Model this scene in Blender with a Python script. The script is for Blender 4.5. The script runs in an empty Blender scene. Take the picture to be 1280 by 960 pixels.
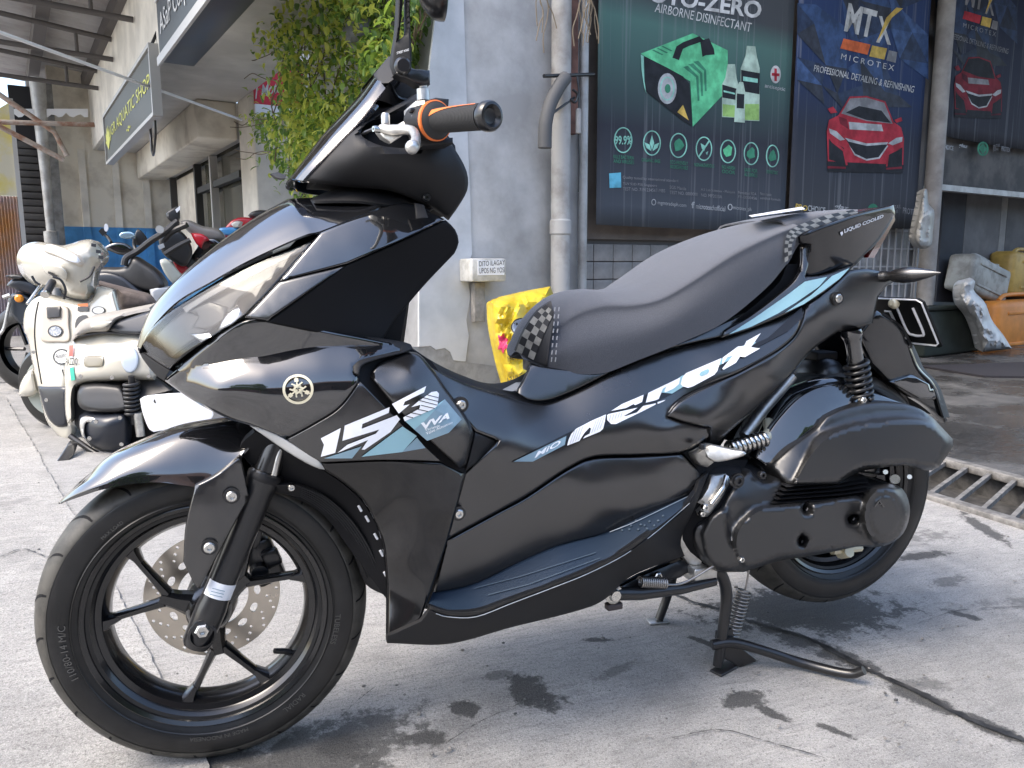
import bpy, bmesh, math, random
import numpy as np
from mathutils import Vector, Matrix
from mathutils.geometry import delaunay_2d_cdt

R = math.radians
random.seed(7)
scene = bpy.context.scene
COL = scene.collection

# ------------------------------------------------------------------ camera
CAM = np.array([0.0229, -1.3752, 0.8427])
YAW, PIT, ROL, FPX = R(21.4214), R(8.5007), R(-0.2331), 969.84
_fw = np.array([math.sin(YAW)*math.cos(PIT), math.cos(YAW)*math.cos(PIT), -math.sin(PIT)])
_r0 = np.array([math.cos(YAW), -math.sin(YAW), 0.0])
_u0 = np.cross(_r0, _fw)
_rt = math.cos(ROL)*_r0 + math.sin(ROL)*_u0
_up = -math.sin(ROL)*_r0 + math.cos(ROL)*_u0
cd = bpy.data.cameras.new('camera'); cam = bpy.data.objects.new('camera', cd); COL.objects.link(cam)
cd.sensor_width = 36.0; cd.sensor_fit = 'HORIZONTAL'; cd.lens = FPX/1280*36
cd.clip_start = 0.02; cd.clip_end = 3000
cam.matrix_world = Matrix(((_rt[0], _up[0], -_fw[0], CAM[0]), (_rt[1], _up[1], -_fw[1], CAM[1]), (_rt[2], _up[2], -_fw[2], CAM[2]), (0, 0, 0, 1)))
scene.camera = cam

# ------------------------------------------------------------------ sky, sun, exposure
SUN_FROM = Vector((-0.60, -0.06, 0.80)).normalized()
world = bpy.data.worlds.new('World'); scene.world = world; world.use_nodes = True
nt = world.node_tree; bg = nt.nodes['Background']
sk = nt.nodes.new('ShaderNodeTexSky'); sk.sky_type = 'NISHITA'; sk.sun_disc = False
sk.sun_elevation = math.asin(SUN_FROM.z); sk.sun_rotation = math.atan2(SUN_FROM.x, SUN_FROM.y)
sk.air_density = 1.0; sk.dust_density = 3.0; sk.ozone_density = 1.0
nt.links.new(sk.outputs[0], bg.inputs[0]); bg.inputs[1].default_value = 0.15
sd = bpy.data.lights.new('sun', 'SUN'); sd.energy = 0.9; sd.angle = R(30); sd.color = (1.0, 0.92, 0.80)
sun = bpy.data.objects.new('sun', sd); COL.objects.link(sun)
sun.rotation_euler = SUN_FROM.to_track_quat('Z', 'Y').to_euler(); sun.location = (-6, -4, 12)
vs = scene.view_settings; vs.view_transform = 'Standard'; vs.look = 'None'; vs.exposure = 1.82; vs.gamma = 1.0
try: vs.use_curve_mapping = False
except Exception: pass

# ------------------------------------------------------------------ photo geometry helpers
def ray(px, py):
    return _fw + _rt*(px-640)/FPX + _up*(480-py)/FPX
def at(px, py, y):                      # point of the place seen at photo position px,py on the upright plane y
    d = ray(px, py); return CAM + d*((y-CAM[1])/d[1])
def atz(px, py, z=0.0):                 # ... on the level plane z
    d = ray(px, py); return CAM + d*((z-CAM[2])/d[2])
WD = R(11.3634)                         # the street front runs at this angle to the scooter
EU = np.array([math.cos(WD), math.sin(WD), 0.0]); EV = np.array([-math.sin(WD), math.cos(WD), 0.0])
def UV(u, v, z=0.0): return EU*u + EV*v + np.array([0, 0, z])
def touv(p): return float(np.dot(p, EU)), float(np.dot(p, EV)), float(p[2])
def atv(px, py, v):
    d = ray(px, py); return CAM + d*((v-CAM@EV)/(d@EV))
def atu(px, py, u):
    d = ray(px, py); return CAM + d*((u-CAM@EU)/(d@EU))
def proj(p):
    d = np.asarray(p)-CAM; z = d@_fw
    return 640+FPX*(d@_rt)/z, 480-FPX*(d@_up)/z

# ------------------------------------------------------------------ object helpers
def tag(o, label=None, cat=None, group=None, kind=None):
    if label: o['label'] = label
    if cat: o['category'] = cat
    if group: o['group'] = group
    if kind: o['kind'] = kind
    return o
def empty(name, loc=(0, 0, 0), rz=0.0, **kw):
    o = bpy.data.objects.new(name, None); COL.objects.link(o); o.empty_display_size = 0.1
    o.location = loc; o.rotation_euler = (0, 0, rz); return tag(o, **kw)
def link(name, me, mat, parent=None, smooth=False, **kw):
    o = bpy.data.objects.new(name, me); COL.objects.link(o)
    if mat is not None and not me.materials: me.materials.append(mat)
    if parent is not None:
        o.parent = parent
        bpy_m = parent_matrix(parent)
        o.matrix_parent_inverse = bpy_m.inverted()
    if smooth:
        me.polygons.foreach_set('use_smooth', [True]*len(me.polygons))
    return tag(o, **kw)
def parent_matrix(p):
    m = Matrix.LocRotScale(p.location, p.rotation_euler, p.scale)
    if p.parent is not None: m = parent_matrix(p.parent) @ p.matrix_parent_inverse @ m
    return m
def mesh(name, v, f, mat=None, parent=None, smooth=False, autosmooth=None, **kw):
    me = bpy.data.meshes.new(name); me.from_pydata([tuple(map(float, p)) for p in v], [], f); me.update()
    o = link(name, me, mat, parent, smooth, **kw)
    if autosmooth is not None: sharp(me, autosmooth)
    return o
def sharp(me, ang):                     # smooth shading broken at edges sharper than ang degrees
    bm = bmesh.new(); bm.from_mesh(me)
    for f in bm.faces: f.smooth = True
    for e in bm.edges:
        if len(e.link_faces) == 2: e.smooth = e.calc_face_angle(0) < R(ang)
        else: e.smooth = False
    bm.to_mesh(me); bm.free()
def from_bm(name, bm, mat, parent=None, smooth=False, autosmooth=None, **kw):
    me = bpy.data.meshes.new(name); bm.to_mesh(me); bm.free()
    o = link(name, me, mat, parent, smooth, **kw)
    if autosmooth is not None: sharp(me, autosmooth)
    return o
def mirrored(o, parent=None, name=None):     # same part on the other side of the plane y = 0
    c = o.copy(); COL.objects.link(c); c.parent = o.parent; c.matrix_parent_inverse = o.matrix_parent_inverse
    c.matrix_basis = Matrix.Scale(-1, 4, (0, 1, 0)) @ o.matrix_basis
    if name: c.name = name
    return c
def copy_tree(o, parent=None):
    c = o.copy(); COL.objects.link(c)
    if parent is not None: c.parent = parent; c.matrix_parent_inverse = o.matrix_parent_inverse
    for ch in [x for x in bpy.data.objects if x.parent == o]: copy_tree(ch, c)
    return c

# ------------------------------------------------------------------ shape helpers
def frame(axis):
    a = np.asarray(axis, float); a = a/np.linalg.norm(a)
    h = np.array([0, 0, 1.0]) if abs(a[2]) < .9 else np.array([1.0, 0, 0])
    b = np.cross(h, a); b /= np.linalg.norm(b); return a, b, np.cross(a, b)
def cr(pts, n=6, closed=False):         # Catmull-Rom through points
    P = np.asarray(pts, float); N = len(P)
    if N < 3 and not closed:
        t = np.linspace(0, 1, n+1)[:, None]; return P[0]*(1-t)+P[1]*t
    out = []
    rng = N if closed else N-1
    for i in range(rng):
        if closed: a, b, c, d = P[(i-1) % N], P[i], P[(i+1) % N], P[(i+2) % N]
        else:
            b, c = P[i], P[i+1]; a = P[i-1] if i > 0 else 2*b-c; d = P[i+2] if i+2 < N else 2*c-b
        for k in range(n):
            t = k/n
            out.append(0.5*((2*b)+(-a+c)*t+(2*a-5*b+4*c-d)*t*t+(-a+3*b-3*c+d)*t**3))
    if not closed: out.append(P[-1])
    return np.array(out)
def tube_vf(pts, rad, seg=10, caps=True, off=0):
    P = np.asarray(pts, float); n = len(P)
    rad = np.full(n, rad) if np.isscalar(rad) else np.interp(np.linspace(0, 1, n), np.linspace(0, 1, len(rad)), rad)
    v, f = [], []
    T = np.gradient(P, axis=0); T /= np.linalg.norm(T, axis=1)[:, None]+1e-12
    _, b, c = frame(T[0])
    for i in range(n):
        b = b - T[i]*(b@T[i]); b /= np.linalg.norm(b); c = np.cross(T[i], b)
        for k in range(seg):
            a = 2*math.pi*k/seg; v.append(P[i]+rad[i]*(math.cos(a)*b+math.sin(a)*c))
    for i in range(n-1):
        for k in range(seg):
            k2 = (k+1) % seg
            f.append((off+i*seg+k, off+i*seg+k2, off+(i+1)*seg+k2, off+(i+1)*seg+k))
    if caps:
        f.append(tuple(off+k for k in range(seg))[::-1]); f.append(tuple(off+(n-1)*seg+k for k in range(seg)))
    return v, f
def tube(name, pts, rad, mat, parent=None, seg=10, smoothpath=0, **kw):
    if smoothpath: pts = cr(pts, smoothpath)
    v, f = tube_vf(pts, rad, seg); return mesh(name, v, f, mat, parent, autosmooth=40, **kw)
def tubes(name, lst, mat, parent=None, seg=8, **kw):
    if kw.get('kind') != 'stuff':
        for pts, rad in lst: o = tube(name, pts, rad, mat, parent, seg, **kw)
        return o
    V, F = [], []
    for pts, rad in lst:
        v, f = tube_vf(pts, rad, seg, True, len(V)); V += list(v); F += f
    return mesh(name, V, F, mat, parent, autosmooth=40, **kw)
def lathe_vf(prof, o, axis, seg=32, off=0, arc=None):
    # prof: (along-axis, radius)
    a, b, c = frame(axis); o = np.asarray(o, float); v, f = [], []
    n = len(prof)
    for k in range(seg):
        t = 2*math.pi*k/seg; d = math.cos(t)*b+math.sin(t)*c
        for (h, r) in prof: v.append(o+a*h+d*r)
    for k in range(seg):
        k2 = (k+1) % seg
        for i in range(n-1):
            f.append((off+k*n+i, off+k*n+i+1, off+k2*n+i+1, off+k2*n+i))
    return v, f
def lathe(name, prof, o, axis, mat, parent=None, seg=32, auto=35, **kw):
    v, f = lathe_vf(prof, o, axis, seg)
    ob = mesh(name, v, f, mat, parent, **kw)
    bm = bmesh.new(); bm.from_mesh(ob.data); bmesh.ops.remove_doubles(bm, verts=bm.verts, dist=1e-6)
    bmesh.ops.recalc_face_normals(bm, faces=bm.faces); bm.to_mesh(ob.data); bm.free(); sharp(ob.data, auto); return ob
def box_bm(bm, c, s, M=None, bev=0.0):
    r = bmesh.ops.create_cube(bm, size=1.0); vs_ = r['verts']
    bmesh.ops.scale(bm, vec=s, verts=vs_)
    if bev:
        es = list({e for v in vs_ for e in v.link_edges})
        g = bmesh.ops.bevel(bm, geom=es, offset=bev, segments=2, affect='EDGES', profile=.5); vs_ = list({v for f in g['faces'] for v in f.verts} | {v for v in vs_ if v.is_valid})
    mat = Matrix.Translation(Vector(tuple(map(float, c)))) @ (M.to_4x4() if M is not None else Matrix.Identity(4))
    bmesh.ops.transform(bm, matrix=mat, verts=vs_)
def box(name, c, s, mat, parent=None, M=None, bev=0.0, **kw):
    bm = bmesh.new(); box_bm(bm, c, s, M, bev); return from_bm(name, bm, mat, parent, autosmooth=50 if bev else None, **kw)
MUV = Matrix(((EU[0], EV[0], 0), (EU[1], EV[1], 0), (0, 0, 1)))     # turns boxes to the street front
def basis(xa, ya, za): return Matrix(((xa[0], ya[0], za[0]), (xa[1], ya[1], za[1]), (xa[2], ya[2], za[2])))
def prism(name, poly3, ext, mat, parent=None, auto=40, bev=0.0, **kw):   # polygon in space pushed along ext
    n = len(poly3); v = [np.asarray(p, float) for p in poly3]; v2 = [p+np.asarray(ext) for p in v]
    f = [tuple(range(n)), tuple(range(2*n-1, n-1, -1))]+[(i, n+i, n+(i+1) % n, (i+1) % n) for i in range(n)]
    bm = bmesh.new(); bv = [bm.verts.new(tuple(p)) for p in v+v2]
    for q in f: bm.faces.new([bv[i] for i in q])
    bmesh.ops.recalc_face_normals(bm, faces=bm.faces)
    if bev: bmesh.ops.bevel(bm, geom=list(bm.edges), offset=bev, segments=2, affect='EDGES', profile=.5, clamp_overlap=True)
    return from_bm(name, bm, mat, parent, autosmooth=auto, **kw)

class Depth:                            # smooth depth over the photo plane through a few known points (thin plate spline)
    def __init__(s, ctrl, lam=1e-6):
        C = np.asarray(ctrl, float); s.p = C[:, :2]/100.0; n = len(C)
        A = np.zeros((n+3, n+3)); d = np.linalg.norm(s.p[:, None]-s.p[None], axis=2)
        A[:n, :n] = s.k(d)+np.eye(n)*lam; A[:n, n] = 1; A[:n, n+1:] = s.p; A[n:, :n] = A[:n, n:].T
        b = np.zeros(n+3); b[:n] = C[:, 2]; s.w = np.linalg.lstsq(A, b, rcond=1e-9)[0]
    @staticmethod
    def k(d): return np.where(d > 0, d*d*np.log(d+1e-12), 0)
    def __call__(s, q):
        q = np.atleast_2d(np.asarray(q, float))[:, :2]/100.0; n = len(s.p)
        d = np.linalg.norm(q[:, None]-s.p[None], axis=2)
        return s.k(d)@s.w[:n]+s.w[n]+q@s.w[n+1:]
class MinD:                             # the outermost of several surfaces: crisp creases where they meet
    def __init__(s, *d): s.d = d
    def __call__(s, q): return np.min([f(q) for f in s.d], axis=0)
def crease_points(D):                    # mesh points along the bevels and creases of a composite surface
    if not isinstance(D, MinD): return None
    P = []
    for f in D.d:
        if isinstance(f, Plate):
            o = f.o; P.append(o); area = np.sum(o[:, 0]*np.roll(o[:, 1], -1)-np.roll(o[:, 0], -1)*o[:, 1])
            nr = np.roll(o, -1, 0)-np.roll(o, 1, 0); nr = np.stack([nr[:, 1], -nr[:, 0]], 1)*(1 if area > 0 else -1); nr /= np.linalg.norm(nr, axis=1)[:, None]+1e-9
            for k in (.5, .98): q = o+nr*f.b*k; P.append(q[(seg_dist(q, o) > f.b*k*.93)])
    A = D.d[:2]
    if all(isinstance(f, Depth) for f in A):
        for x in np.arange(200, 520, 2.5):
            ys = np.arange(395, 500, 1.0); q = np.stack([np.full_like(ys, x), ys], 1); e = A[0](q)-A[1](q); k = np.where(np.sign(e[:-1]) != np.sign(e[1:]))[0]
            for i in k[:2]: P.append(np.array([[x, ys[i]+e[i]/(e[i]-e[i+1])]]))
    return np.concatenate(P) if P else None
class Plate:                            # raised flat area with bevelled sides
    def __init__(s, pts, top, bevel, drop): s.o = outline(pts, 4.0); s.t = top; s.b = bevel; s.r = drop
    def __call__(s, q):
        q = np.atleast_2d(np.asarray(q, float))[:, :2]; t = s.t(q) if callable(s.t) else np.full(len(q), float(s.t))
        d = np.where(inside(q, s.o), 0, seg_dist(q, s.o)); return t+s.r*np.clip(d/s.b, 0, 1)+np.where(d > s.b, .2, 0)
def outline(pts, step=6.0):             # smooth closed outline; a third entry 1 marks a corner
    N = len(pts); P = [np.array(p[:2], float) for p in pts]; cor = [len(p) > 2 and p[2] for p in pts]
    out = []
    for i in range(N):
        b, c = P[i], P[(i+1) % N]
        a = P[i-1] if not cor[i] else 2*b-c
        d = P[(i+2) % N] if not cor[(i+1) % N] else 2*c-b
        n = max(1, int(np.linalg.norm(c-b)/step))
        for k in range(n):
            t = k/n
            L0, L1, L2 = [max(1e-6, np.linalg.norm(y-x)**.5) for x, y in ((a, b), (b, c), (c, d))]
            t0, t1, t2, t3 = 0, L0, L0+L1, L0+L1+L2; tt = t1+t*(t2-t1)
            A1 = (t1-tt)/(t1-t0)*a+(tt-t0)/(t1-t0)*b; A2 = (t2-tt)/(t2-t1)*b+(tt-t1)/(t2-t1)*c; A3 = (t3-tt)/(t3-t2)*c+(tt-t2)/(t3-t2)*d
            B1 = (t2-tt)/(t2-t0)*A1+(tt-t0)/(t2-t0)*A2; B2 = (t3-tt)/(t3-t1)*A2+(tt-t1)/(t3-t1)*A3
            out.append((t2-tt)/(t2-t1)*B1+(tt-t1)/(t2-t1)*B2)
    return np.array(out)
def seg_dist(Q, O):
    A = O; B = np.roll(O, -1, 0); AB = B-A; L = (AB**2).sum(1)+1e-12
    t = np.clip(((Q[:, None]-A[None])*AB[None]).sum(2)/L, 0, 1)
    return np.sqrt((((A[None]+t[..., None]*AB[None])-Q[:, None])**2).sum(2).min(1))
def inside(Q, O):
    x, y = Q[:, 0][:, None], Q[:, 1][:, None]; x1, y1 = O[:, 0], O[:, 1]; x2, y2 = np.roll(x1, -1), np.roll(y1, -1)
    c = ((y1 > y) != (y2 > y)) & (x < (x2-x1)*(y-y1)/(y2-y1+1e-12)+x1)
    return c.sum(1) % 2 == 1
def fill2d(O, grid, rings=(), holes=(), extra=None):
    n = len(O); area = 0.5*np.sum(O[:, 0]*np.roll(O[:, 1], -1)-np.roll(O[:, 0], -1)*O[:, 1])
    nrm = np.roll(O, -1, 0)-np.roll(O, 1, 0); nrm = np.stack([-nrm[:, 1], nrm[:, 0]], 1)*(1 if area > 0 else -1)
    nrm /= np.linalg.norm(nrm, axis=1)[:, None]+1e-9
    ex = []
    if extra is not None and len(extra):
        k = inside(extra, O); extra = extra[k]
        if len(extra): extra = extra[seg_dist(extra, O) > 1.0]
    for d in rings:
        q = O+nrm*d; k = inside(q, O) & (seg_dist(q, O) > d*.93); ex.append(q[k])
    lo, hi = O.min(0), O.max(0)
    if grid:
        gx, gy = np.meshgrid(np.arange(lo[0]+grid/2, hi[0], grid), np.arange(lo[1]+grid/2, hi[1], grid))
        gx = gx + (np.arange(gx.shape[0])[:, None] % 2)*grid/2
        g = np.stack([gx.ravel(), gy.ravel()], 1); rm = (max(rings) if len(rings) else 0)
        if len(g):
            k = inside(g, O); g = g[k]
            if len(g): g = g[seg_dist(g, O) > rm+grid*.45]
            if extra is not None and len(extra) and len(g): g = g[np.sqrt(((g[:, None]-extra[None])**2).sum(2)).min(1) > grid*.55]
            if len(g): ex.append(g)
    if extra is not None and len(extra): ex.append(extra)
    E_ = [(i, (i+1) % n) for i in range(n)]
    if holes:
        ex = [q[np.all([~inside(q, h) & (seg_dist(q, h) > 1.0) for h in holes], axis=0)] for q in ex if len(q)]
        hp, k = [], n
        for h in holes: hp.append(h); E_ += [(k+i, k+(i+1) % len(h)) for i in range(len(h))]; k += len(h)
        ex = hp+[q for q in ex if len(q)]
    allp = np.concatenate([O]+ex) if ex else O
    r = delaunay_2d_cdt([Vector((p[0], p[1])) for p in allp], E_, [], 1, 1e-5)
    V = np.array([(p.x, p.y) for p in r[0]]); F = [tuple(f) for f in r[2]]
    if holes:
        c = np.array([V[list(f)].mean(0) for f in F]); k = ~np.any([inside(c, h) for h in holes], axis=0)
        F = [f for f, q in zip(F, k) if q]
    return V, F
def panel(name, mat, pts, ctrl, parent=None, thick=.004, edge=3.0, roll=.004, grid=9, both=False, auto=40, off=0.0, step=6.0, back=True, holes=(), **kw):
    holes = [outline(h, 3.0) for h in holes]; O = outline(pts, step); D = ctrl if callable(ctrl) else Depth(ctrl)
    rings = [edge*.3, edge*.65, edge] if edge else []
    V, F = fill2d(O, grid, rings, holes, crease_points(D))
    y = D(V)+off
    if edge:
        d = seg_dist(V, O)
        for h in holes: d = np.minimum(d, seg_dist(V, h))
        d = np.clip(d/edge, 0, 1); y = y+roll*(1-np.sqrt(np.clip(1-(1-d)**2, 0, 1)))
    P = [at(V[i, 0], V[i, 1], y[i]) for i in range(len(V))]
    n = len(P); faces = list(F)
    if thick:
        P += [p+np.array([0, thick, 0]) for p in P]
        cnt = {}
        for a, b, c in F:
            for e in ((a, b), (b, c), (c, a)): cnt[e] = cnt.get(e, 0)+1
        for (a, b) in cnt:
            if (b, a) not in cnt: faces.append((b, a, n+a, n+b))
        if back: faces += [(c+n, b+n, a+n) for a, b, c in F]
    me = bpy.data.meshes.new(name); me.from_pydata([tuple(p) for p in P], [], faces)
    bm = bmesh.new(); bm.from_mesh(me); bmesh.ops.recalc_face_normals(bm, faces=bm.faces); bm.to_mesh(me); bm.free()
    o = link(name, me, mat, parent, **kw); sharp(me, auto); o['_d'] = 0; del o['_d']
    PD[o.name] = D
    if both: mirrored(o)
    return o
PD = {}
def patch(name, mat, rows, parent=None, nu=5, nv=5, mirror=True, thick=0.0, auto=50, closed_ends=False, raw=False, **kw):
    # rows: lists of (px,py,y) from the centre line outwards (or raw xyz points)
    G = np.array([[p if raw else at(*p) for p in r] for r in rows], float)
    G = np.array([cr(r, nv) for r in G]); G = np.array([cr(G[:, j], nu) for j in range(G.shape[1])]).transpose(1, 0, 2)
    a, b = G.shape[:2]; v = [tuple(p) for p in G.reshape(-1, 3)]
    f = [(i*b+j, i*b+j+1, (i+1)*b+j+1, (i+1)*b+j) for i in range(a-1) for j in range(b-1)]
    if mirror:
        n = len(v); v += [(p[0], -p[1], p[2]) for p in v]; f += [tuple(n+k for k in q)[::-1] for q in f]
    bm = bmesh.new(); bv = [bm.verts.new(p) for p in v]
    for q in f:
        try: bm.faces.new([bv[i] for i in q])
        except ValueError: pass
    bmesh.ops.remove_doubles(bm, verts=bm.verts, dist=2e-4)
    if closed_ends: bmesh.ops.holes_fill(bm, edges=bm.edges, sides=0)
    bmesh.ops.recalc_face_normals(bm, faces=bm.faces)
    o = from_bm(name, bm, mat, parent, autosmooth=auto, **kw)
    if thick:
        m = o.modifiers.new('thickness', 'SOLIDIFY'); m.thickness = thick; m.offset = -1
    return o
def text2d(s, size=1.0, shear=0.0, bold=0.0, align='LEFT', spacing=1.0):
    c = bpy.data.curves.new('lettering', 'FONT'); c.body = s; c.size = size; c.shear = shear; c.offset = bold; c.align_x = align; c.space_character = spacing
    c.resolution_u = 3
    o = bpy.data.objects.new('lettering', c); COL.objects.link(o)
    dg = bpy.context.evaluated_depsgraph_get(); dg.update(); me = bpy.data.meshes.new_from_object(o.evaluated_get(dg))
    bpy.data.objects.remove(o); bpy.data.curves.remove(c)
    bm = bmesh.new(); bm.from_mesh(me); bpy.data.meshes.remove(me)
    bmesh.ops.triangulate(bm, faces=bm.faces)
    V = np.array([(v.co.x, v.co.y) for v in bm.verts]) if len(bm.verts) else np.zeros((0, 2)); bm.verts.index_update()
    F = [tuple(v.index for v in f.verts) for f in bm.faces]; bm.free()
    return V, F
def fit_quad(V, quad, box_=None):       # lettering box -> quadrilateral (tl, tr, br, bl) by bilinear mapping
    lo, hi = (V.min(0), V.max(0)) if box_ is None else box_
    t = (V-lo)/(hi-lo+1e-9); u, w = t[:, 0:1], 1-t[:, 1:2]
    tl, tr, br, bl = [np.asarray(q, float) for q in quad]
    return tl*(1-u)*(1-w)+tr*u*(1-w)+br*u*w+bl*(1-u)*w
def refine2d(V, F, maxlen):
    bm = bmesh.new(); bv = [bm.verts.new((p[0], p[1], 0)) for p in V]
    for q in F:
        try: bm.faces.new([bv[i] for i in q])
        except ValueError: pass
    for _ in range(5):
        es = [e for e in bm.edges if e.calc_length() > maxlen]
        if not es: break
        bmesh.ops.subdivide_edges(bm, edges=es, cuts=1); bmesh.ops.triangulate(bm, faces=bm.faces)
    bm.verts.index_update(); V = np.array([(v.co.x, v.co.y) for v in bm.verts]); F = [tuple(v.index for v in f.verts) for f in bm.faces]; bm.free(); return V, F
def decal_text(name, s, quad, D, mat, parent, off=-.0016, shear=0.0, bold=0.0, spacing=1.0, maxlen=14, **kw):
    V, F = text2d(s, 1.0, shear, bold, spacing=spacing); V = fit_quad(V, quad); V, F = refine2d(V, F, maxlen)
    y = D(V)+off; return mesh(name, [at(V[i, 0], V[i, 1], y[i]) for i in range(len(V))], F, mat, parent, **kw)
def decal(name, pts, D, mat, parent, off=-.0014, grid=12, **kw):
    O = outline([tuple(p)+((1,) if len(p) == 2 else ()) for p in pts], 8); V, F = fill2d(O, grid); y = D(V)+off
    return mesh(name, [at(V[i, 0], V[i, 1], y[i]) for i in range(len(V))], F, mat, parent, **kw)
def decals(name, polys, D, mat, parent, off=-.0014, grid=12, **kw):
    if kw.get('kind') != 'stuff':
        for pts in polys: o = decal(name, pts, D, mat, parent, off, grid)
        return o
    VV, FF = [], []
    for pts in polys:
        O = outline([tuple(p)+((1,) if len(p) == 2 else ()) for p in pts], 8); V, F = fill2d(O, grid); y = D(V)+off; n = len(VV)
        VV += [at(V[i, 0], V[i, 1], y[i]) for i in range(len(V))]; FF += [tuple(n+k for k in q) for q in F]
    return mesh(name, VV, FF, mat, parent, **kw)

# ------------------------------------------------------------------ materials
MATS = {}
def pmat(name, base, rough=.5, metal=0.0, coat=0.0, spec=.5, noise=0.0, nscale=20.0, bump=0.0, bscale=200.0, emit=None, alpha=None, trans=0.0, coat_rough=.03, coat_ior=1.5, ior=1.5, rvar=0.0, sheen=0.0, col2=None, cscale=None, lo=.4, hi=.62):
    m = bpy.data.materials.new(name); m.use_nodes = True; t = m.node_tree; b = t.nodes['Principled BSDF']
    b.inputs['Base Color'].default_value = (*base, 1); b.inputs['Roughness'].default_value = rough; b.inputs['Metallic'].default_value = metal
    b.inputs['Coat Weight'].default_value = coat; b.inputs['Coat Roughness'].default_value = coat_rough; b.inputs['Coat IOR'].default_value = coat_ior; b.inputs['IOR'].default_value = ior; b.inputs['Specular IOR Level'].default_value = spec
    if trans: b.inputs['Transmission Weight'].default_value = trans
    if sheen: b.inputs['Sheen Weight'].default_value = sheen
    if emit: b.inputs['Emission Color'].default_value = (*emit[:3], 1); b.inputs['Emission Strength'].default_value = emit[3]
    tc = t.nodes.new('ShaderNodeTexCoord')
    def nz(scale, detail=6):
        n = t.nodes.new('ShaderNodeTexNoise'); n.inputs['Scale'].default_value = scale; n.inputs['Detail'].default_value = detail; n.inputs['Roughness'].default_value = .6
        t.links.new(tc.outputs['Object'], n.inputs['Vector']); return n
    if noise or col2:
        n = nz(cscale or nscale); r = t.nodes.new('ShaderNodeValToRGB'); r.color_ramp.elements[0].position = lo; r.color_ramp.elements[1].position = hi
        c1 = [max(0, c*(1-noise)) for c in base]; c2 = [min(1, c*(1+noise)) for c in base] if col2 is None else col2
        r.color_ramp.elements[0].color = (*(c1 if col2 is None else base), 1); r.color_ramp.elements[1].color = (*c2, 1)
        t.links.new(n.outputs['Fac'], r.inputs[0]); t.links.new(r.outputs[0], b.inputs['Base Color'])
    if rvar:
        n = nz(nscale*.7); mr = t.nodes.new('ShaderNodeMapRange'); mr.inputs['From Min'].default_value = .3; mr.inputs['From Max'].default_value = .7
        mr.inputs['To Min'].default_value = max(0, rough-rvar); mr.inputs['To Max'].default_value = rough+rvar
        t.links.new(n.outputs['Fac'], mr.inputs[0]); t.links.new(mr.outputs[0], b.inputs['Roughness'])
    if bump:
        n = nz(bscale, 4); bp = t.nodes.new('ShaderNodeBump'); bp.inputs['Strength'].default_value = bump; bp.inputs['Distance'].default_value = .002
        t.links.new(n.outputs['Fac'], bp.inputs['Height']); t.links.new(bp.outputs[0], b.inputs['Normal'])
    MATS[name] = m; return m
M_gloss = pmat('gloss_black_paint', (.007, .0075, .009), .12, coat=1.0, coat_rough=.015, coat_ior=1.85, spec=.5, rvar=.03, nscale=30, col2=(.016, .016, .016), cscale=7, lo=.5, hi=.9)
M_gplastic = pmat('gloss_black_plastic', (.006, .006, .0065), .12, spec=.5, coat=.3, rvar=.05, nscale=9)
M_seam = pmat('pale_mat_seam', (.055, .080, .105), .5)
M_satin = pmat('satin_graphite_plastic', (.0085, .008, .008), .25, spec=1.0, ior=1.58, rvar=.03, nscale=8, col2=(.020, .019, .018), cscale=5, lo=.48, hi=.85)
M_matte = pmat('matte_black_plastic', (.011, .011, .012), .60, bump=.06, bscale=1200, spec=.35)
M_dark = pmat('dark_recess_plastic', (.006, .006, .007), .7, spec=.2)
M_engine = pmat('grained_cover_plastic', (.011, .0113, .012), .36, spec=.9, ior=1.5, bump=.04, bscale=1400, rvar=.03, nscale=25)
M_navy = pmat('navy_footboard_rubber', (.016, .028, .046), .42, bump=.05, bscale=900)
M_seat = pmat('grey_seat_cloth', (.080, .084, .097), .82, bump=.6, bscale=750, sheen=.25, noise=.15, nscale=700, spec=.25)
M_rubber = pmat('tyre_rubber', (.0085, .0085, .0085), .38, bump=.08, bscale=300, rvar=.10, nscale=18, noise=.35)
M_tread = pmat('worn_tread_rubber', (.046, .043, .036), .55, noise=.4, nscale=25, bump=.1, bscale=400)
M_rim = pmat('satin_black_rim', (.006, .006, .0065), .20, spec=.6, ior=1.5, coat=.25)
M_steel = pmat('bright_steel', (.62, .61, .58), .24, metal=1.0, rvar=.06, nscale=40)
M_disc = pmat('brake_disc_steel', (.56, .51, .44), .34, metal=1.0, rvar=.08, nscale=50)
M_alu = pmat('cast_aluminium', (.55, .54, .51), .42, metal=.9, noise=.15, nscale=40)
M_blackmetal = pmat('black_painted_steel', (.012, .012, .013), .30, coat=.2)
M_spring = pmat('steel_spring', (.34, .33, .32), .38, metal=1.0)
M_white = pmat('white_vinyl', (.80, .81, .83), .35)
M_bluegrey = pmat('blue_grey_vinyl', (.20, .30, .36), .35)
M_blue = pmat('ice_blue_vinyl', (.26, .45, .50), .30, coat=.3)
M_dkvinyl = pmat('black_vinyl', (.008, .008, .010), .35)
M_orange = pmat('orange_rubber', (.75, .17, .03), .5)
M_grip = pmat('grip_rubber', (.028, .028, .028), .75, bump=.05)
M_chrome = pmat('gold_tinted_emblem', (.72, .66, .48), .35, metal=.25)
M_lens = pmat('smoked_headlight_lens', (.020, .021, .022), .06, coat=1.0, coat_rough=.01)
M_clear = pmat('clear_lamp_lens', (.42, .42, .40), .12, coat=.6)
M_reflector = pmat('headlight_reflector', (.55, .57, .60), .10, metal=1.0)
M_check_w = pmat('white_check_vinyl', (.30, .29, .26), .55, noise=.2, nscale=60)
M_check_k = pmat('black_check_vinyl', (.03, .03, .032), .5)
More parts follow.
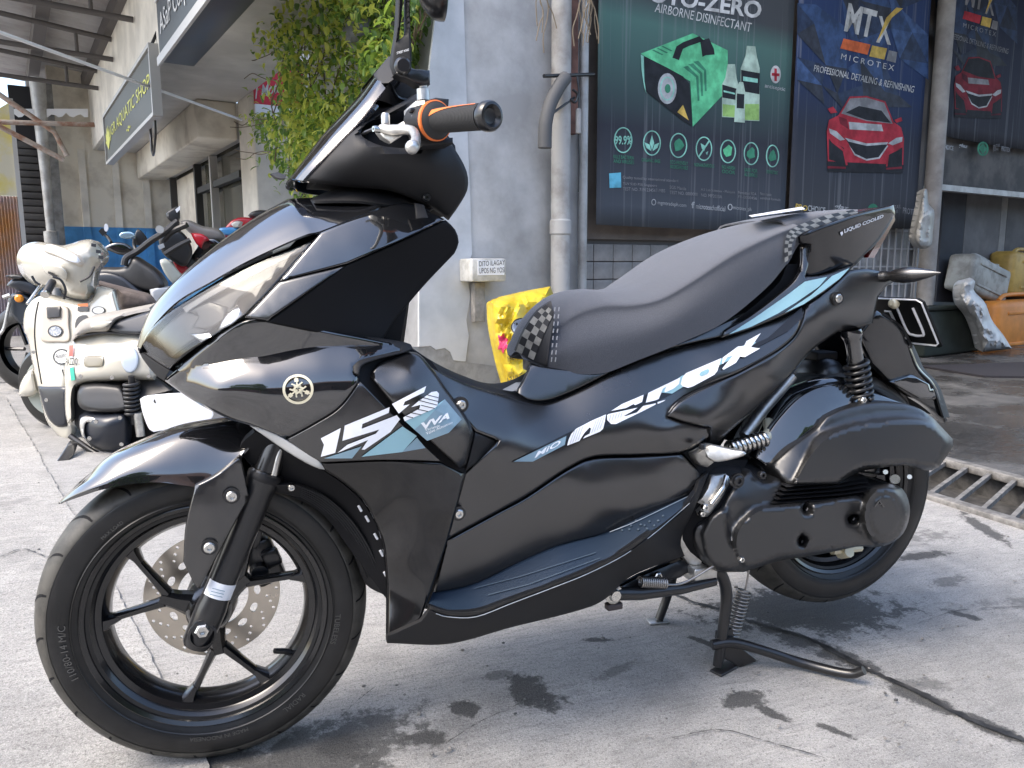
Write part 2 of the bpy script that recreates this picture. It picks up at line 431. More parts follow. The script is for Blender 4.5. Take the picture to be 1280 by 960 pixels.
M_thread = pmat('grey_stitching', (.35, .35, .36), .7)
def mix_lens(name, tint, gloss_rough, ior=1.5):
    m = bpy.data.materials.new(name); m.use_nodes = True; t = m.node_tree; t.nodes.clear()
    o = t.nodes.new('ShaderNodeOutputMaterial'); mx = t.nodes.new('ShaderNodeMixShader'); tr = t.nodes.new('ShaderNodeBsdfTransparent'); g = t.nodes.new('ShaderNodeBsdfGlossy'); lw = t.nodes.new('ShaderNodeLayerWeight'); pw = t.nodes.new('ShaderNodeMath'); pw.operation = 'POWER'; pw.inputs[1].default_value = 4.0; fr = t.nodes.new('ShaderNodeMapRange'); f0 = ((ior-1)/(ior+1))**2; fr.inputs['To Min'].default_value = f0; fr.inputs['To Max'].default_value = 1.0; lw.inputs[0].default_value = .5; t.links.new(lw.outputs['Facing'], pw.inputs[0]); t.links.new(pw.outputs[0], fr.inputs[0]); tr.inputs[0].default_value = (*tint, 1); g.inputs['Roughness'].default_value = gloss_rough
    t.links.new(fr.outputs[0], mx.inputs[0]); t.links.new(tr.outputs[0], mx.inputs[1]); t.links.new(g.outputs[0], mx.inputs[2]); t.links.new(mx.outputs[0], o.inputs[0]); return m
# ================================================================== ground
def node(t, kind, **kw):
    n = t.nodes.new(kind)
    for k, v in kw.items(): setattr(n, k, v)
    return n
def ground_mat(name, base, dark, stains=(), scale=1.0, wet=0.0, rough=.85, cracks=()):
    m = bpy.data.materials.new(name); m.use_nodes = True; t = m.node_tree; b = t.nodes['Principled BSDF']; L = t.links
    geo = node(t, 'ShaderNodeNewGeometry'); pos = geo.outputs['Position']
    def noise(sc, det=8, rgh=.6, src=pos):
        n = node(t, 'ShaderNodeTexNoise'); n.inputs['Scale'].default_value = sc; n.inputs['Detail'].default_value = det; n.inputs['Roughness'].default_value = rgh; L.new(src, n.inputs['Vector']); return n
    def math_(op, a, c=None, clamp=False):
        n = node(t, 'ShaderNodeMath', operation=op, use_clamp=clamp)
        for i, v in enumerate((a, c)):
            if v is None: continue
            if isinstance(v, (int, float)): n.inputs[i].default_value = v
            else: L.new(v, n.inputs[i])
        return n.outputs[0]
    def ramp(src, p0, p1, c0=(0, 0, 0, 1), c1=(1, 1, 1, 1)):
        r = node(t, 'ShaderNodeValToRGB'); r.color_ramp.elements[0].position = p0; r.color_ramp.elements[1].position = p1; r.color_ramp.elements[0].color = c0; r.color_ramp.elements[1].color = c1; L.new(src, r.inputs[0]); return r.outputs[0]
    def mixc(fac, a, c):
        n = node(t, 'ShaderNodeMix', data_type='RGBA'); L.new(fac, n.inputs['Factor'])
        for s, v in (('A', a), ('B', c)):
            if isinstance(v, tuple): n.inputs[6 if s == 'A' else 7].default_value = (*v, 1)
            else: L.new(v, n.inputs[6 if s == 'A' else 7])
        return n.outputs[2]
    big = noise(.9*scale, 8, .65); mid = noise(9*scale, 8, .7); fine = noise(160*scale, 6, .75)
    mp = node(t, 'ShaderNodeMapping'); mp.inputs['Scale'].default_value = (1.0, 5.0, 1.0); mp.inputs['Rotation'].default_value = (0, 0, R(60)); L.new(pos, mp.inputs[0]); brush = noise(14*scale, 6, .65, mp.outputs[0])
    c = mixc(ramp(big.outputs['Fac'], .42, .60), base, dark); pat = noise(3.3*scale, 9, .7); c = mixc(math_('MULTIPLY', ramp(pat.outputs['Fac'], .52, .66), .55), c, tuple(q*.62 for q in dark)); c = mixc(math_('MULTIPLY', ramp(pat.outputs['Fac'], .32, .44, (1, 1, 1, 1), (0, 0, 0, 1)), .5), c, tuple(min(1, q*1.25) for q in base))
    lighter = tuple(min(1, q*1.28) for q in base)
    c = mixc(math_('MULTIPLY', ramp(mid.outputs['Fac'], .45, .70), .55), c, lighter)
    darker = tuple(q*.42 for q in dark)
    c = mixc(math_('MULTIPLY', ramp(brush.outputs['Fac'], .50, .66), .60), c, tuple(q*.75 for q in dark))
    c = mixc(math_('MULTIPLY', ramp(fine.outputs['Fac'], .52, .62), .75), c, darker)
    grit = noise(420*scale, 3, .6); c = mixc(math_('MULTIPLY', ramp(grit.outputs['Fac'], .54, .64), .55), c, tuple(q*.55 for q in dark)); c = mixc(math_('MULTIPLY', ramp(grit.outputs['Fac'], .34, .44, (1, 1, 1, 1), (0, 0, 0, 1)), .45), c, tuple(min(1, q*1.7) for q in base))
    c = mixc(math_('MULTIPLY', ramp(fine.outputs['Fac'], .30, .42, (1, 1, 1, 1), (0, 0, 0, 1)), .35), c, tuple(min(1, q*1.5) for q in base))
    vo = node(t, 'ShaderNodeTexVoronoi'); vo.inputs['Scale'].default_value = 55*scale; L.new(pos, vo.inputs['Vector'])
    speck = math_('MULTIPLY', ramp(vo.outputs['Distance'], .06, .14, (1, 1, 1, 1), (0, 0, 0, 1)), ramp(mid.outputs['Fac'], .52, .62)); c = mixc(math_('MULTIPLY', speck, .6), c, tuple(q*.35 for q in dark))
    rgh = math_('ADD', math_('MULTIPLY', mid.outputs['Fac'], .25), rough-.12)
    sx = node(t, 'ShaderNodeSeparateXYZ'); L.new(pos, sx.inputs[0]); X, Y = sx.outputs[0], sx.outputs[1]
    edge = noise(17, 10, .78)
    tot = None
    for (cx, cy, rx, ry, rot, strength, soft) in stains:
        dx, dy = math_('SUBTRACT', X, cx), math_('SUBTRACT', Y, cy); ca, sa = math.cos(rot), math.sin(rot)
        u = math_('DIVIDE', math_('ADD', math_('MULTIPLY', dx, ca), math_('MULTIPLY', dy, sa)), rx); v = math_('DIVIDE', math_('SUBTRACT', math_('MULTIPLY', dy, ca), math_('MULTIPLY', dx, sa)), ry)
        d = math_('SQRT', math_('ADD', math_('MULTIPLY', u, u), math_('MULTIPLY', v, v)))
        d = math_('ADD', d, math_('MULTIPLY', math_('SUBTRACT', edge.outputs['Fac'], .5), 3.6))
        k = math_('MULTIPLY', ramp(d, max(0, 1-soft*.45), 1.0, (1, 1, 1, 1), (0, 0, 0, 1)), strength)
        tot = k if tot is None else math_('MAXIMUM', tot, k)
    if tot is not None:
        tot = math_('MULTIPLY', tot, math_('ADD', math_('MULTIPLY', ramp(grit.outputs['Fac'], .36, .60, (1, 1, 1, 1), (0, 0, 0, 1)), .35), .65))
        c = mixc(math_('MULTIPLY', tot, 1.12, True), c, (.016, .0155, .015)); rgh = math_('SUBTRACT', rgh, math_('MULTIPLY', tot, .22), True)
    if wet:
        w = ramp(noise(1.6, 6, .6).outputs['Fac'], .42, .56); c = mixc(math_('MULTIPLY', w, .6), c, tuple(q*.35 for q in dark)); rgh = math_('SUBTRACT', rgh, math_('MULTIPLY', w, wet), True)
    L.new(c, b.inputs['Base Color']); L.new(rgh, b.inputs['Roughness'])
    bp = node(t, 'ShaderNodeBump'); bp.inputs['Strength'].default_value = .9; bp.inputs['Distance'].default_value = .008
    hh = math_('ADD', math_('MULTIPLY', fine.outputs['Fac'], .55), math_('ADD', math_('MULTIPLY', mid.outputs['Fac'], .8), math_('MULTIPLY', brush.outputs['Fac'], .6))); L.new(hh, bp.inputs['Height']); L.new(bp.outputs[0], b.inputs['Normal'])
    return m
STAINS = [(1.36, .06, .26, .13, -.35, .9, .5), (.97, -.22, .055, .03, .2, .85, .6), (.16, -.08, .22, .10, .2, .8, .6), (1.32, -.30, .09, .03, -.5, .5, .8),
          (1.9, .42, .32, .10, -.3, .55, .9), (2.15, -.2, .4, .06, -.3, .5, .9), (.78, -.03, .06, .02, .3, .5, .8), (1.85, .05, .07, .03, 0, .6, .7), (.55, .05, .04, .02, 0, .6, .7), (1.6, -.5, .12, .03, -.2, .45, .9), (.80, .30, .10, .03, .5, .35, .9)]
def gpt(px, py, z=0): p = atz(px, py, z); return (p[0], p[1])
for qa, qb, w_ in (((945, 782), (1040, 815), .045), ((1010, 800), (1110, 850), .040), ((1100, 846), (1200, 895), .030), ((1190, 890), (1290, 930), .026), ((965, 770), (1080, 775), .10), ((1170, 760), (1230, 775), .02), ((640, 845), (700, 890), .045), ((560, 880), (600, 890), .025), ((940, 880), (985, 900), .016), ((1020, 905), (1075, 925), .014), ((730, 800), (770, 800), .012), ((500, 925), (560, 920), .03), ((860, 795), (900, 810), .014), ((1120, 700), (1180, 690), .03), ((1200, 640), (1260, 680), .03), ((380, 930), (470, 940), .05), ((20, 880), (60, 860), .02), ((240, 950), (330, 945), .04)):
    A_, B_ = gpt(*qa), gpt(*qb); STAINS.append(((A_[0]+B_[0])/2, (A_[1]+B_[1])/2, math.dist(A_, B_)*.55, w_, math.atan2(B_[1]-A_[1], B_[0]-A_[0]), .9, .7))
M_ground = ground_mat('worn_concrete', (.335, .325, .308), (.235, .231, .223), STAINS)
M_slab = ground_mat('pale_rough_concrete', (.355, .343, .320), (.26, .252, .238), [(-1.0, 1.7, .5, .12, .4, .3, .9)], scale=.9)
M_apron = ground_mat('wet_dark_concrete', (.115, .112, .108), (.055, .054, .053), [(3.6, 1.2, .5, .3, .3, .6, .9)], wet=.5, rough=.62)
M_street = ground_mat('street_concrete', (.22, .215, .21), (.16, .158, .155))
def sheet(name, pts, z, mat, holes=(), grid=0, **kw):
    V, F = fill2d(np.array(pts, float)*100, grid, (), [np.array(h, float)*100 for h in holes]); V = V/100
    return mesh(name, [(p[0], p[1], z) for p in V], [tuple(f) for f in F], mat, **kw)
DR = [(2.44, -1.2), (2.98, -1.2), (2.98, 1.95), (2.44, 1.95)]      # drain channel
sheet('ground', [(-60, -60), (60, -60), (60, 60), (-60, 60)], 0.0, M_ground, [DR], kind='structure')
jl = [gpt(*q) for q in [(-60, 452), (-20, 476), (8, 499), (25, 529), (46, 563), (54, 580), (72, 610), (90, 642), (120, 690), (154, 756), (180, 806), (204, 856), (232, 905), (262, 960)]]
random.seed(3); jag = []
for a, b in zip(jl[:-1], jl[1:]):
    n = max(2, int(math.dist(a, b)/.03))
    for k in range(n): jag.append((a[0]+(b[0]-a[0])*k/n+random.uniform(-.004, .004), a[1]+(b[1]-a[1])*k/n+random.uniform(-.004, .004)))
jag.append(jl[-1]); e0, e1 = jag[0], jag[-1]
o = sheet('pavement', [(e0[0]-3, e0[1]+3)]+jag+[(e1[0]-.1, e1[1]-6), (-14, -8), (-14, e0[1]+3)], .006, M_slab, kind='structure')
crk = []; 
tubes_ = []
sheet('shop_apron', [(2.99, -1.2), (14, -1.2), (14, 12), (2.99, 12)], .005, M_apron, kind='structure')
fr = UV(-6, 6.3); 
# side street behind the cream scooter
o = mesh('street', [UV(-30, 5.6, .0045), UV(1.9, 5.6, .0045), UV(1.9, 12.95, .0045), UV(-30, 12.95, .0045)], [(0, 1, 2, 3)], M_street, kind='structure')
# dark filled joint running across the slab
def strip(name, pts, w, z, mat, jit=.01, **kw):
    P = cr([np.array(p) for p in pts], 10); V = []
    for i, p in enumerate(P):
        d = P[min(i+1, len(P)-1)]-P[max(i-1, 0)]; d /= np.linalg.norm(d)+1e-9; n = np.array([-d[1], d[0]])
        a = w*(.5+random.uniform(-.18, .18)); V += [(*(p+n*a+np.random.uniform(-jit, jit, 2)*.4), z), (*(p-n*a), z)]
    return mesh(name, V, [(2*i, 2*i+1, 2*i+3, 2*i+2) for i in range(len(P)-1)], mat, **kw)
np.random.seed(4)
M_tar = pmat('wet_tar', (.028, .027, .026), .42, noise=.5, nscale=30, bump=.5, bscale=120)
strip('ground_joint', [gpt(*q) for q in [(935, 778), (970, 788), (1010, 800), (1060, 826), (1105, 848), (1150, 868), (1195, 893), (1240, 912), (1300, 934)]], .013, .0045, M_tar, kind='structure')
strip('ground_crack', [gpt(*q) for q in [(838, 742), (870, 755), (905, 765), (935, 778)]], .008, .0045, M_tar, kind='structure')
strip('ground_crack', [gpt(*q) for q in [(0, 700), (30, 690), (62, 700), (84, 690)]], .004, .0105, M_tar, kind='structure')
bm = bmesh.new(); random.seed(21)
for i in range(420):
    x, y = (random.uniform(-.9, 2.4), random.uniform(-.75, 2.2)) if i % 3 else (random.uniform(.2, 2.4), random.uniform(-.6, .8)); r_ = random.uniform(.0012, .0045)*(1.6 if random.random() < .06 else 1)
    q = bmesh.ops.create_icosphere(bm, subdivisions=1, radius=r_)['verts']; bmesh.ops.scale(bm, vec=(random.uniform(.7, 1.5), random.uniform(.7, 1.3), random.uniform(.4, .8)), verts=q); bmesh.ops.translate(bm, vec=(x, y, .0065+r_*.2), verts=q)
from_bm('gravel', bm, pmat('grit_stone', (.22, .21, .195), .9, col2=(.06, .06, .06), cscale=40), kind='stuff', label='loose grit and small crumbs scattered over the concrete', cat='gravel')
for q in ([(560, 930), (600, 905), (655, 880), (690, 868)], [(100, 905), (150, 880), (175, 850), (200, 840)], [(420, 905), (445, 880), (470, 860)], [(840, 925), (900, 915), (960, 930), (1030, 950)], [(1150, 780), (1200, 765), (1280, 760)], [(300, 700), (340, 710), (372, 702)]):
    strip('ground_crack', [gpt(*p) for p in q], .0014, .0048, M_tar, jit=.004, kind='structure')
# drain channel with bars
M_pit = pmat('drain_silt', (.05, .048, .045), .8, noise=.4, nscale=20, bump=.5, bscale=60)
M_bar = pmat('drain_bar_steel', (.19, .182, .17), .6, metal=.3, noise=.3, nscale=30)
dg = empty('drain_grate', (2.7, .5, 0), label='rusty steel drain grate with slanted bars beside the scooter rear wheel', cat='drain grate')
mesh('channel', [(2.44, -1.2, 0), (2.98, -1.2, 0), (2.98, 1.95, 0), (2.44, 1.95, 0), (2.44, -1.2, -.10), (2.98, -1.2, -.10), (2.98, 1.95, -.10), (2.44, 1.95, -.10)], [(4, 5, 6, 7), (0, 1, 5, 4), (1, 2, 6, 5), (2, 3, 7, 6), (3, 0, 4, 7)], M_pit, dg)
box('edge_rail', (2.46, .375, .004), (.05, 3.15, .03), M_bar, dg, bev=.004); box('edge_rail', (2.965, .375, .006), (.05, 3.15, .034), M_bar, dg, bev=.004)
b0 = atz(1158, 623); b1 = atz(1193, 598); bd = (b1-b0)/(b1[0]-b0[0])
for i in range(20):
    yy = b0[1]-.105*(i-9); p0 = np.array([2.44, yy+bd[1]*(2.44-b0[0]), .004]); p1 = np.array([2.99, yy+bd[1]*(2.99-b0[0]), .004])
    d = p1-p0; box('bar', (p0+p1)/2, (np.linalg.norm(d), .016, .018), M_bar, dg, M=Matrix.Rotation(math.atan2(d[1], d[0]), 3, 'Z'))
# ================================================================== shop front with posters
VW, VE = 2.85, 13.0
def S(p): return touv(p)
M_plaster = pmat('grey_plaster', (.33, .328, .322), .85, col2=(.50, .50, .495), cscale=2.6, lo=.36, hi=.62, bump=.7, bscale=26)
M_plaster2 = pmat('pale_plaster', (.44, .455, .46), .85, col2=(.56, .57, .575), cscale=3, bump=.3, bscale=30)
M_dirty = pmat('stained_plaster', (.20, .20, .195), .9, col2=(.34, .34, .335), cscale=9, lo=.35, hi=.6, bump=.6, bscale=40)
M_beige = pmat('weathered_beige_wall', (.70, .65, .55), .88, col2=(.44, .39, .32), cscale=2.4, lo=.46, hi=.70, bump=.4, bscale=20)
M_beige2 = pmat('faded_cream_paint', (.68, .64, .56), .85, noise=.14, nscale=2.0)
M_bluepaint = pmat('blue_wall_paint', (.07, .27, .55), .7, noise=.18, nscale=3)
M_soffit = pmat('grey_soffit', (.50, .485, .46), .9, noise=.14, nscale=1.2)
M_darkgap = pmat('unlit_interior', (.020, .020, .022), .9)
M_pole = pmat('galvanised_pipe', (.42, .42, .41), .5, metal=.35, col2=(.27, .26, .24), cscale=6, lo=.42, hi=.66)
M_pvc = pmat('grey_pvc_pipe', (.40, .39, .37), .6, col2=(.24, .225, .205), cscale=5, lo=.45, hi=.65)
M_tile = pmat('small_grey_tile', (.25, .235, .22), .55, noise=.25, nscale=5)
M_grout = pmat('dark_grout', (.12, .115, .11), .9)
uC = S(atv(575, 150, VW))[0]
uP = S(atv(716, 100, VW))[0]
cw = empty('concrete_wall', tuple(UV(uC, VW)), label='weathered grey plastered wall corner behind the scooter windscreen and seat', cat='wall')
def ubox(name, u0, u1, v0, v1, z0, z1, mat, parent=None, bev=0, **kw):
    return box(name, UV((u0+u1)/2, (v0+v1)/2, (z0+z1)/2), (abs(u1-u0), abs(v1-v0), abs(z1-z0)), mat, parent, M=MUV, bev=bev, **kw)
ubox('wall_face', uC, uP+.06, VW, 5.5, 0, 4.4, M_plaster, cw, bev=.02)
# older plaster sheet that has flaked away near the foot, and a paler corner coat
def wall_sheet(name, px, v, th, mat, parent, **kw):
    O = outline([tuple(p)+((1,) if len(p) == 2 else ()) for p in px], 6); P = [atv(p[0], p[1], v) for p in O]
    V, F = fill2d(O, 0); n = len(V); A = [atv(p[0], p[1], v) for p in V]; Bk = [a+EV*th for a in A]
    cnt = {(f[i], f[(i+1) % 3]) for f in F for i in range(3)}
    return mesh(name, A+Bk, list(F)+[(b, a, a+n, b+n) for (a, b) in cnt if (b, a) not in cnt], mat, parent, **kw)
wall_sheet('plaster_coat', [(576, -120), (585, 180), (588, 250), (590, 318), (583, 335), (588, 372), (583, 400), (586, 420), (582, 452), (567, 450), (563, 440), (556, 435), (545, 437), (538, 432), (524, 433), (524, 200), (560, -120)], VW-.012, .02, M_plaster2, cw)
wall_sheet('bare_base_patch', [(500, 433), (524, 433.5), (538, 432.5), (545, 437.5), (556, 435.5), (563, 440.5), (567, 450.5), (582, 452.5), (640, 460), (720, 465), (720, 640), (500, 640)], VW-.006, .01, M_dirty, cw)
# plinth clutter and conduit
pp = UV(S(atv(701, 200, VW-.10))[0], VW-.10)
tag(lathe('drain_pipe', [(0, .062), (1.05, .062), (1.06, .070), (1.14, .070), (1.15, .062), (3.2, .062), (3.21, .066), (4.3, .066)], pp, (0, 0, 1), M_pvc, seg=24), 'thick grey vertical drain pipe on the wall edge beside the large posters', 'pipe')
pc = UV(S(atv(729, 200, VW-.05))[0], VW-.05)
tag(lathe('conduit_pipe', [(0, .030), (4.3, .030)], pc, (0, 0, 1), M_pole, seg=16), 'slim galvanised conduit pipe right next to the thick drain pipe', 'pipe')
ps_ = UV(S(atv(718, 60, VW-.08))[0], VW-.03)
tag(box('steel_channel', ps_+np.array([0, 0, 3.0]), (.10, .05, 2.6), pmat('rusty_red_steel', (.15, .07, .05), .8, noise=.4, nscale=8), M=MUV), 'rust red steel channel standing between the two upright pipes', 'steel post')
# fork bracket holding a hose
M_hose = pmat('grey_rubber_hose', (.085, .085, .085), .7)
hb0 = atv(680, 95, VW-.20); hb1 = atv(742, 93, VW-.10)
hk = empty('hose_hook', tuple(hb1), label='iron hook bar clamped across the pipes above the hanging hose', cat='hook')
tube('bar', [hb0, hb1], .012, M_blackmetal, hk); tube('brace', [atv(686, 145, VW-.2), atv(718, 122, VW-.14)], .008, M_blackmetal, hk); tube('loop', cr([atv(716, 112, VW-.16), atv(722, 118, VW-.16), atv(719, 128, VW-.16), atv(713, 124, VW-.16)], 4), .008, M_blackmetal, hk)
tag(tube('rubber_hose', [atv(707, 97, VW-.18), atv(699, 108, VW-.2), atv(688, 130, VW-.21), atv(682, 155, VW-.22), atv(681, 185, VW-.22)], .042, M_hose, smoothpath=5, seg=12), 'short length of grey rubber hose hanging from the iron hook', 'hose')
lp = empty('cable_connector', tuple(atv(723, 150, VW-.16)), label='grey inline cable connector dangling in front of the conduit pipe', cat='connector')
tube('cable', [atv(721, 95, VW-.15), atv(724, 120, VW-.16), atv(723, 138, VW-.16)], .005, M_blackmetal, lp, smoothpath=3); lathe('sleeve', [(-.08, .008), (-.075, .018), (.065, .018), (.075, .010)], atv(723, 151, VW-.16), (0, 0, 1), M_pvc, lp, seg=12); tube('cable', [atv(723, 164, VW-.16), atv(724, 200, VW-.16), atv(723, 240, VW-.16)], .005, M_blackmetal, lp)
# twigs hanging in front of the pipes
M_twig = pmat('dry_twig', (.20, .16, .11), .9)
tw = []
for i in range(16):
    x0 = random.choice([random.uniform(676, 684), random.uniform(725, 745)]); v_ = VW-.22+random.uniform(-.05, .05); q = [(x0+random.uniform(-6, 6), -30)]
    for k in range(5): q.append((q[-1][0]+random.uniform(-5, 5), q[-1][1]+random.uniform(8, 22)))
    tw.append((cr([atv(a, b, v_) for a, b in q], 4), .0035))
tag(tubes('dry_vine', tw, M_twig, seg=5, kind='stuff'), 'dry leafless vine twigs hanging over the top of the pipes', 'vine', kind='stuff')
# butt box with notice
bb = empty('ash_box', tuple(atv(611, 345, VW-.1)), label='small dirty white box with a printed notice fixed to the grey wall', cat='box')
M_dirtywhite = pmat('dirty_white_plastic', (.55, .54, .50), .6, col2=(.36, .35, .31), cscale=14, lo=.42, hi=.64)
q0, q1 = S(atv(589, 323, VW-.16)), S(atv(632, 322, VW-.16)); zt, zb = q0[2], S(atv(610, 352, VW-.16))[2]
rows = []
bm = bmesh.new(); box_bm(bm, UV((q0[0]+q1[0])/2, VW-.09, (zt+zb)/2), (q1[0]-q0[0], .16, zt-zb), MUV, .012); from_bm('tray', bm, M_dirtywhite, bb, autosmooth=40)
q2, q3 = S(atv(597, 323, VW-.172)), S(atv(632, 336, VW-.172)); ubox('notice', q2[0], q3[0]-.01, VW-.174, VW-.1705, S(atv(610, 344, VW-.172))[2], zt-.012, M_white, bb)
def wtext(name, s, quad, v, mat, parent, shear=0.0, bold=0.0, spacing=1.0, **kw):
    V, F = text2d(s, 1.0, shear, bold, spacing=spacing); V = fit_quad(V, quad); return mesh(name, [atv(p[0], p[1], v) for p in V], F, mat, parent, **kw)
M_ink = pmat('dark_ink', (.05, .05, .05), .7)
wtext('lettering', 'DITO ILAGAY', [(599, 326.5), (631, 325), (631, 331), (599, 333)], VW-.1755, M_ink, bb); wtext('lettering', 'UPOS NG YOSI', [(599, 335), (631, 334), (631, 340.5), (599, 342)], VW-.1755, M_ink, bb)
q0, q1 = S(atv(592, 353, VW-.05)), S(atv(606, 402, VW-.05)); tag(ubox('wood_block', q0[0], q1[0], VW-.06, VW-.01, q1[2], q0[2], pmat('grey_wood', (.30, .28, .25), .85, noise=.25, nscale=12, bump=.3), bev=.004), 'short grey timber block screwed to the wall under the white box', 'wood block')
# ------------------------------------------------------------------ tiled shop front, posters
u0 = uP+.06; uR = S(atv(1172, 200, VW-.05))[0]
sf = empty('shop_front', tuple(UV(u0, VW+.12)), label='dark tiled shop front behind the two large hanging posters', cat='shop front')
ubox('backing_wall', u0, uR+.1, VW+.12, VW+.5, 0, 4.4, M_grout, sf)
ubox('unseen_canopy_slab', u0+1.6, u0+12, .9, VW+.3, 3.85, 3.97, M_soffit, sf)  # canopy out of view, added to shade the shop bay
ubox('upper_panel', u0+.02, uR, VW+.085, VW+.12, 1.04, 4.3, pmat('brown_grey_board', (.16, .135, .115), .8, noise=.2, nscale=3), sf)
t0 = None
for i in range(12):
    for j in range(8):
        if t0 is None:
            t0 = ubox('tile', u0+.03, u0+.03+.172, VW+.095, VW+.119, .02, .02+.118, M_tile, sf, bev=.003)
            zero = UV(u0+.03+.086, VW+.107, .02+.059); t0.data.transform(Matrix.Translation(-Vector(zero))); t0.location = zero; t0.matrix_parent_inverse = Matrix.Translation(sf.location).inverted(); continue
        c = t0.copy(); COL.objects.link(c); c.location = Vector(UV(u0+.116+i*.178, VW+.107, .079+j*.124))
# window grille low right
gu0, gu1 = S(atv(985, 300, VW))[0], S(atv(1152, 300, VW))[0]
ubox('window_pane', gu0+.3, gu1, VW+.075, VW+.084, .35, 1.19, pmat('pale_curtain_glass', (.30, .30, .30), .35, col2=(.10, .10, .10), cscale=2.5), sf)
M_grill = pmat('grey_painted_bar', (.36, .36, .36), .6)
for i in range(16): ubox('grille_bar', gu0+.32+i*(gu1-gu0-.34)/15-.006, gu0+.32+i*(gu1-gu0-.34)/15+.006, VW+.045, VW+.057, .3, 1.22, M_grill, sf)
for j in range(6): ubox('grille_rail', gu0+.28, gu1+.02, VW+.058, VW+.068, .34+j*.165, .354+j*.165, M_grill, sf)
ubox('window_post', gu1+.0, gu1+.07, VW+.03, VW+.1, .2, 1.25, M_grill, sf)
# ================================================================== posters (flat prints, hung as sheets)
def streaky(name, top, bottom, z0, z1, streak=.35, patches=None):
    m = bpy.data.materials.new(name); m.use_nodes = True; t = m.node_tree; b = t.nodes['Principled BSDF']; L = t.links; b.inputs['Roughness'].default_value = .75; b.inputs['Specular IOR Level'].default_value = .2
    tc = node(t, 'ShaderNodeTexCoord'); sp = node(t, 'ShaderNodeSeparateXYZ'); L.new(tc.outputs['Object'], sp.inputs[0])
    mr = node(t, 'ShaderNodeMapRange'); mr.inputs['From Min'].default_value = z0; mr.inputs['From Max'].default_value = z1; L.new(sp.outputs[2], mr.inputs[0])
    r = node(t, 'ShaderNodeValToRGB'); r.color_ramp.elements[0].color = (*bottom, 1); r.color_ramp.elements[1].color = (*top, 1)
    if patches:
        for pos, colr in patches: e = r.color_ramp.elements.new(pos); e.color = (*colr, 1)
    L.new(mr.outputs[0], r.inputs[0])
    mp = node(t, 'ShaderNodeMapping'); mp.inputs['Scale'].default_value = (16, 16, .22); L.new(tc.outputs['Object'], mp.inputs[0]); n = node(t, 'ShaderNodeTexNoise'); n.inputs['Scale'].default_value = 2.2; n.inputs['Detail'].default_value = 5; L.new(mp.outputs[0], n.inputs['Vector'])
    r2 = node(t, 'ShaderNodeValToRGB'); r2.color_ramp.elements[0].position = .56; r2.color_ramp.elements[1].position = .66; L.new(n.outputs['Fac'], r2.inputs[0])
    mu = node(t, 'ShaderNodeMath', operation='MULTIPLY'); mu.inputs[1].default_value = streak; L.new(r2.outputs[0], mu.inputs[0])
    mx = node(t, 'ShaderNodeMix', data_type='RGBA'); L.new(mu.outputs[0], mx.inputs['Factor']); L.new(r.outputs[0], mx.inputs[6]); mx.inputs[7].default_value = (.22, .23, .24, 1); L.new(mx.outputs[2], b.inputs['Base Color'])
    return m
def ink(name, c, r=.75, noise=.25): return pmat(name, c, r, noise=noise, nscale=9, spec=.2)
I_white, I_green, I_dgreen, I_black = ink('print_white', (.50, .50, .48)), ink('print_green', (.12, .50, .25)), ink('print_deep_green', (.05, .22, .13)), ink('print_black', (.020, .022, .026))
I_red, I_dred, I_yel, I_org, I_grey, I_lgrey = ink('print_red', (.36, .030, .045)), ink('print_dark_red', (.16, .018, .028)), ink('print_yellow', (.55, .38, .09)), ink('print_orange', (.58, .13, .045)), ink('print_grey', (.22, .22, .225)), ink('print_pale_grey', (.40, .41, .41))
I_blue, I_navy, I_pale, I_lime, I_teal = ink('print_blue', (.040, .085, .19), .55, .5), ink('print_navy', (.022, .040, .085), .55, .4), ink('print_pale_green', (.40, .52, .42)), ink('print_lime', (.28, .46, .14)), ink('print_mint', (.26, .55, .44))
def poster(name, u0, u1, zb, zt, v, mat, label, sag=.02):
    P = empty(name, tuple(UV((u0+u1)/2, v, zb)), label=label, cat='poster')
    nu_, nz_ = 24, 16; V = []
    for j in range(nz_+1):
        for i in range(nu_+1):
            a, c = i/nu_, j/nz_
            d = .004*math.sin(a*17+c*3)*(1-c)+.006*math.sin(a*6.5)*math.sin(c*5)
            V.append(UV(u0+(u1-u0)*a, v+.0045+max(-.0010, min(.0010, d*.15)), zb+(zt-zb)*c+(sag*(math.sin(a*math.pi)*-.5) if j == 0 else 0)))
    o_ = UV((u0+u1)/2, v, 0)
    F = [(j*(nu_+1)+i, j*(nu_+1)+i+1, (j+1)*(nu_+1)+i+1, (j+1)*(nu_+1)+i) for j in range(nz_) for i in range(nu_)]
    s = mesh('sheet', V, F, mat, P, smooth=True); md = s.modifiers.new('t', 'SOLIDIFY'); md.thickness = .002; md.offset = 1
    return P
def pf(name, polys, v, mat, P, smooth_=False):
    if len(polys) > 1:
        for q in polys: o = pf(name, [q], v, mat, P, smooth_)
        return o
    VV, FF = [], []
    for px in polys:
        O = outline([tuple(p)+((1,) if (len(p) == 2 and not smooth_) else ()) for p in px], 4 if smooth_ else 40); V, F = fill2d(O, 0); n = len(VV); VV += [atv(p[0], p[1], v) for p in V]; FF += [tuple(n+k for k in f) for f in F]
    return mesh(name, VV, FF, mat, P)
def ell(cx, cy, rx, ry, n=24, a0=0, a1=2*math.pi): return [(cx+rx*math.cos(a0+(a1-a0)*k/n), cy+ry*math.sin(a0+(a1-a0)*k/n)) for k in range(n)]
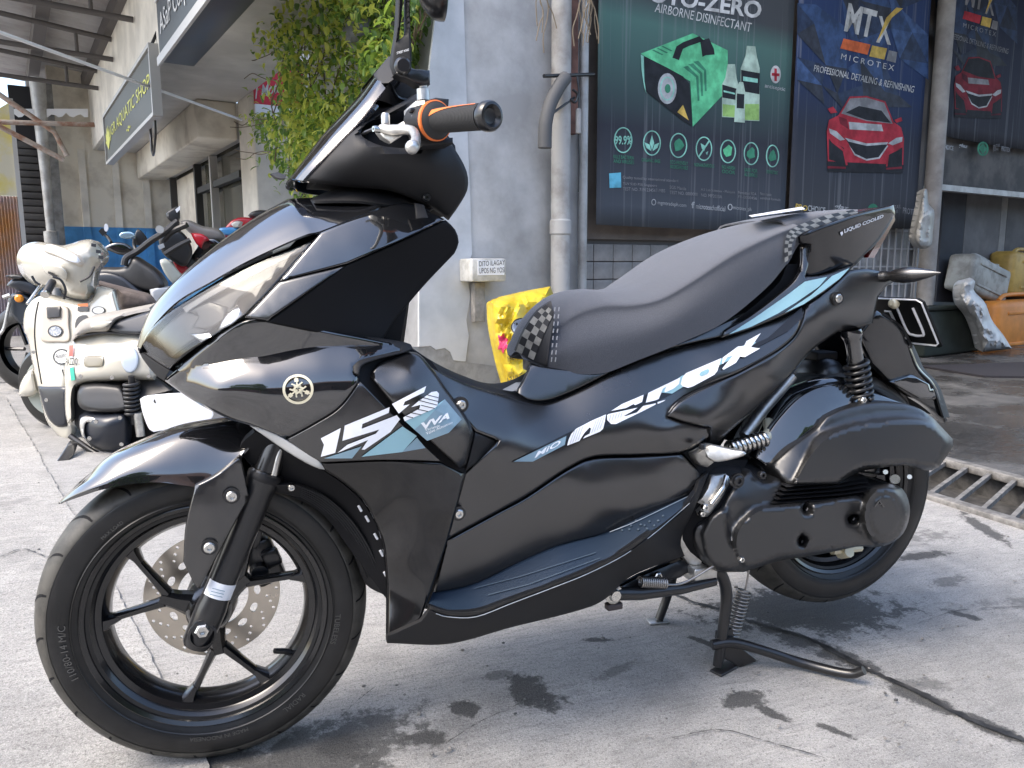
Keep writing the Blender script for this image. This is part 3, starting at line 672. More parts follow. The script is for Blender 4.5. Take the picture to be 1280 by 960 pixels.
def ringp(name, cx, cy, rx, ry, w, v, mat, P, n=28):
    V, F = [], []
    for k in range(n):
        a = 2*math.pi*k/n; V += [atv(cx+rx*math.cos(a), cy+ry*math.sin(a), v), atv(cx+(rx-w)*math.cos(a), cy+(ry-w)*math.sin(a), v)]
    F = [(2*k, 2*k+1, (2*k+3) % (2*n), (2*k+2) % (2*n)) for k in range(n)]; return mesh(name, V, F, mat, P)
V1 = VW-.06
pu0, pu1 = S(atv(748, 60, V1))[0], S(atv(991, 60, V1))[0]
z1b = S(atv(760, 281, V1))[2]
P1 = poster('disinfectant_poster', pu0, pu1, z1b, 3.3, V1, streaky('poster_charcoal', (.055, .060, .065), (.075, .085, .10), z1b, 3.3, .32, [(.30, (.035, .038, .048)), (.52, (.06, .115, .105)), (.62, (.075, .15, .13)), (.70, (.055, .06, .065))]), 'faded charcoal poster with a green disinfectant machine, bottles and round icons')
a, b_ = V1-.0010, V1-.0018
def X1(x, y): return (740+x/4.923, y/4.923)      # from an enlarged view of the print
def Q(*pts): return [X1(*p) for p in pts]
wtext('lettering', 'OTO-ZERO', [X1(360, -90), X1(1050, 10), X1(1035, 118), X1(350, 10)], a, I_white, P1, bold=.03)
wtext('lettering', 'AIRBORNE DISINFECTANT', [X1(395, 18), X1(985, 142), X1(975, 198), X1(385, 72)], a, I_white, P1)
pf('machine_case', [Q((300, 330), (620, 205), (835, 310), (835, 440), (800, 590), (620, 780), (605, 500), (330, 350))], a, I_green, P1)
pf('machine_front', [Q((322, 345), (470, 420), (560, 470), (600, 515), (615, 775), (560, 740), (330, 560))], b_, I_black, P1)
pf('machine_edge', [Q((300, 335), (318, 345), (322, 500), (335, 575), (322, 540), (305, 430))], b_, I_teal, P1)
pf('machine_fan', [[X1(*p) for p in ell(463, 545, 58, 95)]], V1-.0026, I_lgrey, P1); pf('fan_hub', [[X1(*p) for p in ell(466, 545, 18, 28)]], V1-.0034, I_dgreen, P1)
ringp('fan_ring', *X1(463, 545), 9.2, 15.0, 1.6, V1-.0034, I_teal, P1)
pf('machine_handle', [Q((495, 355), (520, 285), (560, 260), (660, 222), (690, 250), (600, 282), (560, 300), (535, 370)), Q((665, 250), (720, 235), (750, 300), (755, 335), (700, 340), (680, 350))], b_, I_black, P1)
pf('machine_slots', [Q((560+i*32, 412-i*16), (590+i*32, 405-i*16), (655+i*24, 470-i*20), (662+i*22, 620-i*30), (650+i*22, 620-i*30), (640+i*24, 475-i*20)) for i in range(3)]+[Q((370+i*28, 310-i*12), (380+i*28, 306-i*12), (440+i*28, 335-i*12), (430+i*28, 340-i*12)) for i in range(3)], b_, I_dgreen, P1)
pf('warning_mark', [Q((525, 690), (560, 645), (595, 740))], V1-.0026, I_yel, P1)
pf('bottle_body', [Q((800, 720), (800, 520), (820, 480), (835, 395), (880, 395), (890, 480), (905, 540), (905, 725)), Q((915, 740), (915, 420), (945, 340), (952, 282), (1005, 285), (1015, 350), (1032, 420), (1030, 745))], b_, I_pale, P1)
pf('bottle_label', [Q((802, 520), (888, 545), (888, 615), (802, 600)), Q((918, 430), (1032, 450), (1030, 580), (918, 560))], V1-.0026, I_black, P1)
pf('bottle_liquid', [Q((804, 640), (890, 650), (890, 722), (804, 715)), Q((940, 640), (1028, 640), (1028, 740), (940, 738))], V1-.0026, I_lime, P1)
pf('small_bottle', [Q((875, 750), (885, 560), (905, 505), (930, 505), (942, 560), (940, 755))], V1-.0034, I_pale, P1); pf('small_bottle_label', [Q((892, 575), (938, 580), (935, 668), (890, 665))], V1-.0042, I_black, P1)
pf('bottle_label_print', [Q((930, 470), (1020, 485), (1020, 510), (930, 497)), Q((810, 555), (880, 572), (880, 582), (810, 566))], V1-.0042, I_teal, P1)
pf('cross_disc', [[X1(*p) for p in ell(1130, 458, 32, 55)]], a, I_white, P1); pf('red_cross', [Q((1122, 420), (1138, 422), (1138, 500), (1122, 498)), Q((1106, 448), (1154, 452), (1154, 470), (1106, 466))], b_, I_red, P1)
wtext('lettering', 'antiseptic', [X1(1065, 515), X1(1190, 540), X1(1188, 568), X1(1063, 545)], a, I_lgrey, P1)
for k, (x, y, rx, ry) in enumerate([(192, 862, 57, 80), (369, 880, 55, 78), (532, 895, 54, 77), (689, 915, 51, 75), (837, 932, 49, 73), (980, 945, 47, 71), (1111, 960, 41, 70)]):
    cx, cy = X1(x, y); ringp('icon_ring', cx, cy, rx/4.923, ry/4.923, 1.5, a, I_teal, P1)
    if k == 0: wtext('lettering', '99.9%', [X1(140, 835), X1(245, 835), X1(245, 890), X1(140, 890)], a, I_teal, P1, bold=.02)
    elif k == 1: pf('icon_leaf', [Q((369, 925), (355, 880), (369, 830), (383, 880)), Q((365, 930), (335, 910), (322, 875), (355, 890)), Q((373, 930), (402, 910), (415, 878), (384, 890))], a, I_teal, P1)
    elif k == 3: pf('icon_bar', [Q((655, 960), (720, 860), (726, 868), (661, 968)), Q((668, 880), (700, 900), (690, 930), (676, 915)), Q((700, 940), (715, 930), (708, 955))], a, I_teal, P1)
    else: pf('icon_blob', [[(cx+rx/4.923*.55*math.cos(q*.7)*(1+.25*math.sin(q*2.1+k)), cy+ry/4.923*.5*math.sin(q*.7)*(1+.2*math.cos(q*1.7))) for q in range(9)]], a, I_dgreen if k != 4 else I_green, P1)
def X3(x, y): return (740+x/4.923, 140+y/4.923)
caps = [('KILLS BACTERIA', 'AND VIRUSES'), ('ORGANIC BASE', ''), ('ECO-FRIENDLY', 'BIODEGRADABLE'), ('NON-HAZARDOUS', ''), ('NO HARSH', 'ODOR'), ('SAFE FOR', 'ALL SURFACES'), ('DISINFECTANT', '')]
for (x0_, x1_, y0_), cp in zip([(133, 258, 262), (305, 420, 282), (483, 590, 296), (630, 752, 312), (800, 880, 325), (938, 1018, 343), (1075, 1145, 355)], caps):
    for j, s in enumerate(cp):
        if s: wtext('lettering', s, [X3(x0_, y0_+j*28), X3(x1_, y0_+10+j*28), X3(x1_, y0_+32+j*28), X3(x0_, y0_+22+j*28)], a, I_dgreen, P1)
pf('blue_seal', [[X3(105, 378), X3(178, 372), X3(180, 465), X3(108, 468)]], a, ink('print_sky_blue', (.12, .40, .52)), P1)
for (x0_, y0_, x1_, y1_, h, s) in [(190, 392, 530, 415, 22, 'Quality tested by international standard'), (190, 432, 400, 445, 20, 'TUV SUD PSB Singapore'), (190, 462, 450, 475, 20, 'TEST NO. 7191234567-MBS'), (478, 452, 580, 462, 20, 'SGS Manila'), (478, 484, 650, 497, 20, 'TEST NO. 0000000'), (670, 468, 880, 486, 20, 'A.S Lab Sciences - Malaysia'), (672, 500, 800, 512, 20, 'NO. MP2020A'), (900, 486, 1012, 496, 18, 'Permitted FDA'), (1035, 492, 1105, 500, 18, 'Non toxic'), (900, 512, 1015, 522, 18, 'FR-0000456'), (1035, 520, 1160, 532, 16, 'certified formula'),
                              (405, 545, 580, 563, 30, 'mgmtradeph.com'), (640, 562, 820, 580, 32, 'microtexchofficial'), (868, 575, 980, 588, 30, 'microtex_ph')]:
    wtext('lettering', s, [X3(x0_, y0_), X3(x1_, y1_), X3(x1_, y1_+h), X3(x0_, y0_+h)], a, I_lgrey if h > 25 else I_grey, P1)
for cx, cy in ((380, 555), (850, 585)): ringp('web_mark', *X3(cx, cy), 3.0, 4.0, 1.0, a, I_lgrey, P1)
wtext('lettering', 'f', [X3(612, 552), X3(632, 552), X3(632, 592), X3(612, 592)], a, I_lgrey, P1, bold=.04)
# ---- car detailing posters
V2 = VW-.05
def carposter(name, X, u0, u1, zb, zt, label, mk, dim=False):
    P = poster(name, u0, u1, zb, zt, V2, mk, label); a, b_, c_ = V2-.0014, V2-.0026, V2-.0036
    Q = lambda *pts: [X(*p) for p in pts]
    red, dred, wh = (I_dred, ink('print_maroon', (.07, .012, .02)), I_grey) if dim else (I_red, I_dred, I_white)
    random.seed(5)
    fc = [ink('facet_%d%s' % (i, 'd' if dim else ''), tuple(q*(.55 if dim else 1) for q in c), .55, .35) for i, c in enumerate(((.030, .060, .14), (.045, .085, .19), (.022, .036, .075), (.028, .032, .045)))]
    gx = [70, 190, 300, 420, 540, 650, 770]; gy = [-150, 20, 170, 330, 470, 600]
    J = [[(gx[i]+(random.uniform(-38, 38) if 0 < i < 6 else 0), gy[j]+random.uniform(-45, 45)) for i in range(7)] for j in range(6)]
    for j in range(5):
        for i in range(6):
            q = [J[j][i], J[j][i+1], J[j+1][i+1], J[j+1][i]]; w = 3 if j == 4 else None
            for tri in ((q[0], q[1], q[2]), (q[0], q[2], q[3])):
                if random.random() < .72: pf('blue_facet', [[X(*p) for p in tri]], a+.0006, fc[random.choice((0, 1, 2, 0, 3)) if w is None else random.choice((2, 3))], P)
    wtext('lettering', 'MT', [X(345, 15), X(500, 60), X(470, 205), X(320, 165)], b_, wh, P, bold=.035)
    wtext('lettering', 'X', [X(505, 85), X(575, 90), X(570, 240), X(490, 225)], b_, wh, P, bold=.03)
    pf('swoosh', [Q((495, 225), (545, 95), (600, 40), (635, 45), (575, 95), (530, 170))], c_, I_yel, P)
    pf('logo_bar', [Q((318, 205), (462, 238), (445, 292), (300, 258))], b_, I_org if not dim else I_red, P); pf('logo_bar', [Q((470, 242), (550, 258), (535, 318), (455, 300))], b_, I_yel, P); pf('logo_bar', [Q((560, 268), (605, 278), (595, 335), (545, 322))], b_, I_grey, P)
    wtext('lettering', 'MICROTEX', [X(308, 285), X(590, 348), X(585, 378), X(303, 315)], b_, wh, P, spacing=1.5)
    wtext('lettering', 'PROFESSIONAL DETAILING & REFINISHING', [X(162, 345), X(698, 460), X(690, 495), X(158, 380)], b_, wh, P, shear=.1)
    # red sports car seen from the front
    pf('car_body', [Q((228, 700), (240, 640), (290, 615), (350, 515), (440, 512), (540, 540), (585, 650), (625, 680), (640, 740), (635, 910), (540, 915), (235, 905))], b_-.0004, red, P)
    pf('car_windscreen', [Q((305, 605), (352, 525), (440, 520), (535, 548), (580, 660), (440, 645))], c_, I_grey if not dim else I_black, P); pf('car_windscreen_shade', [Q((330, 600), (400, 565), (520, 590), (570, 655), (440, 640))], c_-.0006, I_black, P)
    pf('car_mirror', [Q((232, 580), (262, 568), (285, 600), (250, 605)), Q((588, 640), (625, 625), (632, 645), (600, 655))], c_, red, P)
    pf('car_bonnet_vent', [Q((345, 650), (520, 665), (530, 700), (350, 690))], c_, I_lgrey if not dim else I_grey, P); pf('car_bonnet_crease', [Q((290, 620), (335, 635), (345, 690), (300, 660))], c_, dred, P)
    pf('car_headlamp', [Q((240, 685), (280, 700), (325, 745), (300, 750), (245, 710)), Q((632, 730), (600, 735), (555, 765), (580, 775), (630, 755))], c_, I_lgrey, P)
    pf('car_grille', [Q((325, 735), (440, 775), (555, 765), (510, 840), (440, 852), (380, 825))], c_, I_black, P)
    pf('car_grille_bar', [Q((325, 735), (440, 765), (555, 758), (550, 770), (440, 778), (345, 755)), Q((345, 770), (380, 820), (440, 848), (505, 838), (550, 775), (556, 778), (510, 846), (440, 857), (376, 828))], c_-.0008, I_lgrey, P)
    pf('car_intake', [Q((240, 740), (320, 790), (335, 880), (240, 850)), Q((632, 785), (560, 820), (548, 890), (630, 885))], c_, I_black, P); pf('car_intake_trim', [Q((242, 742), (262, 750), (325, 800), (340, 880), (330, 882), (314, 806), (255, 760)), Q((630, 790), (560, 825), (552, 888), (544, 888), (550, 820))], c_-.0008, red, P)
    pf('car_lower', [Q((232, 860), (640, 880), (632, 925), (235, 915))], c_-.0004, I_black, P); pf('car_lip', [Q((232, 885), (330, 890), (330, 900), (232, 898)), Q((545, 895), (630, 888), (630, 900), (545, 905))], c_-.0012, dred, P)
    for (s, x0_, x1_, y0_, mt, sh) in (('PRO', 92, 170, 1083, I_yel, .2), ('CHOICE', 172, 280, 1093, I_lgrey, 0), ('glaz', 330, 425, 1085, I_lgrey, .3), ('PROTEX', 760, 850, 1105, I_grey, .1)):
        wtext('lettering', s, [X(x0_*.86-20, y0_), X(x1_*.86-20, y0_+14), X(x1_*.86-20, y0_+44), X(x0_*.86-20, y0_+34)], b_, mt, P, shear=sh, bold=.02)
    ringp('green_badge', *X(475, 1125), 7, 9, 2.2, b_, I_dgreen, P); pf('green_badge_core', [Q((440, 1120), (475, 1085), (510, 1125), (475, 1165))], a, I_dgreen, P)
    wtext('lettering', 'DETAIL', [X(565, 1100), X(625, 1090), X(625, 1110), X(565, 1120)], b_, I_grey, P); wtext('lettering', 'ZONE', [X(560, 1125), X(610, 1118), X(610, 1135), X(560, 1142)], b_, I_grey, P)
    return P
XA = lambda x, y: (980+x/4.267, y/4.267)
z2b = S(atv(1100, 284, V2))[2]
M_pnavy = streaky('poster_navy', (.030, .055, .14), (.060, .062, .066), z2b, 3.4, .32, [(.35, (.030, .036, .052)), (.55, (.022, .040, .10))])
P2 = carposter('car_poster', XA, S(atv(996, 60, V2))[0], S(atv(1160, 60, V2))[0], z2b, 3.6, 'navy poster with a red sports car directly right of the green machine poster', M_pnavy)
def XB(x, y):
    p = XA(x, y); return (1182+(p[0]-1016)*.62, -25+(p[1]-0)*.80)
V2 = VW-.02
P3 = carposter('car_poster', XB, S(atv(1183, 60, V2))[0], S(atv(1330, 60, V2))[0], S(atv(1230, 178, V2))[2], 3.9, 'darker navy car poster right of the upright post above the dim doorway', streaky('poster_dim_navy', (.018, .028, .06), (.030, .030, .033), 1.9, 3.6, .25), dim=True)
# ================================================================== building on the left, end wall, roof
uW = S(atv(207, 205, VE))[0]
lb = empty('side_building', tuple(UV(uW, 9)), label='low beige building with overhanging soffit and shop window on the left', cat='building')
vA, vB = S(atu(298, 160, uW))[1], S(atu(317, 160, uW))[1]
ubox('pillar', uW, uW+.75, vB, vA, 0, 4.2, M_beige2, lb, bev=.02)
zB = S(atv(80, 283, VE))[2]
uE0 = S(atv(72, 250, VE))[0]
zS = S(atv(121, 188, VE))[2]; uF = S(atv(121, 188, VE))[0]; zR = S(atv(60, 132, VE))[2]
ubox('end_wall', uE0, uW+.2, VE, VE+.3, zB, zR+.6, M_beige, lb); ubox('blue_dado', uE0, uW+.2, VE-.012, VE+.3, 0, zB, M_bluepaint, lb)
for px_ in (105, 146, 183):
    u_ = S(atv(px_, 240, VE))[0]; ubox('pilaster', u_-.05, u_+.05, VE-.05, VE-.001, zB, zS, M_beige2, lb); ubox('pilaster_foot', u_-.055, u_+.055, VE-.058, VE-.014, 0, zB-.002, M_bluepaint, lb)
ubox('soffit', uF, uW-.01, 3.2, VE-.002, zS, zS+.12, M_soffit, lb); ubox('fascia', uF-.06, uF, 3.2, VE-.004, zS, zS+1.9, M_beige2, lb)
zL0, zL1 = S(atu(293, 97, uW-.35))[2]-.0, 0
zl = S(atu(297, 152, uW))[2]
ubox('window_lintel', uW-.02, uW+.3, vA, VE-.02, zl, zS-.002, M_beige2, lb); ubox('lintel_beam', uW-.45, uW-.021, vA-.02, VE-.03, zS-.42, zS-.003, M_beige, lb, bev=.02)
zs = 1.05
ubox('window_sill_wall', uW, uW+.2, vA, VE-.02, 0, zs, M_bluepaint, lb)
M_glassd = pmat('shop_window_glass', (.05, .052, .042), .08, spec=.8, col2=(.11, .105, .08), cscale=1.2)
ubox('window_pane', uW+.10, uW+.12, vA, VE-.05, zs, zl, M_glassd, lb)
ubox('interior_panel', uW+.07, uW+.095, S(atu(240, 260, uW))[1], VE-.4, zs, zl-.25, M_beige, lb)
M_frame = pmat('aluminium_frame', (.45, .44, .42), .5, metal=.4); M_dframe = pmat('dark_window_frame', (.03, .03, .03), .5)
ubox('window_track', uW-.04, uW+.06, vA+.01, VE-.03, zl-.20, zl-.003, M_frame, lb)
for px_, mm, w in ((215, M_dframe, .06), (246, M_dframe, .09), (266, M_frame, .07)):
    v_ = S(atu(px_, 230, uW))[1]; ubox('window_mullion', uW-.03, uW+.065, v_-w/2, v_+w/2, zs, zl-.21, mm, lb)
vm = S(atu(246, 230, uW))[1]; ubox('window_rail', uW-.01, uW+.068, vA+.05, vm, zl-.62, zl-.54, M_dframe, lb); ubox('window_rail', uW-.01, uW+.068, vA+.05, vm, zs, zs+.08, M_dframe, lb)
tag(tube('black_downpipe', [UV(uW+.5, vB-.06, 0), UV(uW+.5, vB-.06, 3.0)], .045, M_blackmetal), 'black downpipe on the pale pillar beside the vine', 'pipe')
# signs
def plane_u(pxs, u): return [atu(a, b, u) for a, b in pxs]
uS = uF-.18
sg = empty('hanging_sign', tuple(atu(160, 140, uS)), label='grey hanging sign with yellow green aquatic shop lettering', cat='sign')
sc_ = [S(p) for p in plane_u([(128, 145), (186, 72), (196, 142), (137, 197)], uS)]
sv0, sv1 = (sc_[0][1]+sc_[3][1])/2, (sc_[1][1]+sc_[2][1])/2; sz0, sz1 = (sc_[2][2]+sc_[3][2])/2, (sc_[0][2]+sc_[1][2])/2
M_signgrey = pmat('sign_grey_green', (.062, .062, .052), .5); M_signtxt = pmat('sign_yellow_green', (.62, .62, .10), .5)
ubox('board', uS-.001, uS+.05, sv1, sv0, sz0, sz1, M_signgrey, sg)
for args in ((uS-.02, uS+.06, sv1-.04, sv1, sz0-.03, sz1+.03), (uS-.02, uS+.06, sv0, sv0+.04, sz0-.03, sz1+.03), (uS-.02, uS+.06, sv1+.001, sv0-.001, sz0-.035, sz0-.001), (uS-.02, uS+.06, sv1+.001, sv0-.001, sz1+.001, sz1+.035)): ubox('frame', *args, M_frame, sg)
def utext(s, u, v0, v1, z0, z1, mat, parent, name='lettering', **kw):    # reads from far (v0) to near (v1) on a wall facing -u
    V, F = text2d(s, 1.0, **kw); lo, hi = V.min(0), V.max(0); t = (V-lo)/(hi-lo)
    return mesh(name, [UV(u, v0+(v1-v0)*p[0], z0+(z1-z0)*p[1]) for p in t], F, mat, parent)
H_, W_ = sz1-sz0, sv0-sv1
utext('JGR AQUATIC SHOP', uS-.006, sv0-W_*.13, sv1+W_*.03, sz0+H_*.36, sz0+H_*.66, M_signtxt, sg)
def upoly(name, pts, u, mat, parent): return mesh(name, [UV(u, p[0], p[1]) for p in pts], [tuple(range(len(pts)))], mat, parent)
cv_, cz_ = sv0-W_*.07, sz0+H_*.40
for k in range(6):
    t = math.pi/2+(k-2.5)*.55; upoly('emblem_leaf', [(cv_, cz_-.1), (cv_-W_*.02+math.cos(t)*W_*.05, cz_+math.sin(t)*H_*.16), (cv_+math.cos(t)*W_*.075, cz_+math.sin(t)*H_*.36), (cv_+W_*.02+math.cos(t)*W_*.05, cz_+math.sin(t)*H_*.16)], uS-.006-.0005*k, M_signtxt, sg)
for dv, dz in ((.55, .16), (.58, .19), (.52, .19), (.55, .22)): upoly('emblem_star', [(sv0-W_*dv, sz0+H_*dz), (sv0-W_*(dv+.012), sz0+H_*(dz+.03)), (sv0-W_*(dv+.024), sz0+H_*dz), (sv0-W_*(dv+.012), sz0+H_*(dz-.03))], uS-.006, M_signtxt, sg)
tube('sign_cable', [UV(uS+.03, sv1+.2, sz0-.03), UV(uS+.03, sv1+.25, sz0-.18), UV(uS+.05, sv1+.6, sz0-.25), UV(uS+.1, sv1+.9, zS)], .012, M_blackmetal, sg, smoothpath=4)
for v_ in (sv0-.3, sv1+.4): tube('hanger', [UV(uS+.02, v_, sz1), UV(uF, v_, sz1+.35)], .014, M_blackmetal, sg)
# black light-box sign of the neighbouring office
uB = uF-.30; bs = empty('corporation_sign', tuple(atu(215, 40, uB)), label='black framed light box sign with white lettering under the roof edge', cat='sign')
b0 = S(atu(200, 78, uB)); bz0 = b0[2]; bv0 = b0[1]; bv1 = bv0-2.2
ubox('box', uB, uF-.061, bv1, bv0, bz0, bz0+1.6, pmat('black_sign_box', (.018, .018, .02), .4), bs, bev=.01)
ubox('face_border', uB-.012, uB-.001, bv1, bv0-.03, bz0+.40, bz0+.50, M_frame, bs); ubox('face_edge', uB-.014, uB-.001, bv0-.12, bv0-.031, bz0+.501, bz0+1.6, M_frame, bs)
ubox('print_panel', uB-.008, uB-.001, bv1+.02, bv0-.121, bz0+.501, bz0+1.6, pmat('teal_print', (.16, .34, .32), .5, col2=(.42, .50, .46), cscale=3), bs)
utext('ASaP Corporation', uB-.006, bv0-.12, bv0-1.75, bz0+.12, bz0+.30, I_white, bs)
ringv = [UV(uB-.012, bv0-.05+.09*math.cos(k*math.pi/8), bz0+.62+.12*math.sin(k*math.pi/8)) for k in range(17)]; tube('yellow_ring', ringv, .025, pmat('sign_yellow', (.6, .42, .04), .5), bs, seg=6)
ubox('bottom_trim', uB-.02, uB-.001, bv1, bv0, bz0-.03, bz0+.03, M_frame, bs)
# red sign behind the vine
vr = vB-.10; q = [S(atv(a, b, vr)) for a, b in ((316, 72), (380, 136))]
rs = empty('red_sign', tuple(UV(q[0][0], vr, q[1][2])), label='red sign board with white lettering half hidden behind the vine', cat='sign')
ubox('board', q[0][0], q[1][0], vr, vr+.04, q[1][2], q[0][2], pmat('red_sign_paint', (.52, .022, .045), .5), rs); ubox('white_edge', q[0][0], q[1][0], vr, vr+.04, q[1][2]-.12, q[1][2]-.001, M_white, rs)
wtext('lettering', '1 Moto', [(319, 108), (352, 100), (352, 115), (319, 124)], vr-.006, I_white, rs, shear=.2, bold=.02)
# roof over the alley
M_roofs = pmat('grey_roof_sheet', (.46, .45, .44), .7, col2=(.34, .32, .31), cscale=1.5, metal=.2); M_rust = pmat('rusty_white_tube', (.40, .34, .29), .75, col2=(.27, .15, .10), cscale=7, lo=.45, hi=.6); M_dsteel = pmat('dark_roof_steel', (.10, .09, .085), .7)
rf = empty('alley_roof', tuple(UV(uF-3, 8, zR)), label='corrugated metal roof on thin steel trusses over the left alley', cat='roof')
nV = 420; V = []
v0r, v1r = 4.0, VE+1.5
for i in range(nV+1):
    v_ = v0r+(v1r-v0r)*i/nV; dz = .022*math.sin(2*math.pi*v_/.16)
    z_ = zR+.30+.12*max(0, (v_-3)*.0)
    V += [UV(uF-2.4, v_, z_+dz+.50), UV(uF-.065, v_, z_+dz+.25)]
mesh('roof_sheet', V, [(2*i, 2*i+1, 2*i+3, 2*i+2) for i in range(nV)], M_roofs, rf, smooth=True)
def roofz(u): return zR+.55+(uF-u)*.106
for k, px_ in enumerate((110, 45)):
    u_ = S(atv(px_, 132, VE))[0]; ubox('rafter', u_-.07, u_+.07, v0r, VE+1.4, roofz(u_)-.24, roofz(u_)-.06, M_dsteel, rf)
for k, v_ in enumerate((4.4, 6.0, 7.8, 9.6, 11.4)):
    zc = zR+.02; m_ = M_rust if k < 1 else M_dsteel
    tube('truss_top', [UV(uF-2.4, v_, roofz(uF-2.4)-.30), UV(uF-.07, v_, roofz(uF)-.30)], .030, m_, rf); tube('truss_bottom', [UV(uF-2.4, v_, zc+.08), UV(uF-.07, v_, zc)], .030, m_, rf)
    for j in range(3): u_ = uF-.45-j*.8; tube('truss_strut', [UV(u_, v_, roofz(u_)-.30), UV(u_, v_, zc+.25*(uF-u_)/8)], .022, m_, rf)
tag(tube('white_conduit', [atv(-40, 26, 5.0), atu(302, 150, uW-.1)], .013, M_white), 'long white conduit tube slanting across under the alley roof', 'conduit')
# end of the alley: posts, roller door, painted sheet
gd = empty('roller_door', tuple(atv(42, 300, VE-.3)), label='dark ribbed roller door at the far end of the alley', cat='door')
d0, d1 = S(atv(20, 220, VE-.3))[0], S(atv(64, 220, VE-.3))[0]; M_door = pmat('dark_shutter', (.045, .042, .04), .6, noise=.25, nscale=3)
ubox('backing', d0, d1, VE-.28, VE-.2, 0, zR+.2, M_darkgap, gd)
for i in range(26): ubox('slat', d0+.01, d1-.01, VE-.33-.0, VE-.282, .02+i*.105, .02+i*.105+.095, M_door, gd, bev=.015)
cp = S(atv(68, 220, VE-.25)); tag(ubox('gate_post', cp[0]-.09, cp[0]+.07, VE-.32, VE-.12, 0, zR+.3, M_dirty, bev=.02), 'stained concrete gate post between the roller door and beige wall', 'post')
tag(lathe('steel_downpipe', [(0, .06), (1.2, .06), (1.21, .10), (1.42, .10), (1.43, .06), (2.2, .07), (zR+.3, .11)], UV(S(atv(59, 240, VE-.45))[0], VE-.45), (0, 0, 1), M_pole, seg=16), 'dull steel downpipe running up beside the dark roller door', 'pipe')
ts = empty('printed_tarpaulin', tuple(atv(5, 330, 10.5)), label='faded colourful printed sheet and corrugated panel at the left picture edge', cat='tarpaulin')
a0, a1 = S(atv(-60, 250, 10.5))[0], S(atv(22, 250, 10.5))[0]; zc0, zc1 = S(atv(10, 245, 10.5))[2], S(atv(10, 160, 10.5))[2]
nn = 60; V = []
for i in range(nn+1): u_ = a0+(a1-a0)*i/nn; w_ = .02*math.sin(i*2.1); V += [UV(u_, 10.5+w_, 0), UV(u_, 10.5+w_, zc0)]
mesh('corrugated_panel', V, [(2*i, 2*i+1, 2*i+3, 2*i+2) for i in range(nn)], pmat('printed_panel', (.42, .36, .38), .6, col2=(.50, .26, .10), cscale=1.6), ts)
mesh('printed_sheet', [UV(a0, 10.48, zc0), UV(a1, 10.48, zc0), UV(a1, 10.48, zc1+.3), UV(a0, 10.48, zc1-.2)], [(0, 1, 2, 3)], pmat('yellow_print', (.50, .47, .36), .6, col2=(.55, .45, .05), cscale=2.2), ts)
ubox('edge_frame', a1, a1+.05, 10.44, 10.54, 0, zc1+.35, M_frame, ts)
aw = empty('awning_frame', tuple(UV(-2.2, 9, 2.3)), label='rusty awning frame with a pale fringe at the alley end', cat='awning')
tube('awning_bar', [atv(-20, 105, 9.5), atv(68, 165, 9.5), atv(84, 195, 9.5)], .03, M_rust, aw); tube('awning_bar', [atv(-20, 148, 9.5), atv(80, 200, 9.5)], .03, M_rust, aw); tube('awning_rail', [atv(-20, 152, 9.4), atv(118, 156, 9.4)], .028, M_rust, aw)
V = []
for i in range(25): x = i*110/24; V += [atv(x, 136, VE-.5), atv(x, 141+6*abs(math.sin(x*.19)), VE-.5)]
mesh('fringe', V, [(2*i, 2*i+1, 2*i+3, 2*i+2) for i in range(24)], M_white, aw)
# ================================================================== vine on the wall corner
vn = empty('climbing_vine', tuple(UV(uC-.05, 4.2)), label='dense yellow green climbing vine hanging on the wall corner behind the windscreen', cat='vine')
stm = []
random.seed(11)
VO = np.array([(306, -60), (288, 0), (284, 40), (290, 75), (304, 105), (312, 140), (326, 175), (345, 205), (362, 235), (380, 262), (420, 262), (440, 235), (462, 190), (488, 135), (508, 95), (524, 55), (538, 15), (548, -60)], float)
for i in range(26):
    x = random.uniform(360, 540); d = random.uniform(.05, .3); q = []
    y = -80
    while y < 250:
        q.append((x, y)); x += random.uniform(-14, 10); y += random.uniform(22, 40)
        if not inside(np.array([[x, min(y, 255)]]), VO)[0] and y > 0: break
    if len(q) > 2: stm.append((cr([atu(a, b, uC-d) for a, b in q], 3), .006))
for i in range(9):
    y = random.choice([95, 100, 150, 165, 190, 210, 60, 25]); x = random.uniform(330, 350); q = [(x, y)]
    for k in range(4): q.append((q[-1][0]-random.uniform(8, 16), q[-1][1]+random.uniform(-6, 8)))
    stm.append((cr([atu(a, b, uC-.3) for a, b in q], 3), .004))
tubes('stems', stm, pmat('brown_vine_stem', (.12, .09, .055), .9), vn, seg=5, kind='stuff')
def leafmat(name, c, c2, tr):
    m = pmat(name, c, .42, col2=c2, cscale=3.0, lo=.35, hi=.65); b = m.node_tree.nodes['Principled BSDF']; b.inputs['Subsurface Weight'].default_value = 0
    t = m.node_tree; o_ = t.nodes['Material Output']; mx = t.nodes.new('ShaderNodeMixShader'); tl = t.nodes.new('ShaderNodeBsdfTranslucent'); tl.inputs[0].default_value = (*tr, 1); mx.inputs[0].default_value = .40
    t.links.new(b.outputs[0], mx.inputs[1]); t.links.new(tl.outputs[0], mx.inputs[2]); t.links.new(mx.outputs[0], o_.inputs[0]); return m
LM = [leafmat('leaf_dark_green', (.055, .11, .035), (.10, .17, .045), (.18, .32, .05)), leafmat('leaf_green', (.14, .22, .045), (.22, .31, .055), (.34, .50, .07)), leafmat('leaf_yellow_green', (.36, .41, .06), (.46, .48, .09), (.62, .66, .12))]
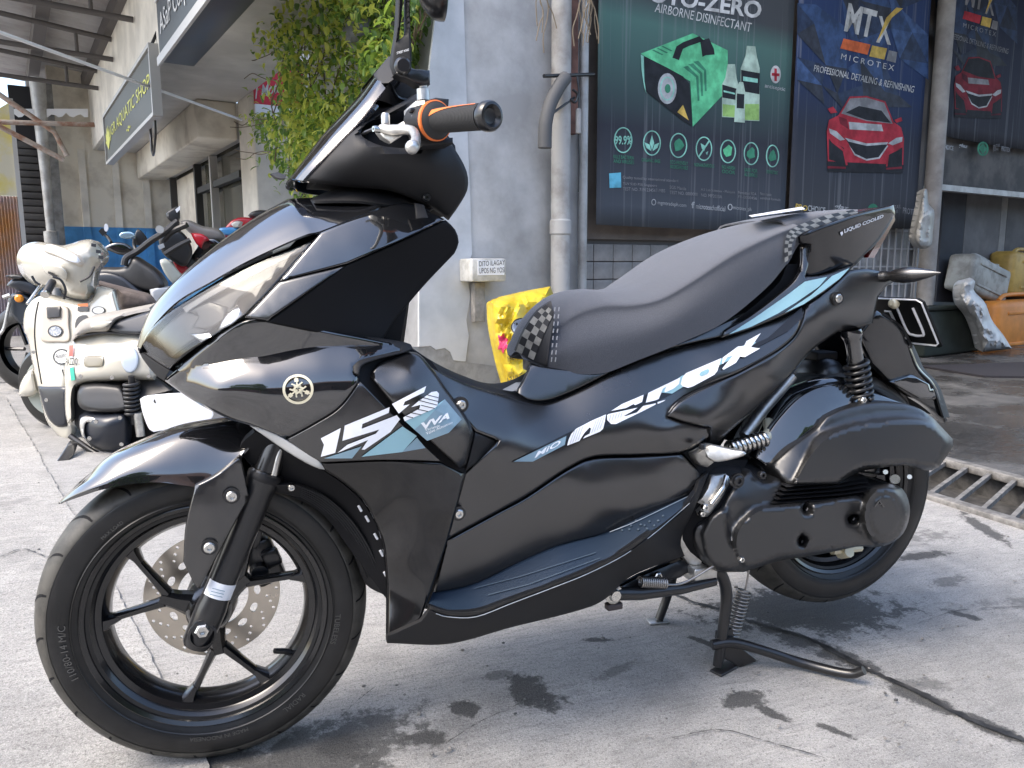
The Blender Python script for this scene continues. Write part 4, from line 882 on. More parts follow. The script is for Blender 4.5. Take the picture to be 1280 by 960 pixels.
def leaf_vf(c, L_, W__, yaw, pitch, curl):
    n = 5; V = []
    fwd = np.array([math.cos(yaw)*math.cos(pitch), math.sin(yaw)*math.cos(pitch), math.sin(pitch)]); sd_ = np.array([-math.sin(yaw), math.cos(yaw), 0]); upv = np.cross(fwd, sd_)
    p = np.array(c, float); ang = 0
    for i in range(n):
        t = i/(n-1); w = W__*math.sin(math.pi*min(.98, t*.86+.07))**.8
        d = fwd*math.cos(ang)-upv*math.sin(ang); nn_ = upv*math.cos(ang)+fwd*math.sin(ang)
        V += [p-sd_*w+nn_*w*.35, p, p+sd_*w+nn_*w*.35]; p = p+d*L_/(n-1); ang += curl/(n-1)
    F = []
    for i in range(n-1):
        for j in range(2): F.append((3*i+j, 3*i+j+1, 3*i+j+4, 3*i+j+3))
    return V, F
buf = [([], []), ([], []), ([], [])]
cnt_ = 0
clump = [(random.uniform(310, 560), random.uniform(-40, 250)) for _ in range(60)]
while cnt_ < 8200:
    if random.random() < .55:
        cx, cy = random.choice(clump); x, y = random.gauss(cx, 14), random.gauss(cy, 14)
    else: x, y = random.uniform(285, 570), random.uniform(-60, 262)
    ins = inside(np.array([[x, y]]), VO)[0]; dd = seg_dist(np.array([[x, y]]), VO)[0]
    if x < 350 and 66 < y < 140 and random.random() < .93: continue
    if not ins and not (dd < 22 and x < 345 and random.random() < .10): continue
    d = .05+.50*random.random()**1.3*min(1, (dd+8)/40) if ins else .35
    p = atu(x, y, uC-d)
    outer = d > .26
    k = 2 if random.random() < (.50 if outer else .16)*(1 if x < 450 else .4) else (1 if random.random() < .68 else 0)  # sunlight put into leaf colour: outer leaves yellower, inner ones darker
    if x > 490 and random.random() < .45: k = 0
    v, f = leaf_vf(p, random.uniform(.045, .085), random.uniform(.011, .019), random.uniform(0, 6.28), random.uniform(-.9, .5), random.uniform(.5, 2.2))
    n = len(buf[k][0]); buf[k][0].extend(v); buf[k][1].extend(tuple(n+q_ for q_ in g) for g in f); cnt_ += 1
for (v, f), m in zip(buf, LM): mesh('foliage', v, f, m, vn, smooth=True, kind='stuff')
mt = empty('electric_meter', tuple(atu(450, 45, uC-.35)), label='round grey electric meter cover among the vine leaves', cat='meter')
lathe('glass_dome', [(0, .10), (.02, .105), (.08, .095), (.115, .06), (.12, 0)], atu(450, 40, uC-.34), -EV-EU*.6, mix_lens('dull_meter_glass', (.72, .72, .70), .15), mt, seg=28, auto=70); lathe('meter_body', [(-.06, 0), (-.06, .11), (0, .11), (.005, .08), (.005, 0)], atu(450, 40, uC-.34), -EV-EU*.6, M_dirty, mt, seg=28); box('meter_base', atu(447, 62, uC-.34), (.06, .06, .06), M_blackmetal, mt, bev=.01)
# ================================================================== right: doorway and clutter
tag(lathe('upright_post', [(0, .075), (.5, .075), (.51, .078), (4.2, .072)], UV(S(atv(1169, 200, VW-.1))[0], VW-.1), (0, 0, 1), pmat('worn_post_paint', (.33, .31, .28), .7, col2=(.22, .20, .18), cscale=5), seg=24), 'tall weathered round post between the two car posters', 'post')
dw = empty('shop_doorway', tuple(UV(uR+.9, VW+.5)), label='dim boarded shop doorway right of the upright post', cat='doorway')
u1 = uR+.1
ubox('lintel_rail', u1, u1+6, VW-.02, VW+.06, S(atv(1230, 243, VW))[2], S(atv(1230, 236, VW))[2], M_pole, dw)
ubox('upper_board', u1, u1+6, VW+.065, VW+.12, S(atv(1230, 236, VW))[2]+.002, 4.3, pmat('sooty_board', (.05, .048, .045), .8, col2=(.11, .10, .09), cscale=4), dw)
def brd(x0, x1, c, nm='board'): ubox(nm, S(atv(x0, 300, VW+.3))[0], S(atv(x1, 300, VW+.3))[0], VW+.3, VW+.36, 0, 1.75, pmat(nm+'_%d' % x0, c, .75, noise=.25, nscale=2.5), dw)
brd(1176, 1204, (.022, .024, .030)); brd(1204.5, 1248, (.11, .105, .10)); brd(1248.5, 1256, (.22, .21, .19), 'door_stile'); brd(1256.5, 1300, (.075, .072, .07)); brd(1300.5, 1380, (.05, .05, .05))
ubox('ceiling_board', u1, u1+6, VW+.12, VW+1.2, 1.9, 1.95, M_darkgap, dw)
gq = S(atz(1225, 440)); gb = empty('green_bin', tuple(UV(gq[0]-.5, gq[1])), label='dark green open box on the wet floor by the post', cat='bin')
M_gbin = pmat('dark_green_plastic', (.016, .022, .017), .5, noise=.3, nscale=6)
ubox('bin_body', gq[0]-1.0, gq[0], gq[1], gq[1]+.5, .01, .44, M_gbin, gb, bev=.02); ubox('bin_rim', gq[0]-1.02, gq[0]+.02, gq[1]-.02, gq[1]+.52, .44, .48, M_gbin, gb, bev=.01)
def jerry(name, px0, py0, px1, py1, v, mat, label, tilt=0, depth=.28):
    a, b = S(atv(px0, py0, v)), S(atv(px1, py1, v)); J = empty(name, tuple(UV((a[0]+b[0])/2, v, b[2])), label=label, cat='jerrycan', group='jerrycans stacked in the doorway'); w, h = b[0]-a[0], a[2]-b[2]
    Mx = MUV @ Matrix.Rotation(R(tilt), 3, 'Y'); c = UV((a[0]+b[0])/2, v+depth/2, (a[2]+b[2])/2)
    box('can_body', c, (w, depth, h), mat, J, M=Mx, bev=min(w, h)*.12); 
    off = np.array(Mx @ Vector((0, 0, h*.5))); ex = np.array(Mx @ Vector((1, 0, 0)))
    tube('handle', [c+off-ex*w*.3, c+off*1.18-ex*w*.2, c+off*1.18+ex*w*.15, c+off+ex*w*.25], .022, mat, J, smoothpath=3)
    lathe('cap', [(0, .035), (.05, .035), (.05, 0)], c+off+ex*w*.36, off, mat, J, seg=14)
    for s in (-.28, .28): box('moulded_rib', c+np.array(Mx @ Vector((0, -depth/2-.004, h*s))), (w*.7, .012, h*.06), mat, J, M=Mx, bev=.004)
    return J
gv = gq[1]
jerry('jerrycan', 1216, 327, 1262, 372, gv+.25, pmat('dirty_white_can', (.36, .355, .31), .55, col2=(.22, .21, .18), cscale=7, lo=.42, hi=.6), 'dirty white jerrycan lying tilted on top of the orange can', 14)
jerry('jerrycan', 1268, 318, 1330, 372, gv+.30, pmat('ochre_can', (.40, .26, .06), .5, noise=.2, nscale=6), 'yellow ochre jerrycan beside the dirty white one at the picture edge', 4)
jerry('jerrycan', 1249, 377, 1320, 438, gv+.1, pmat('orange_can', (.60, .22, .035), .5, noise=.12, nscale=6), 'bright orange plastic can standing on the wet floor', 0)
class Crumple:
    def __init__(s, v, th, amp, seed, O, mxd): s.a = (v, th, amp, seed, O, mxd)
    def __call__(s, p):
        from mathutils import noise as mn
        v, th, amp, seed, O, mxd = s.a; d = seg_dist(np.array([p[:2]], float), O)[0]; b = math.sqrt(max(0, 1-(1-min(1, d/mxd*1.3))**2)); q = atv(p[0], p[1], v)
        rg = lambda f: 1-2*abs(mn.noise(Vector((q[0]*f+seed, q[1]*f, q[2]*f*.8+seed*.7))))
        return v-th*.5*b-amp*(rg(7)*.55+rg(15)*.3+rg(31)*.15-.45)*min(1, d/7)
def crumpled(name, px, v, th, mat, amp, parent=None, seed=0, g=4, **kw):
    O = outline(px, 4); V, F = fill2d(O, g); d = seg_dist(V, O); C_ = Crumple(v, th, amp, seed, O, d.max()); A, Bk = [], []
    for i, p in enumerate(V):
        b = math.sqrt(max(0, 1-(1-min(1, d[i]/d.max()*1.3))**2)); A.append(atv(p[0], p[1], C_(p))); Bk.append(atv(p[0], p[1], v)+EV*th*.5*b)
    n = len(A); cnt = {(f[i], f[(i+1) % 3]) for f in F for i in range(3)}
    o = mesh(name, A+Bk, list(F)+[tuple(k+n for k in f)[::-1] for f in F]+[(b, a, a+n, b+n) for (a, b) in cnt if (b, a) not in cnt], mat, parent, autosmooth=28, **kw)
    CR[o.name] = C_; return o
CR = {}
M_film = pmat('white_plastic_film', (.50, .50, .485), .45, col2=(.38, .38, .37), cscale=6, trans=.0)
tag(crumpled('plastic_bag', [(1203, 352), (1212, 347), (1219, 352), (1217, 362), (1231, 378), (1240, 400), (1255, 420), (1265, 436, 1), (1228, 440, 1), (1222, 415), (1214, 396), (1203, 382), (1200, 365)], gv-.1, .25, M_film, .07, seed=3, g=2.5), 'knotted white plastic bag slumped against the green box', 'plastic bag')
tag(crumpled('plastic_bag', [(1154, 236), (1158, 236), (1161, 256), (1167, 262), (1166, 290), (1163, 308), (1150, 311), (1143, 300), (1146, 275), (1150, 256)], VW-.25, .18, pmat('cloudy_plastic_bag', (.34, .33, .30), .4, noise=.2, nscale=8), .04, seed=8, g=2.5), 'cloudy plastic bag hanging on the post beside the car poster', 'plastic bag')
mq = [atz(1150, 460), atz(1290, 455), atz(1300, 474), atz(1230, 473)]
tag(prism('rubber_mat', [p+np.array([0, 0, .008]) for p in mq], (0, 0, .014), pmat('black_mat', (.02, .018, .022), .7)), 'flat black rubber mat on the wet shop floor', 'mat')
# yellow sack
sk_ = empty('yellow_sack', tuple(atv(655, 480, VW-.35)), label='crumpled shiny yellow sack leaning on the wall behind the seat nose', cat='sack')
M_sack = pmat('yellow_foil_sack', (.62, .47, .03), .32, col2=(.50, .34, .015), cscale=8, bump=.4, bscale=30)
sv_ = VW-.42
crumpled('sack_body', [(613, 377, 1), (626, 371), (642, 367), (660, 363), (688, 358, 1), (693, 372), (705, 430), (712, 520), (700, 560), (640, 560), (633, 490), (624, 455), (615, 410)], sv_, .34, M_sack, .085, sk_, 2, g=3)
CS = CR['sack_body']
def sp(name, pts, mat, dv): 
    O = outline(pts, 2); V, F = fill2d(O, 2); return mesh(name, [atv(p[0], p[1], CS(p)-dv) for p in V], F, mat, sk_)
sp('oval_emblem', [(640, 408), (645, 401), (653, 399), (660, 403), (660, 411), (652, 415), (643, 415)], pmat('sack_blue_print', (.30, .36, .48), .4), .008)
sp('red_burst', [(622, 418, 1), (627, 421, 1), (630, 416, 1), (631, 422, 1), (636, 424, 1), (633, 429, 1), (637, 435, 1), (631, 436, 1), (629, 443, 1), (626, 437, 1), (622, 437, 1), (624, 430, 1)], pmat('sack_red_print', (.62, .04, .12), .4), .008)
sp('emblem_rim', [(638.5, 408), (644, 399.5), (653, 397.5), (661.5, 402), (661.5, 412), (652.5, 416.5), (642, 416.5)], M_ink, .006)
for q in ((646, 405), (651, 403), (655, 407), (649, 410)): sp('emblem_print', [(q[0]-1.6, q[1]), (q[0], q[1]-2), (q[0]+1.8, q[1]), (q[0], q[1]+2)], M_ink, .011)
def sack_text(t_, quad):
    V, F = text2d(t_); V = fit_quad(V, quad); V, F = refine2d(V, F, 3); mesh('lettering', [atv(p[0], p[1], CS(p)-.010) for p in V], F, M_ink, sk_)
sack_text('131/LT', [(634, 472), (653, 466), (654, 473), (635, 480)]); sack_text('PREMIUM', [(634, 446), (655, 440), (656, 446), (635, 452)])
# ================================================================== the black scooter
bike = empty('motor_scooter', (0, 0, 0), label='large glossy black sport scooter on its centre stand filling the foreground', cat='scooter')
B = bike
def bolt(name, px, py, y, r, mat=M_steel, parent=B, head=.006, hexa=True, axis=(0, -1, 0), both=False, washer=None):
    c = at(px, py, y)
    prof = [(-.004, r), (head*.7, r), (head, r*.8), (head, r*.45), (head*.35, r*.38), (head*.35, 0)]
    o = lathe(name, prof, c, axis, mat, parent, seg=6 if hexa else 20, auto=30)
    if washer:
        w = lathe('washer', [(-.005, washer), (.0015, washer), (.0015, r*.8)], c, axis, M_blackmetal, o, seg=24)
    if both: mirrored(o)
    return o
# ---------------------------------------------------------------- core: dark frame inside the bodywork
def core(name, rows, mat=M_dark): return patch(name, mat, rows, B, nu=3, nv=3, closed_ends=True)
core('steering_column_cover', [[(300, 400, 0), (300, 405, -.07), (300, 470, -.08), (300, 520, 0)], [(380, 330, 0), (385, 340, -.11), (385, 470, -.13), (385, 560, 0)],
     [(450, 300, 0), (455, 330, -.12), (450, 480, -.13), (450, 600, 0)], [(520, 300, 0), (520, 330, -.10), (500, 430, -.12), (490, 560, 0)]])
core('inner_frame', [[(495, 460, 0), (500, 480, -.12), (505, 700, -.12), (510, 760, 0)], [(560, 470, 0), (565, 500, -.13), (570, 700, -.13), (570, 760, 0)], [(660, 490, 0), (665, 520, -.09), (670, 690, -.11), (670, 735, 0)],
     [(780, 440, 0), (785, 480, -.09), (790, 640, -.11), (790, 690, 0)], [(870, 420, 0), (875, 450, -.09), (875, 560, -.10), (870, 600, 0)], [(960, 380, 0), (965, 400, -.085), (960, 470, -.085), (950, 490, 0)],
     [(1050, 330, 0), (1050, 340, -.08), (1050, 390, -.08), (1050, 400, 0)]])
# ---------------------------------------------------------------- front bodywork
def hoodrow(c, e, bulge=.012):
    a, b = at(*c), at(*e); n = np.array([-.35, -.45, .82]); out = []
    for t in (0, .2, .45, .72, .9, 1): out.append(a*(1-t)+b*t+n*bulge*math.sin(math.pi*t**.9))
    return out
hood = patch('nose_cowl', M_gloss, [hoodrow(*q) for q in [((171, 434, 0), (177, 436, -.03), .002), ((178, 410, 0), (187, 414, -.05), .003), ((191, 383, 0), (206, 391, -.085), .005), ((211, 359, 0), (228, 372, -.11), .008),
     ((240, 332, 0), (262, 353, -.13), .012), ((280, 300, 0), (304, 329, -.15), .016), ((320, 272, 0), (350, 307, -.165), .018), ((348, 255, 0), (383, 293, -.17), .017), ((364, 248, 0), (400, 289, -.171), .014), ((400, 247, 0), (438, 274, -.164), .010), ((442, 249, 0), (476, 259, -.15), .006)]],
     B, nu=5, nv=4, raw=True, thick=.003, auto=60)
panel('front_side_panel', M_gloss, [(401, 290, 1), (438, 275), (476, 260, 1), (500, 254), (517, 255, 1), (556, 274, 1), (495, 303), (435, 330, 1), (349, 352, 1), (372, 324)],
      [(401, 290, -.172), (438, 275, -.166), (476, 260, -.151), (517, 255, -.13), (556, 274, -.165), (495, 303, -.19), (435, 330, -.200), (349, 351, -.190), (440, 300, -.188), (490, 275, -.168)], B, both=True, edge=4, thick=.006, off=-.0015)
panel('headlight_side_trim', M_satin, [(349, 352, 1), (435, 331, 1), (386, 365), (335, 401, 1), (306, 397, 1)], [(349, 351, -.190), (435, 330, -.200), (335, 401, -.206), (306, 397, -.190), (385, 360, -.207)], B, both=True, edge=4, thick=.01)
panel('inner_leg_shield', M_dark, [(433, 331, 1), (500, 302), (557, 275, 1), (569, 287), (573.5, 303), (568, 317, 1), (530, 357), (492, 402, 1), (475, 430, 1), (405, 418, 1), (333, 403, 1)],
      [(433, 330, -.198), (556, 275, -.164), (573, 303, -.150), (568, 317, -.145), (492, 401, -.15), (475, 430, -.165), (405, 416, -.19), (335, 402, -.203), (470, 350, -.165)], B, both=True, edge=3, thick=.03)
# headlight: housing, reflector facets, smoked lens
HL = [(396, 298, 1), (350, 313), (302, 337), (258, 361), (224, 381), (200, 400), (182, 420), (174, 438, 1), (190, 448), (212, 461, 1), (238, 439), (262, 424), (306, 396, 1), (350, 350)]
HLc = [(396, 297, -.168), (350, 350, -.185), (306, 396, -.188), (262, 424, -.170), (212, 460, -.115), (174, 437, -.030), (204, 397, -.086), (254, 366, -.130), (302, 336, -.150), (255, 405, -.152), (330, 345, -.172), (200, 430, -.09)]
DHL = Depth(HLc)
panel('headlight_housing', M_dark, [(396, 299, 1), (302, 339), (226, 384), (184, 420), (176, 438, 1), (212, 459, 1), (262, 422), (306, 393, 1), (350, 348)], HLc, B, both=True, edge=0, thick=.05, off=.030)
M_lensglass = mix_lens('smoked_lens_glass', (.85, .85, .84), .02, 1.42)
M_smoke = mix_lens('smoked_windscreen', (.34, .34, .36), .04, 2.5)
lens = panel('headlight_lens', M_lensglass, HL, DHL, B, both=True, edge=3, roll=.003, thick=.003, grid=8)
M_hlgrey = pmat('headlight_bezel_grey', (.075, .075, .076), .22)
M_hlstrip = pmat('headlight_reflection_grey', (.24, .24, .24), .25)
panel('headlight_bezel', M_hlgrey, [(380, 309, 1), (300, 345), (226, 388), (190, 422, 1), (214, 448, 1), (262, 415), (285, 398), (300, 375, 1), (345, 345)], DHL, B, both=True, edge=6, roll=.012, thick=.004, off=.018)
panel('headlight_top_reflection', M_hlstrip, [(389, 302, 1), (345, 320), (300, 343), (258, 366), (228, 385, 1), (233, 391, 1), (262, 373), (304, 351), (350, 328), (384, 311, 1)], DHL, B, both=True, edge=2, roll=.003, thick=.004, off=.008)  # pale strip painting in the bright reflection along the lens top
panel('headlight_reflector', M_reflector, [(297, 381, 1), (305, 392, 1), (290, 406), (272, 414, 1), (276, 402, 1), (283, 392, 1)], DHL, B, both=True, edge=3, roll=.006, thick=.006, off=.008)
panel('headlight_projector', M_reflector, [(236, 417, 1), (262, 416, 1), (264, 421, 1), (252, 428, 1)], DHL, B, both=True, edge=2, roll=.004, thick=.006, off=.010)
panel('projector_shroud', M_hlgrey, [(232, 388, 1), (262, 376, 1), (285, 384, 1), (280, 400, 1), (262, 413, 1), (240, 410, 1), (248, 396, 1)], DHL, B, both=True, edge=3, roll=.006, thick=.006, off=.012)
panel('headlight_lower_trim', M_matte, [(172, 436, 1), (190, 449), (212, 463, 1), (205, 476, 1), (196, 470), (178, 448)], [(172, 436, -.03), (212, 462, -.117), (205, 476, -.08), (185, 455, -.05)], B, both=True, edge=2, thick=.02)
# logo panel
DLP = MinD(Depth([(225, 470, -.120), (234, 452, -.122), (270, 425, -.158), (330, 403, -.180), (400, 413, -.192), (480, 428, -.190), (330, 440, -.174), (400, 434, -.186), (270, 452, -.152), (515, 434, -.182), (206, 476, -.078)], .03),
           Depth([(330, 447, -.174), (420, 430, -.185), (330, 468, -.197), (330, 495, -.206), (330, 535, -.192), (400, 458, -.210), (400, 485, -.220), (393, 528, -.213), (450, 452, -.214), (447, 470, -.224), (424, 510, -.222), (360, 548, -.195), (270, 460, -.156), (270, 480, -.177), (270, 500, -.177), (287, 522, -.166), (235, 478, -.131), (240, 499, -.128), (206, 476, -.077), (480, 442, -.202), (515, 434, -.181), (330, 420, -.148), (400, 412, -.164), (270, 432, -.130), (465, 424, -.178)], .03))
panel('front_fairing_panel', M_gloss, [(206, 476, 1), (233, 451), (262, 428), (296, 403), (318, 398), (345, 399), (400, 411), (455, 422), (515, 434, 1), (512, 438, 1), (470, 447), (450, 455), (444, 463), (450, 476, 1), (424, 510), (393, 530), (358, 549, 1), (335, 540), (314, 532, 1), (287, 524), (240, 500)],
      DLP, B, both=True, edge=5, roll=.006, thick=.008, grid=4)
panel('fairing_top_lip', M_matte, [(455, 421), (490, 425), (514, 431), (516, 436, 1), (505, 441), (470, 450), (452, 458), (448, 470), (440, 462), (446, 452), (470, 444), (500, 437, 1), (470, 427)], [(455, 421, -.172), (516, 435, -.182), (450, 456, -.216), (445, 466, -.222), (480, 443, -.198)], B, both=True, edge=2, thick=.006, off=-.003, step=4)
SPc = [(450, 476, -.224), (500, 527, -.230), (552, 577, -.224), (402, 578, -.212), (358, 549, -.194), (424, 510, -.222), (450, 540, -.228), (393, 530, -.212)]
DSP = Depth(SPc)
panel('fairing_side_panel', M_satin, [(450, 476.5, 1), (500, 527, 1), (552, 577, 1), (480, 575), (402, 578, 1), (380, 566), (358, 549.5, 1), (393, 530.5), (424, 510.5)], DSP, B, both=True, edge=2, roll=.002, thick=.008)
panel('lower_leg_panel', M_gplastic, [(404, 587, 1), (402, 579, 1), (480, 576), (552, 578, 1), (575, 590, 1), (582, 592, 1), (562, 668, 1), (526, 775, 1), (484, 803, 1), (483, 720), (475, 668), (455, 628), (427, 602)],
      [(404, 587, -.205), (480, 577, -.222), (552, 578, -.222), (582, 592, -.205), (562, 668, -.205), (526, 775, -.205), (484, 800, -.190), (483, 720, -.160), (475, 668, -.158), (455, 628, -.170), (560, 640, -.222), (505, 690, -.192)], B, both=True, edge=4, thick=.01, grid=8)
panel('fairing_channel', M_dark, [(446, 457, 1), (480, 445), (515, 436, 1), (540, 452, 1), (600, 540, 1), (582, 592, 1), (552, 579, 1), (448, 478, 1)], [(446, 457, -.206), (515, 436, -.165), (540, 452, -.165), (600, 540, -.185), (582, 592, -.200), (552, 577, -.216), (448, 476, -.216), (520, 520, -.205)], B, both=True, edge=0, thick=.01)
DBK = Depth([(462, 468, -.214), (500, 444, -.190), (520, 441, -.185), (530, 462, -.214), (560, 488, -.212), (587, 527, -.218), (593, 542, -.212), (580, 585, -.212), (530, 545, -.236), (496, 513, -.236), (545, 505, -.236), (500, 468, -.222), (515, 463, -.222), (578, 540, -.232), (570, 570, -.230), (475, 485, -.226)])
blk = panel('fairing_raised_block', M_satin, [(461, 471, 1), (468, 457), (490, 446), (508, 439), (521, 441), (535, 454), (560, 488), (586, 525), (593, 542, 1), (583, 585, 1), (574, 586, 1), (530, 545), (496, 512)], DBK, B, both=True, edge=5, roll=.012, thick=.02, grid=7)
panel('fairing_lower_trim', M_matte, [(594, 541, 1), (624, 551, 1), (604, 572), (582, 589, 1)], [(594, 541, -.208), (624, 551, -.188), (582, 589, -.206)], B, both=True, edge=2, thick=.02)
# front indicator along the fairing edge
panel('front_indicator', M_clear, [(312, 532, 1), (330, 536), (350, 545), (376, 561), (400, 576), (406, 587, 1), (398, 586), (372, 573), (340, 552)], [(312, 532, -.178), (350, 547, -.190), (406, 586, -.207), (372, 573, -.196), (340, 552, -.183)], B, both=True, edge=2.5, roll=.006, thick=.012, off=-.002)
# emblem: ring and three tuning-fork arms
em = mesh('round_emblem', [], [], M_chrome, B)
def ringpoly(cx, cy, rx, ry, n=36): return [(cx+rx*math.cos(2*math.pi*k/n), cy+ry*math.sin(2*math.pi*k/n)) for k in range(n)]
def emblem():
    V, F = [], []; cx, cy, rx, ry = 372.5, 486.5, 19.5, 18.8
    def add(P, off):
        y = DLP(np.array(P))+off; n = len(V); V.extend(at(P[i][0], P[i][1], y[i]) for i in range(len(P))); return n
    n1 = 40; o = ringpoly(cx, cy, rx, ry, n1); i_ = ringpoly(cx, cy, rx*.83, ry*.83, n1)
    a = add(o, -.002); b = add(o, -.0060); c = add(i_, -.0060); d = add(i_, -.002)
    for k in range(n1):
        k2 = (k+1) % n1; F.extend([(a+k, a+k2, b+k2, b+k), (b+k, b+k2, c+k2, c+k), (c+k, c+k2, d+k2, d+k)])
    for j in range(3):
        t = math.radians(-100+120*j)
        def L(u, w): return (cx+rx*(u*math.cos(t)-w*math.sin(t)), cy+ry*(u*math.sin(t)+w*math.cos(t)))
        for (u0, u1, w0, w1) in ((.05, .82, -.05, .05), (-.52, .28, .13, .23), (-.52, .28, -.23, -.13), (.18, .30, -.23, .23), (.50, .74, -.13, .13)):
            m = 8; P = [L(u0, w0), L(u1, w0), L(u1, w1), L(u0, w1)]; s = add(P, -.0052-.0006*j); F.append((s, s+1, s+2, s+3))
    return V, F
ev, ef = emblem(); em.data.from_pydata([tuple(p) for p in ev], [], ef); em.data.update()
# '155 VVA' graphics
decal('graphic_light_field', [(452, 571), (503, 533), (521, 545), (503, 565)], DSP, M_blue, B, off=-.0025)
decal('graphic_grey_field', [(503, 565), (521, 547), (532, 560)], DSP, M_bluegrey, B, off=-.0025)
decal('graphic_grey_wedge', [(405, 573), (452, 558), (440, 573)], DSP, M_bluegrey, B, off=-.0025)
DK2 = DBK
decal('graphic_light_field', [(505, 525), (546, 506), (556, 499), (531, 527), (518, 537)], DK2, M_blue, B, off=-.0028)
decal('graphic_grey_field', [(518, 537), (531, 526), (556, 499), (577, 524), (561, 541), (534, 551)], DK2, M_bluegrey, B, off=-.0030)
decals('number_graphic', [[(401, 548), (426, 535), (419, 566), (401, 571), (405, 556)],
       [(431, 532), (487, 509), (486, 516), (453, 530), (452, 536), (496, 519), (500, 524), (488, 540), (456, 562), (452, 562), (460, 550), (422, 566), (434, 556), (470, 542), (474, 537), (428, 551)]], DSP, M_white, B, off=-.0032)
decals('number_graphic', [[(490, 505), (532.8, 482.5), (530, 490.5), (506, 502), (504, 507), (512, 505.5), (498.5, 517)], [(539.4, 490), (546, 489), (548.8, 492), (546.9, 507), (543, 510.6), (506, 526.6), (504, 522), (509.4, 519), (524.4, 510.6), (525.3, 506), (514, 509), (522.5, 502)]], DK2, M_white, B, off=-.0034)
decals('number_hatching', [[(a, b), (a+.3, b-.9), (c, d-.9), (c, d)] for a, b, c, d in ((534, 494, 548, 497.5), (529, 497.5, 547.6, 502.2), (524, 501, 546.8, 506.8), (526, 507, 543.5, 511), (521, 511.8, 535, 514.8), (514, 516.4, 526.5, 519), (507.5, 520.6, 516.5, 522.8))], DK2, M_dkvinyl, B, off=-.0040, kind='stuff')
decal_text('lettering', 'VVA', [(526, 529), (562, 515), (562, 523), (530, 537)], DK2, M_white, B, off=-.0038, shear=.3, bold=.04)
decal_text('lettering', 'Variable', [(531, 536), (549, 530.5), (550, 533), (532, 539)], DK2, M_white, B, off=-.0038, shear=.2)
decal_text('lettering', 'Valve Actuation', [(532, 540), (565, 526.5), (566, 529), (534, 543.5)], DK2, M_white, B, off=-.0038, shear=.2)
# ---------------------------------------------------------------- middle bodywork
DMP = Depth([(535, 455, -.172), (600, 487, -.150), (680, 504, -.118), (805, 447, -.112), (903, 423, -.118), (975, 396, -.122), (1006, 381, -.128),
       (560, 490, -.190), (640, 540, -.190), (700, 540, -.168), (800, 497, -.156), (900, 452, -.150), (980, 412, -.140), (600, 530, -.196),
       (581, 592, -.198), (650, 575, -.197), (740, 540, -.176), (833, 512, -.160), (875, 487, -.153), (560, 674, -.186), (655, 622, -.186), (740, 572, -.172), (800, 562, -.172), (850, 562, -.166), (884, 545, -.168), (830, 540, -.180), (780, 552, -.178)])
panel('side_body_panel', M_satin, [(522, 446, 1), (545, 462), (580, 479), (632, 495), (660, 503), (680, 504), (711, 494), (760, 470), (805, 447), (860, 432), (903, 423, 1), (940, 410), (975, 397), (1006, 381, 1), (1003, 398), (994, 418), (975, 436), (930, 462), (875, 487), (847, 504), (834, 520, 1), (850, 526), (888, 535, 1), (885, 546, 1), (868, 558), (850, 565.5), (800, 568.5), (740, 571.5), (712, 584), (655, 621.5), (625, 638), (559, 674, 1), (581, 592, 1), (623, 551, 1), (594, 540, 1)],
      DMP, B, both=True, edge=4, roll=.005, thick=.006, grid=8)
DRS = Depth([(833, 520, -.170), (875, 487, -.166), (930, 462, -.162), (975, 436, -.156), (1003, 398, -.146), (1008, 381, -.136), (1062, 338, -.125), (1097, 345, -.11), (1097, 372, -.11), (1090, 404, -.11), (1047, 415, -.125), (996, 461, -.135), (950, 507, -.140), (897, 553, -.145), (886, 555, -.155), (888, 535, -.178), (960, 470, -.164), (1030, 390, -.143), (900, 510, -.176)])
panel('rear_side_cover', M_satin, [(834, 520, 1), (847, 504), (875, 487.5), (930, 462.5), (975, 436.5), (995, 418), (1004, 398), (1007, 381.5, 1), (1036, 362), (1062, 338, 1), (1085, 336), (1112, 343), (1120, 350), (1108, 358), (1098, 371, 1), (1091, 404, 1), (1070, 411), (1047, 415, 1), (1015, 438), (996, 461), (960, 497), (897, 553, 1), (886, 555, 1), (888, 535, 1), (850, 526)],
      DRS, B, both=True, edge=4, roll=.006, thick=.008, grid=8)
bolt('cover_screw', 1047, 373, -.140, .009, M_steel, washer=.014, hexa=False)
bolt('cover_screw', 576, 506, -.196, .008, M_steel, washer=.013, hexa=False)
bolt('cover_screw', 573, 642, -.199, .008, M_steel, washer=.012, hexa=False)
